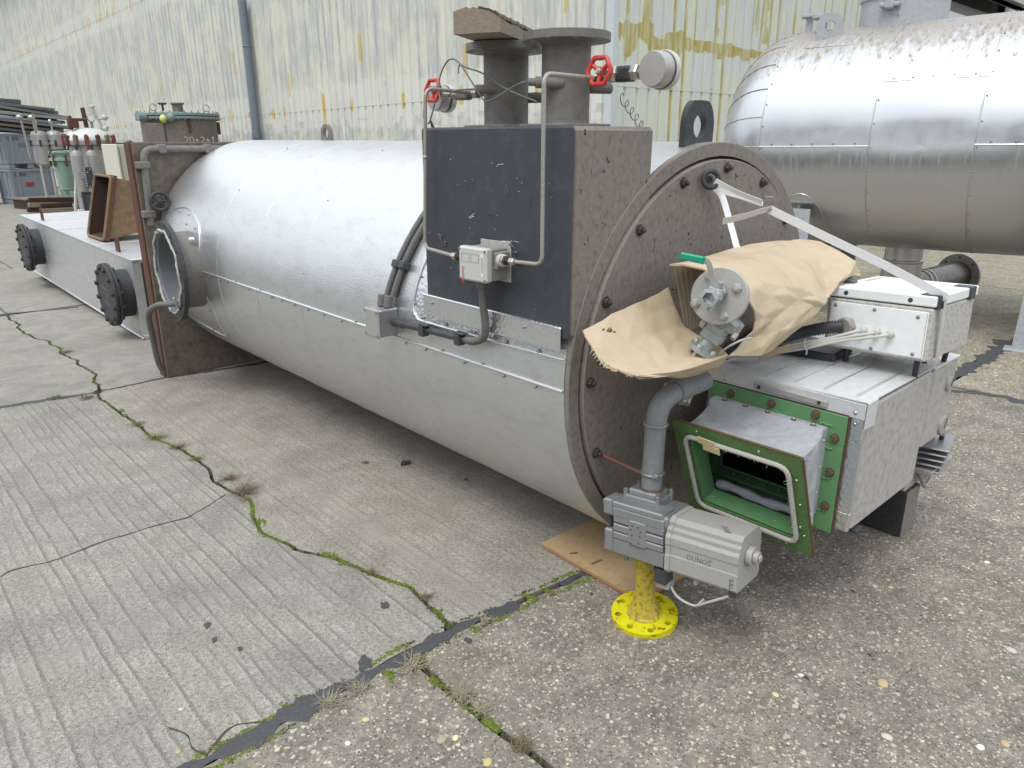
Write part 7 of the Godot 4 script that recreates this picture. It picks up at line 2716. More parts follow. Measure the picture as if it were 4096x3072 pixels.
	g.cyl(n0 + axd * 1.08 + v3(0, 0.22, 0), n0 + axd * 1.10 + v3(0, 0.22, 0), 0.2, -1, 32)
	obj("pipe_flange", g, M.gauge_grey, pp)
	for q in [0.34, 0.42]:
		g = G.new()
		g.torus(axis_xf(n0 + axd * q + v3(0, 0.203, 0), axd), 0.141, 0.006, 32, 8)
		obj("cladding_joint", g, M.bright_trim, pp)
	# timber and rubble under the tank
	var tb := thing("timber_baulk", "dark timber baulk lying on the concrete below the shiny tank", "timber", EF * at(v3(8.1, 0, -3.1), 0.1))
	g = G.new()
	g.box(v3(0, 0.14, 0), v3(0.6, 0.28, 0.26), 0.015)
	obj("wood", g, M.rust_dark, tb)
	var dr := G.new()
	for k in 60:
		dr.ball(v3(rng.randf_range(-1.4, 1.4), 0.02, rng.randf_range(-0.25, 0.25)), v3(rng.randf_range(0.03, 0.12), rng.randf_range(0.02, 0.08), rng.randf_range(0.03, 0.1)), 7, 4)
	var rb := obj("rubble_heap", dr, M.timber_grey, self)
	rb.transform = EF * at(v3(9.2, 0, -4.2))
	tag(rb, "low heap of pale rubble at the foot of the wall under the tank", "rubble")
	stuff(rb)

func tm_plain() -> StandardMaterial3D:
	if not M.has("joint_metal"):
		worn("joint_metal", [[0.0, rgb(176, 172, 166)], [1.0, rgb(214, 212, 208)]], 0.3, 0.02, 0.35, 0.85, 0.0, 84)
	return M.joint_metal

func background() -> void:
	var g: G
	duct_box()
	hopper()
	tank_2072()
	# stacked plastic bins
	var yaw := deg_to_rad(12)
	var u := v3(cos(yaw), 0, -sin(yaw))
	var w := v3(-sin(yaw), 0, -cos(yaw))
	var c := v3(1.86, 0, -24.4) + u * 0.6 + w * 0.5
	var bin_mat := worn("bin_grey", [[0.0, rgb(118, 126, 138)], [0.5, rgb(134, 142, 153)], [1.0, rgb(146, 153, 162)]], 0.8, 0.012, 0.55, 0.0, 0.0, 90)
	for k in 2:
		var t := thing("pallet_bin", ["lower blue grey plastic pallet bin with red label, standing on the ground", "upper blue grey plastic pallet bin carrying the pile of steel profiles"][k], "bin", EF * at(c + v3(0, k * 0.99, 0), yaw), "stacked plastic pallet bins")
		g = G.new()
		g.box(v3(0, 0.55, 0), v3(1.16, 0.84, 0.96), 0.02)
		for s in 3:
			g.box(v3(-0.5 + s * 0.5, 0.07, 0), v3(0.16, 0.14, 0.96), 0.01)
		obj("body", g, bin_mat, t)
		g = G.new()
		g.box(v3(0, 0.94, 0), v3(1.22, 0.07, 1.02), 0.015)
		g.box(v3(0, 0.17, 0), v3(1.2, 0.06, 1.0), 0.015)
		obj("rim", g, bin_mat, t)
		for x in [-0.56, -0.4, 0.4, 0.56]:
			g = G.new()
			g.box(v3(x, 0.55, 0.488), v3(0.07, 0.74, 0.03), 0.008)
			obj("post", g, bin_mat, t)
		for z in [-0.4, -0.15, 0.15, 0.4]:
			g = G.new()
			g.box(v3(-0.588, 0.55, z), v3(0.03, 0.74, 0.07), 0.008)
			obj("post", g, bin_mat, t)
		for q in 3:
			g = G.new()
			g.box(v3(-0.33 + 0.0, 0.86 - q * 0.03, 0.4815), v3(0.3, 0.012, 0.006), 0.0)
			obj("vent_slot", g, M.black_void, t)
			g = G.new()
			g.box(v3(-0.582, 0.84 - q * 0.04, 0.3), v3(0.006, 0.014, 0.16), 0.0)
			obj("vent_slot", g, M.black_void, t)
		g = G.new()
		g.box(v3(-0.12, 0.55 if k == 0 else 0.66, 0.4825), v3(0.22, 0.13, 0.006), 0.002)
		obj("label_plate", g, mat("bin_label", [rgb(150, 60, 66), rgb(112, 112, 116)][k], 0.6), t)
	# heap of long steel profiles on the bins
	var tones := [rgb(132, 136, 140), rgb(112, 116, 121), rgb(154, 157, 159), rgb(96, 99, 104), rgb(170, 172, 172), rgb(118, 106, 98)]
	var pm := []
	for k in 6:
		pm.append(mat("profile_%s" % ["steel", "slate", "pale", "dark", "bright", "rusty"][k], tones[k], 0.5, 0.3))
	for k in 26:
		var row := int(k / 4.0)
		var p := c + v3(0.08 + rng.randfn(0, 0.12), 2.0 + row * 0.115 + 0.02 * rng.randf(), 0.45 - (k % 4) * 0.24 + rng.randfn(0, 0.04))
		var o := MeshInstance3D.new()
		g = G.new()
		var L := 2.0 + rng.randf() * 0.6
		g.box(v3(0, 0.05, 0), v3(L, 0.012, 0.2), 0.002)
		g.box(v3(0, 0.02, 0.095), v3(L, 0.07, 0.012), 0.002)
		g.box(v3(0, 0.02, -0.095), v3(L, 0.07, 0.012), 0.002)
		o = obj("steel_profile", g, pm[rng.randi() % 6], self)
		o.transform = EF * Transform3D(Basis.from_euler(v3(rng.randfn(0, 0.08), yaw + rng.randfn(0, 0.04), -0.10 + rng.randfn(0, 0.025))), p)
		tag(o, "long grey channel profile in the loose heap on the plastic bins", "steel profile", "heap of steel profiles on the bins")
	g = G.new()
	g.box(v3(0, 0.07, 0), v3(0.75, 0.14, 0.1), 0.004)
	g.box(v3(0.28, 0.08, 0.06), v3(0.2, 0.12, 0.06), 0.004)
	var tb := obj("steel_trough", g, pm[3], self)
	tb.transform = EF * Transform3D(Basis.from_euler(v3(0, yaw, -0.05)), c + v3(-0.15, 2.78, 0.1))
	tag(tb, "dark folded steel trough on top of the heap of profiles", "trough")
	vessels()
	# the works hall across the yard, mirrored in the shiny tank
	var h := thing("opposite_hall", "low grey works hall with pitched roof across the yard", "building", EF * at(v3(-26, 0, 8), 0.05))
	g = G.new()
	g.box(v3(0, 2.75, 0), v3(12, 5.5, 70))
	obj("wall", g, mat("hall_grey", rgb(122, 118, 112), 0.9), h)
	g = G.new()
	g.prism(Transform3D(Basis.IDENTITY, v3(0, 0, -35)), PackedVector2Array([v2(-6.5, 5.5), v2(6.5, 5.5), v2(0, 7.6)]), 70)
	obj("roof", g, mat("roof_dark", rgb(92, 92, 94), 0.8), h)

func blind_flange(parent: Node, c: Vector3, r: float, neck: float) -> void:   # faces -x
	var g := G.new()
	g.cyl(c + v3(0.002, 0, 0), c + v3(neck, 0, 0), r * 0.76, -1, 36)
	obj("nozzle_neck", g, M.black_steel, parent)
	g = G.new()
	var xf := axis_xf(c, Vector3.LEFT)
	g.cyl(c + v3(0.0, 0, 0), c + v3(-0.022, 0, 0), r, -1, 44, 0.003)
	g.cyl(c + v3(-0.026, 0, 0), c + v3(-0.05, 0, 0), r, -1, 44, 0.003)
	var f := obj("blind_flange", g, M.black_steel, parent)
	var bm := bolt_head(0.02, 0.02)
	for k in 12:
		var a := k * TAU / 12 + 0.2
		var p := c + v3(-0.05, sin(a) * r * 0.87, cos(a) * r * 0.87)
		add("bolt", bm, M.bolt_dark, f, at(p))
		g = G.new()
		g.hexnut(p + v3(0.05, 0, 0), p + v3(0.072, 0, 0), 0.02)
		obj("nut", g, M.bolt_dark, f)
	g = G.new()
	for k in 9:
		var y := rng.randf_range(-0.12, 0.12)
		var z := rng.randf_range(-0.14, 0.1)
		g.box(c + v3(-0.0505, y, z), v3(0.0012, 0.0025, rng.randf_range(0.05, 0.14)), 0.0, Basis(Vector3.RIGHT, 0.25))
	stuff(obj("scratches", g, M.screw_dull, f))

func duct_box() -> void:
	var xf := EF * Transform3D(Basis(Vector3.RIGHT, deg_to_rad(1.4)), v3(0, 0, -4.95))
	var b := thing("insulated_duct_box", "long flat silver clad box with two black blind flanges lying on the concrete at left", "duct", xf)
	var g := G.new()
	var m := worn("flat_aluminium", [[0.0, rgb(196, 196, 196)], [0.5, rgb(214, 214, 215)], [1.0, rgb(224, 224, 226)]], 0.9, 0.01, 0.45, 0.8, 0.0, 91)
	for k in 4:
		var z0 := -0.02 - k * 1.06
		g = G.new()
		g.box(v3(0.16, 0.335, z0 - 0.53), v3(1.44 + 0.004 * (k % 2), 0.65 + 0.004 * (k % 2), 1.062), 0.006)
		obj("cladding_sheet", g, m, b)
	for q in [[-0.565, 0.66], [-0.565, 0.01]]:
		g = G.new()
		g.box(v3(q[0], q[1], -2.1), v3(0.012, 0.012, 4.22), 0.003)
		obj("edge_trim", g, M.bright_trim, b)
	g = G.new()
	g.box(v3(-0.53, 0.335, 0.002), v3(0.07, 0.64, 0.012), 0.002)
	g.box(v3(0.16, 0.645, 0.002), v3(1.43, 0.03, 0.012), 0.002)
	g.box(v3(0.16, 0.02, 0.002), v3(1.43, 0.03, 0.03), 0.002)
	obj("end_frame", g, m, b)
	g = G.new()
	g.box(v3(0.2, 0.335, -0.005), v3(1.38, 0.6, 0.02), 0.002)
	obj("end_insulation", g, M.black_steel, b)
	for k in 4:
		g = G.new()
		g.box(v3(0.16, 0.664, -0.6 - k * 0.9), v3(1.43, 0.005, 0.008), 0.001)
		obj("top_seam", g, M.bright_trim, b)
	g = G.new()
	for k in 30:
		var z := rng.randf_range(-3.8, -0.3)
		var y := rng.randf_range(0.3, 0.62)
		g.box(v3(-0.5635, y, z), v3(0.0012, 0.002, rng.randf_range(0.08, 0.35)), 0.0, Basis(Vector3.RIGHT, rng.randf_range(-0.2, 0.12)))
	stuff(obj("scratches", g, M.bright_trim, b))
	blind_flange(b, v3(-0.68, 0.362, -0.22), 0.258, 0.13)
	blind_flange(b, v3(-0.68, 0.378, -3.42), 0.262, 0.13)
	for q in [[-0.50, -0.52, 1.0], [-0.47, -3.47, 0.8]]:
		lug(b, Transform3D(Basis(Vector3.BACK, Vector3.UP, Vector3.LEFT), v3(q[0], 0.70, q[1])), 0.0, 0.045, 0.018, 0.05, 0.015, M.rust)
	var t := thing("timber_bearer", "squared timber bearer under the far end of the long silver box", "timber", EF * at(v3(0.15, 0, -8.95)))
	g = G.new()
	g.box(v3(0, 0.047, 0), v3(1.3, 0.094, 0.1), 0.006)
	obj("wood", g, M.timber_grey, t)

func hopper() -> void:
	var h := thing("rusty_hopper", "rusty tapered sheet metal hopper lying with its rectangular mouth open on the silver box", "hopper", EF)
	var O := [v3(-0.456, 0.715, -6.60), v3(-0.45, 0.712, -6.08), v3(-0.30, 1.265, -6.08), v3(-0.30, 1.275, -6.60)]
	var S := [v3(0.60, 0.84, -6.45), v3(0.60, 0.84, -6.18), v3(0.66, 1.02, -6.18), v3(0.66, 1.02, -6.45)]
	var c: Vector3 = (O[0] + O[2]) * 0.5
	var g := G.new()
	var gi := G.new()
	for k in 4:
		var k2 := (k + 1) % 4
		var a: Vector3 = O[k]
		var b: Vector3 = O[k2]
		g.quad(a, S[k], S[k2], b)
		gi.quad(a.lerp(c, 0.03), b.lerp(c, 0.03), (S[k2] as Vector3).lerp(c, 0.03), (S[k] as Vector3).lerp(c, 0.03))
	obj("shell", g, M.rust_bright, h)
	gi.quad(S[0], S[1], S[2], S[3])
	obj("inside", gi, M.rust_dark, h)
	g = G.new()
	g.tube(path([O[0].lerp(O[1], 0.5), O[1], O[2], O[3], O[0], O[0].lerp(O[1], 0.5)], 0.05), 0.014, 8)
	obj("rolled_rim", g, M.rust_bright, h)
	g = G.new()
	for k in 4:
		var a: Vector3 = O[k]
		var b: Vector3 = O[(k + 1) % 4]
		var d := (b - a).normalized()
		var y := v3(0.27, -0.96, 0).cross(d) 
		var out: Vector3 = ((a + b) * 0.5 - c).normalized()
		var bs := Basis(d, out, d.cross(out)).orthonormalized()
		g.box((a + b) * 0.5 + out * 0.006 + v3(0.03, 0, 0), v3(a.distance_to(b) + 0.02, 0.01, 0.035), 0.002, bs)
	obj("mouth_frame", g, M.rust, h)
	g = G.new()
	g.flange(axis_xf(v3(0.63, 0.93, -6.315), v3(1, -0.28, 0)), 0.05, 0.17, 0.02, 8, 0.14, 0.01, 4)
	obj("outlet_flange", g, M.rust, h)

func tank_2072() -> void:
	var t := thing("vertical_steel_tank", "upright brown grey steel tank with bolted blue grey rim, chalked 20+2+1", "tank", EF * at(v3(3.32, 0, -14.5)))
	var R := 0.70
	var m := worn("brown_steel", [[0.0, rgb(96, 89, 82)], [0.5, rgb(122, 115, 106)], [1.0, rgb(138, 131, 121)]], 0.9, 0.012, 0.6, 0.35, 0.0, 92)
	var bl := worn("blue_rim", [[0.0, rgb(104, 116, 116)], [0.6, rgb(132, 146, 146)], [1.0, rgb(144, 156, 154)]], 0.3, 0.02, 0.5, 0.1, 0.0, 93)
	var g := G.new()
	g.lathe(at(Vector3.ZERO), [[R * 0.9, 0.15], [R, 0.2], [R, 2.08]], 56)
	obj("shell", g, m, t)
	for k in 3:
		g = G.new()
		var a := k * TAU / 3 + 0.5
		g.cyl(v3(cos(a) * 0.55, 0, sin(a) * 0.55), v3(cos(a) * 0.55, 0.25, sin(a) * 0.55), 0.05)
		obj("leg", g, m, t)
	g = G.new()
	g.lathe(at(Vector3.ZERO), [[R, 2.06], [R + 0.08, 2.06], [R + 0.08, 2.10], [R + 0.02, 2.105], [R + 0.02, 2.115], [R + 0.08, 2.12], [R + 0.08, 2.16], [R, 2.17], [0.2, 2.2], [0, 2.2]], 56)
	obj("rim", g, bl, t)
	var bg := G.new()
	bg.cyl(v3(0, -0.1, 0), v3(0, 0.07, 0), 0.011, -1, 8)
	bg.hexnut(v3(0, 0.02, 0), v3(0, 0.04, 0), 0.021)
	bg.hexnut(v3(0, -0.1, 0), v3(0, -0.08, 0), 0.021)
	var bm := bg.mesh()
	for k in 36:
		var a := k * TAU / 36
		add("rim_bolt", bm, bl, t, at(v3(cos(a) * (R + 0.05), 2.14, sin(a) * (R + 0.05))))
	g = G.new()
	g.cyl(v3(-0.02, 2.15, 0.1), v3(-0.02, 2.36, 0.1), 0.1, -1, 24)
	g.cyl(v3(-0.02, 2.34, 0.1), v3(-0.02, 2.37, 0.1), 0.13, -1, 24)
	obj("top_nozzle", g, m, t)
	g = G.new()
	g.cyl(v3(-0.42, 2.2, 0.45), v3(-0.42, 2.34, 0.45), 0.02)
	g.torus(at(v3(-0.42, 2.33, 0.45)), 0.07, 0.014)
	g.cyl(v3(-0.42, 2.31, 0.45), v3(-0.42, 2.33, 0.45), 0.06)
	obj("handwheel", g, M.black_steel, t)
	g = G.new()
	g.ball(v3(-0.5, 2.05, 0.63), v3(0.07, 0.075, 0.05), 16, 10)
	obj("yellow_cap", g, mat("cap_yellow", rgb(206, 208, 120), 0.6), t)
	g = G.new()
	g.ball(v3(-0.36, 2.08, 0.66), v3(0.1, 0.09, 0.07), 14, 8)
	obj("sight_fitting", g, bl, t)
	g = G.new()
	g.cyl(v3(-0.85, 2.1, 0.3), v3(-0.7, 2.1, 0.3), 0.08, -1, 16)
	obj("side_fitting", g, bl, t)
	for q in [[-0.62, 0.5], [0.35, 0.6]]:
		g = G.new()
		g.torus(Transform3D(Basis(Vector3.RIGHT, Vector3.BACK, Vector3.DOWN), v3(q[0], 2.26, q[1])), 0.06, 0.012)
		obj("lifting_ring", g, M.gauge_grey, t)
	g = G.new()
	g.box(v3(-0.62, 1.0, 0.45), v3(0.34, 1.94, 0.06), 0.01, Basis(Vector3.UP, -0.5))
	obj("side_plate", g, m, t)
	g = G.new()
	g.box(v3(-0.06, 1.93, 0.71), v3(0.06, 0.26, 0.03), 0.01)
	g.box(v3(0.73, 1.9, 0.1), v3(0.09, 0.24, 0.05), 0.01)
	obj("hook", g, M.rust, t)
	var f := text_mesh("20+2+1", 0.13, true)
	f.depth = 0.004
	var ang := deg_to_rad(-8)
	add("chalk_writing", f, mat("chalk_white", rgb(176, 172, 164), 0.9), t, Transform3D(Basis(Vector3.UP, ang), v3(-0.21 , 1.66, 0.715)))

func vessels() -> void:
	var g: G
	var steel := worn("vessel_grey", [[0.0, rgb(140, 138, 135)], [0.5, rgb(168, 166, 163)], [1.0, rgb(180, 178, 175)]], 0.6, 0.012, 0.45, 0.35, 0.0, 94)
	var wood: Material = M.timber_grey
	# twin filter housings on a pallet
	var pl := thing("wooden_pallet", "grey weathered wooden pallet under the twin filter housings", "pallet", EF * at(v3(2.2, 0, -22.5), 0.2))
	for k in 5:
		g = G.new()
		g.box(v3(0, 0.26, -0.4 + k * 0.2), v3(1.25, 0.04, 0.13), 0.004)
		obj("board", g, wood, pl)
	for k in 3:
		g = G.new()
		g.box(v3(-0.52 + k * 0.52, 0.12, 0), v3(0.12, 0.24, 0.9), 0.006)
		obj("bearer", g, M.rust_dark, pl)
	var tf := thing("twin_filter_housing", "pair of grey steel filter housings with gauges and tall side pipes on a pallet", "filter", EF * at(v3(2.3, 0.28, -22.5)))
	for k in 2:
		var x := 0.1 + k * 0.36
		g = G.new()
		g.lathe(at(v3(x, 0, 0)), [[0.08, 0.72], [0.2, 0.86], [0.2, 1.36], [0.225, 1.36], [0.225, 1.42], [0.2, 1.43], [0.2, 1.62], [0.16, 1.7], [0.05, 1.73], [0, 1.73]], 28)
		var v := obj("housing", g, steel, tf)
		g = G.new()
		g.cyl(v3(x - 0.02, 1.72, 0), v3(x - 0.02, 1.88, 0), 0.02)
		g.cyl(v3(x - 0.06, 1.95, 0.03), v3(x - 0.02, 1.95, 0.05), 0.075, -1, 20, 0.006)
		obj("gauge", g, M.machined_steel, v)
		for a in 5:
			g = G.new()
			var d := v3(cos(a * TAU / 5 + 0.5), 0, sin(a * TAU / 5 + 0.5))
			g.box(v3(x, 1.4, 0) + d * 0.235, v3(0.05, 0.16, 0.05), 0.006)
			obj("swing_bolt", g, M.black_steel, v)
		for s in [-1.0, 1.0]:
			g = G.new()
			g.cyl(v3(x + s * 0.12, 0.0, 0.12), v3(x + s * 0.12, 0.85, 0.12), 0.032, -1, 12)
			obj("leg", g, mat("leg_white", rgb(176, 172, 166), 0.5), tf)
	for k in 2:
		g = G.new()
		var x := -0.27 + k * 0.27
		g.tube(path([v3(x, 2.0, 0.15), v3(x + 0.05, 0.95, 0.15), v3(x + 0.22, 0.86, 0.1)], 0.1), 0.028, 10)
		obj("side_pipe", g, M.tube_steel, tf)
		g = G.new()
		g.ball(v3(x - 0.02, 2.05, 0.15), v3(0.09, 0.07, 0.07), 10, 6)
		g.cyl(v3(x, 1.98, 0.15), v3(x + 0.02, 2.14, 0.2), 0.03)
		obj("pipe_valve", g, M.fitting_zinc, tf)
	# green tapered vessel
	var gv := thing("green_strainer", "pale green tapered strainer vessel standing between the grey filters and air receivers", "vessel", EF * at(v3(2.52, 0.0, -21)))
	var gm := worn("pale_green", [[0.0, rgb(128, 152, 138)], [0.6, rgb(146, 170, 155)], [1.0, rgb(154, 178, 162)]], 0.5, 0.014, 0.45, 0.0, 0.0, 95)
	g = G.new()
	g.lathe(at(Vector3.ZERO), [[0.0, 0.32], [0.1, 0.34], [0.14, 0.5], [0.165, 0.52], [0.165, 0.57], [0.24, 1.22], [0.29, 1.24], [0.29, 1.3], [0.23, 1.32], [0.24, 1.4], [0.28, 1.42], [0.28, 1.46], [0.14, 1.52], [0, 1.53]], 32)
	obj("body", g, gm, gv)
	g = G.new()
	g.flange(axis_xf(v3(-0.03, 0.42, 0.1), v3(-0.35, 0, 1)), 0.045, 0.13, 0.03, 4, 0.1, 0.012, 6)
	g.cyl(v3(0, 0.42, 0), v3(-0.03, 0.42, 0.1), 0.06)
	obj("outlet_flange", g, gm, gv)
	for k in 6:
		g = G.new()
		var a := k * TAU / 6 + 0.4
		g.box(v3(cos(a) * 0.28, 1.24, sin(a) * 0.28), v3(0.05, 0.28, 0.05), 0.006)
		obj("swing_bolt", g, M.bolt_rust, gv)
	g = G.new()
	g.tube(path([v3(-0.3, 1.42, 0.2), v3(-0.25, 1.5, 0.24), v3(0.2, 1.52, 0.26)], 0.04), 0.02, 8)
	obj("lever", g, M.black_steel, gv)
	for k in 3:
		g = G.new()
		var a := k * TAU / 3
		g.cyl(v3(cos(a) * 0.12, 0, sin(a) * 0.12), v3(cos(a) * 0.12, 0.4, sin(a) * 0.12), 0.025)
		obj("leg", g, gm, gv)
	# autoclave with white lid and rust red clamps
	var ac := thing("clamped_autoclave", "steel autoclave with domed white lid, rust red clamps and valves on top", "vessel", EF * at(v3(2.74, 0, -19)))
	g = G.new()
	g.lathe(at(Vector3.ZERO), [[0.46, 0.1], [0.46, 1.6], [0.52, 1.62], [0.52, 1.7]], 44)
	obj("body", g, steel, ac)
	g = G.new()
	g.lathe(at(Vector3.ZERO), [[0.52, 1.705], [0.52, 1.76], [0.48, 1.80], [0.4, 1.9], [0.25, 1.98], [0, 2.01]], 44, 0, TAU, true)
	obj("lid", g, mat("lid_white", rgb(204, 208, 202), 0.5), ac)
	for k in 14:
		g = G.new()
		var a := k * TAU / 14 + 0.1
		g.box(v3(cos(a) * 0.53, 1.71, sin(a) * 0.53), v3(0.09, 0.24, 0.09), 0.012, Basis(Vector3.UP, -a))
		g.cyl(v3(cos(a) * 0.55, 1.5, sin(a) * 0.55), v3(cos(a) * 0.55, 1.85, sin(a) * 0.55), 0.02, -1, 8)
		obj("clamp", g, [M.rust, mat("clamp_red", rgb(128, 60, 54), 0.7), M.rust_bright][k % 3], ac)
	g = G.new()
	g.cyl(v3(0.0, 2.0, 0.0), v3(-0.02, 2.45, 0), 0.05, -1, 12)
	g.box(v3(-0.3, 2.1, 0.1), v3(0.22, 0.22, 0.16), 0.02)
	g.cyl(v3(-0.35, 1.95, 0.1), v3(-0.35, 2.26, 0.1), 0.04)
	g.cyl(v3(-0.35, 2.18, 0.1), v3(0.0, 2.18, 0.1), 0.035)
	obj("rusty_fittings", g, M.rust, ac)
	g = G.new()
	g.cyl(v3(0.1, 1.95, 0.1), v3(0.1, 2.14, 0.1), 0.03)
	g.cyl(v3(0.1, 2.22, 0.08), v3(0.1, 2.22, 0.13), 0.09, -1, 22, 0.006)
	obj("gauge", g, M.screw_dull, ac)
	g = G.new()
	g.cyl(v3(0.1, 2.22, 0.132), v3(0.1, 2.22, 0.134), 0.075, -1, 22)
	obj("gauge_dial", g, M.white_label, ac)
	g = G.new()
	g.tube(path([v3(0.3, 1.92, 0), v3(0.32, 2.1, 0), v3(0.24, 2.3, 0), v3(0.2, 2.45, 0)], 0.05), 0.035, 10)
	g.ball(v3(0.2, 2.48, 0), v3(0.06, 0.05, 0.06), 10, 6)
	g.cyl(v3(0.26, 2.2, 0), v3(0.5, 2.25, 0.05), 0.03)
	g.ball(v3(0.42, 2.24, 0.03), v3(0.08, 0.07, 0.07), 10, 6)
	g.cyl(v3(0.35, 2.0, 0.03), v3(0.42, 1.98, 0.1), 0.06)
	obj("white_valves", g, M.off_white_plastic, ac)
	# air receivers
	for k in 2:
		var ar := thing("air_receiver", ["slim grey upright air receiver, nearer the green strainer", "slim grey upright air receiver beside the cream cabinet"][k], "vessel", EF * at(v3(2.19 + 0.31 * k, 0, -18)), "pair of slim air receivers")
		g = G.new()
		g.lathe(at(Vector3.ZERO), [[0.11, 0.5], [0.118, 0.56], [0.118, 1.38], [0.1, 1.45], [0.05, 1.49], [0, 1.5]], 28)
		obj("shell", g, steel, ar)
		g = G.new()
		g.cyl(v3(0, 0, 0), v3(0, 0.52, 0), 0.09, -1, 20)
		obj("skirt", g, steel, ar)
		g = G.new()
		g.cyl(v3(0.02, 1.48, 0), v3(0.02, 1.6, 0.02), 0.028)
		g.ball(v3(0.02, 1.6, 0.02), v3(0.05, 0.05, 0.05), 10, 6)
		obj("relief_valve", g, M.dark_plastic, ar)
		g = G.new()
		g.box(v3(0.0, 0.95, 0.122), v3(0.12, 0.16, 0.006), 0.002)
		obj("name_plate", g, M.gauge_grey, ar)
	var mp := thing("manifold_plate", "dark perforated manifold plate bolted in front of the slim air receivers", "plate", EF * at(v3(2.33, 0.68, -17.8), -0.2))
	g = G.new()
	g.box(v3(0, 0.22, 0), v3(0.13, 0.46, 0.03), 0.005)
	obj("plate", g, M.black_panel, mp)
	for k in 9:
		g = G.new()
		g.cyl(v3(-0.07, 0.04 + k * 0.048, 0.01), v3(-0.1, 0.04 + k * 0.048, 0.01), 0.012, -1, 8)
		obj("plug", g, M.machined_steel, mp)
	for q in [[0.03, 0.4], [-0.03, 0.34], [0.03, 0.05], [-0.03, 0.02]]:
		g = G.new()
		g.cyl(v3(q[0], q[1], 0.015), v3(q[0], q[1], 0.022), 0.014, -1, 10)
		obj("screw", g, M.screw_bright, mp)
	var dp := thing("dark_steel_panel", "dark grey framed steel panel leaning below the slim air receivers", "panel", EF * Transform3D(Basis.from_euler(v3(-0.12, -0.1, 0)), v3(2.22, 0, -17.3)))
	g = G.new()
	g.box(v3(0, 0.3, 0), v3(0.42, 0.58, 0.02), 0.003)
	obj("sheet", g, M.black_panel, dp)
	g = G.new()
	g.box(v3(-0.21, 0.3, 0.005), v3(0.04, 0.62, 0.05), 0.004)
	g.box(v3(0, 0.6, 0.005), v3(0.46, 0.03, 0.05), 0.004)
	g.box(v3(0, 0.015, 0.005), v3(0.46, 0.03, 0.05), 0.004)
	obj("frame", g, M.black_steel, dp)
	var st := thing("pale_post", "thin pale green post leaning beside the dark steel panel", "post", EF * Transform3D(Basis.from_euler(v3(0, 0, -0.17)), v3(1.86, 0.0, -17.7)))
	g = G.new()
	g.lathe(at(Vector3.ZERO), [[0.0, 0], [0.03, 0], [0.035, 0.55], [0.028, 0.7], [0.004, 0.92], [0, 0.92]], 14)
	obj("shaft", g, mat("post_pale", rgb(186, 190, 172), 0.6), st)
	g = G.new()
	g.box(v3(0.1, 0.12, 0.05), v3(0.13, 0.24, 0.08), 0.006)
	obj("foot_block", g, M.white_paint, st)
	var bk := thing("red_brick", "single red brick on the ground at the foot of the pale post", "brick", EF * at(v3(1.62, 0, -17.4), 0.3))
	g = G.new()
	g.box(v3(0, 0.05, 0), v3(0.24, 0.1, 0.11), 0.004)
	obj("block", g, mat("brick_red", rgb(132, 84, 76), 0.9), bk)
	# cream cabinets
	var cm := worn("cream_paint", [[0.0, rgb(192, 190, 172)], [0.6, rgb(208, 206, 190)], [1.0, rgb(214, 212, 198)]], 0.6, 0.012, 0.45, 0.0, 0.0, 96)
	for k in 2:
		var cb := thing("cream_cabinet", ["cream steel control cabinet with handle, closest to the brown plate edge", "lower cream cabinet half hidden behind the slim air receivers"][k], "cabinet", EF * at([v3(2.20, 0, -14.3), v3(2.86, 0, -18.9)][k], [0.42, 0.3][k]), "cream steel cabinets")
		var hgt: float = [1.6, 1.5][k]
		g = G.new()
		g.box(v3(0.0, hgt / 2, -0.2), v3([0.42, 0.62][k], hgt, 0.4), 0.01)
		obj("body", g, cm, cb)
		g = G.new()
		g.box(v3(-0.02, hgt / 2, 0.012), v3([0.28, 0.5][k], hgt - 0.06, 0.022), 0.006)
		var door := obj("door", g, cm, cb)
		g = G.new()
		g.torus(Transform3D(Basis(Vector3.RIGHT, Vector3.BACK, Vector3.DOWN), v3(0.06, hgt - 0.12, 0.03)), 0.03, 0.007, 16, 6)
		obj("ring_handle", g, M.gauge_grey, door)
		g = G.new()
		g.tube([v3(-0.2, hgt - 0.05, 0.05), v3(-0.2, 0.3, 0.05)], 0.012, 8)
		g.box(v3(-0.2, hgt * 0.55, 0.05), v3(0.06, 0.05, 0.05), 0.008)
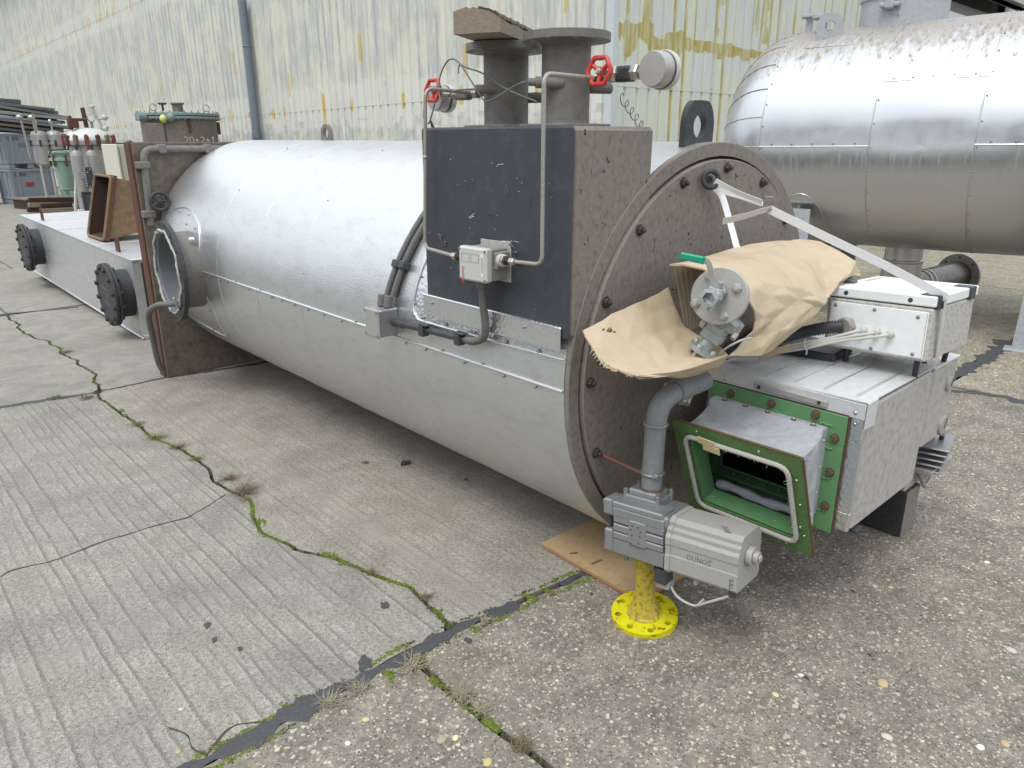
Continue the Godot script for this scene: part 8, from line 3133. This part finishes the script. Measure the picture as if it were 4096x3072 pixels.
		obj("conduit", g, M.conduit_grey, cb)
		g = G.new()
		g.ball(v3(0.18, hgt + 0.02, -0.1), v3(0.07, 0.05, 0.07), 10, 6)
		g.box(v3(-0.05, hgt + 0.01, -0.1), v3(0.2, 0.03, 0.05), 0.006)
		obj("top_fitting", g, M.dark_plastic, cb)
	var vb := thing("valve_manifold", "grey valve manifold with elbows mounted between the air receivers and cream cabinets", "valve", EF * at(v3(2.72, 0.75, -17.2)))
	g = G.new()
	g.box(v3(0.0, 0.04, 0), v3(0.34, 0.09, 0.08), 0.01)
	obj("block", g, M.dark_plastic, vb)
	g = G.new()
	g.tube(path([v3(-0.08, 0.1, 0), v3(-0.08, 0.5, 0), v3(0.08, 0.5, 0), v3(0.08, 0.28, 0), v3(-0.02, 0.28, 0)], 0.05), 0.035, 10)
	obj("elbow_pipe", g, M.gauge_grey, vb)
	for k in 4:
		g = G.new()
		g.cyl(v3(-0.12 + k * 0.08, 0.06, 0.04), v3(-0.12 + k * 0.08, 0.06, 0.05), 0.016, -1, 10)
		obj("screw", g, M.screw_bright, vb)
	# timber lying behind the silver box
	for k in 7:
		var o := G.new()
		o.box(v3(0, 0.06, 0), v3(1.3 + 0.3 * sin(k * 2.0), 0.11, 0.14), 0.008)
		var t := obj("timber_beam", o, M.timber_grey if k % 2 else M.rust_dark, self)
		t.transform = EF * Transform3D(Basis.from_euler(v3(0, 0.3 * sin(k * 3.1), 0.03 * (k % 3 - 1))), v3(2.1 + 0.4 * (k % 3), 0.12 * int(k / 3.0), -20.6 + 0.35 * (k % 3)))
		tag(t, "old timber beam in the low pile on the ground below the pallet", "timber", "low pile of old timber")
	for k in 4:
		var o := G.new()
		o.box(v3(0, 0.05, 0), v3(1.0, 0.1, 0.8), 0.01)
		var t := obj("pallet_board_stack", o, M.rust if k % 2 else M.timber_grey, self)
		t.transform = EF * at(v3(1.0, k * 0.32, -25.4 + 0.05 * k), 0.2)
		tag(t, "brown wooden pallet in the stack left of the plastic bins", "pallet", "stack of wooden pallets")
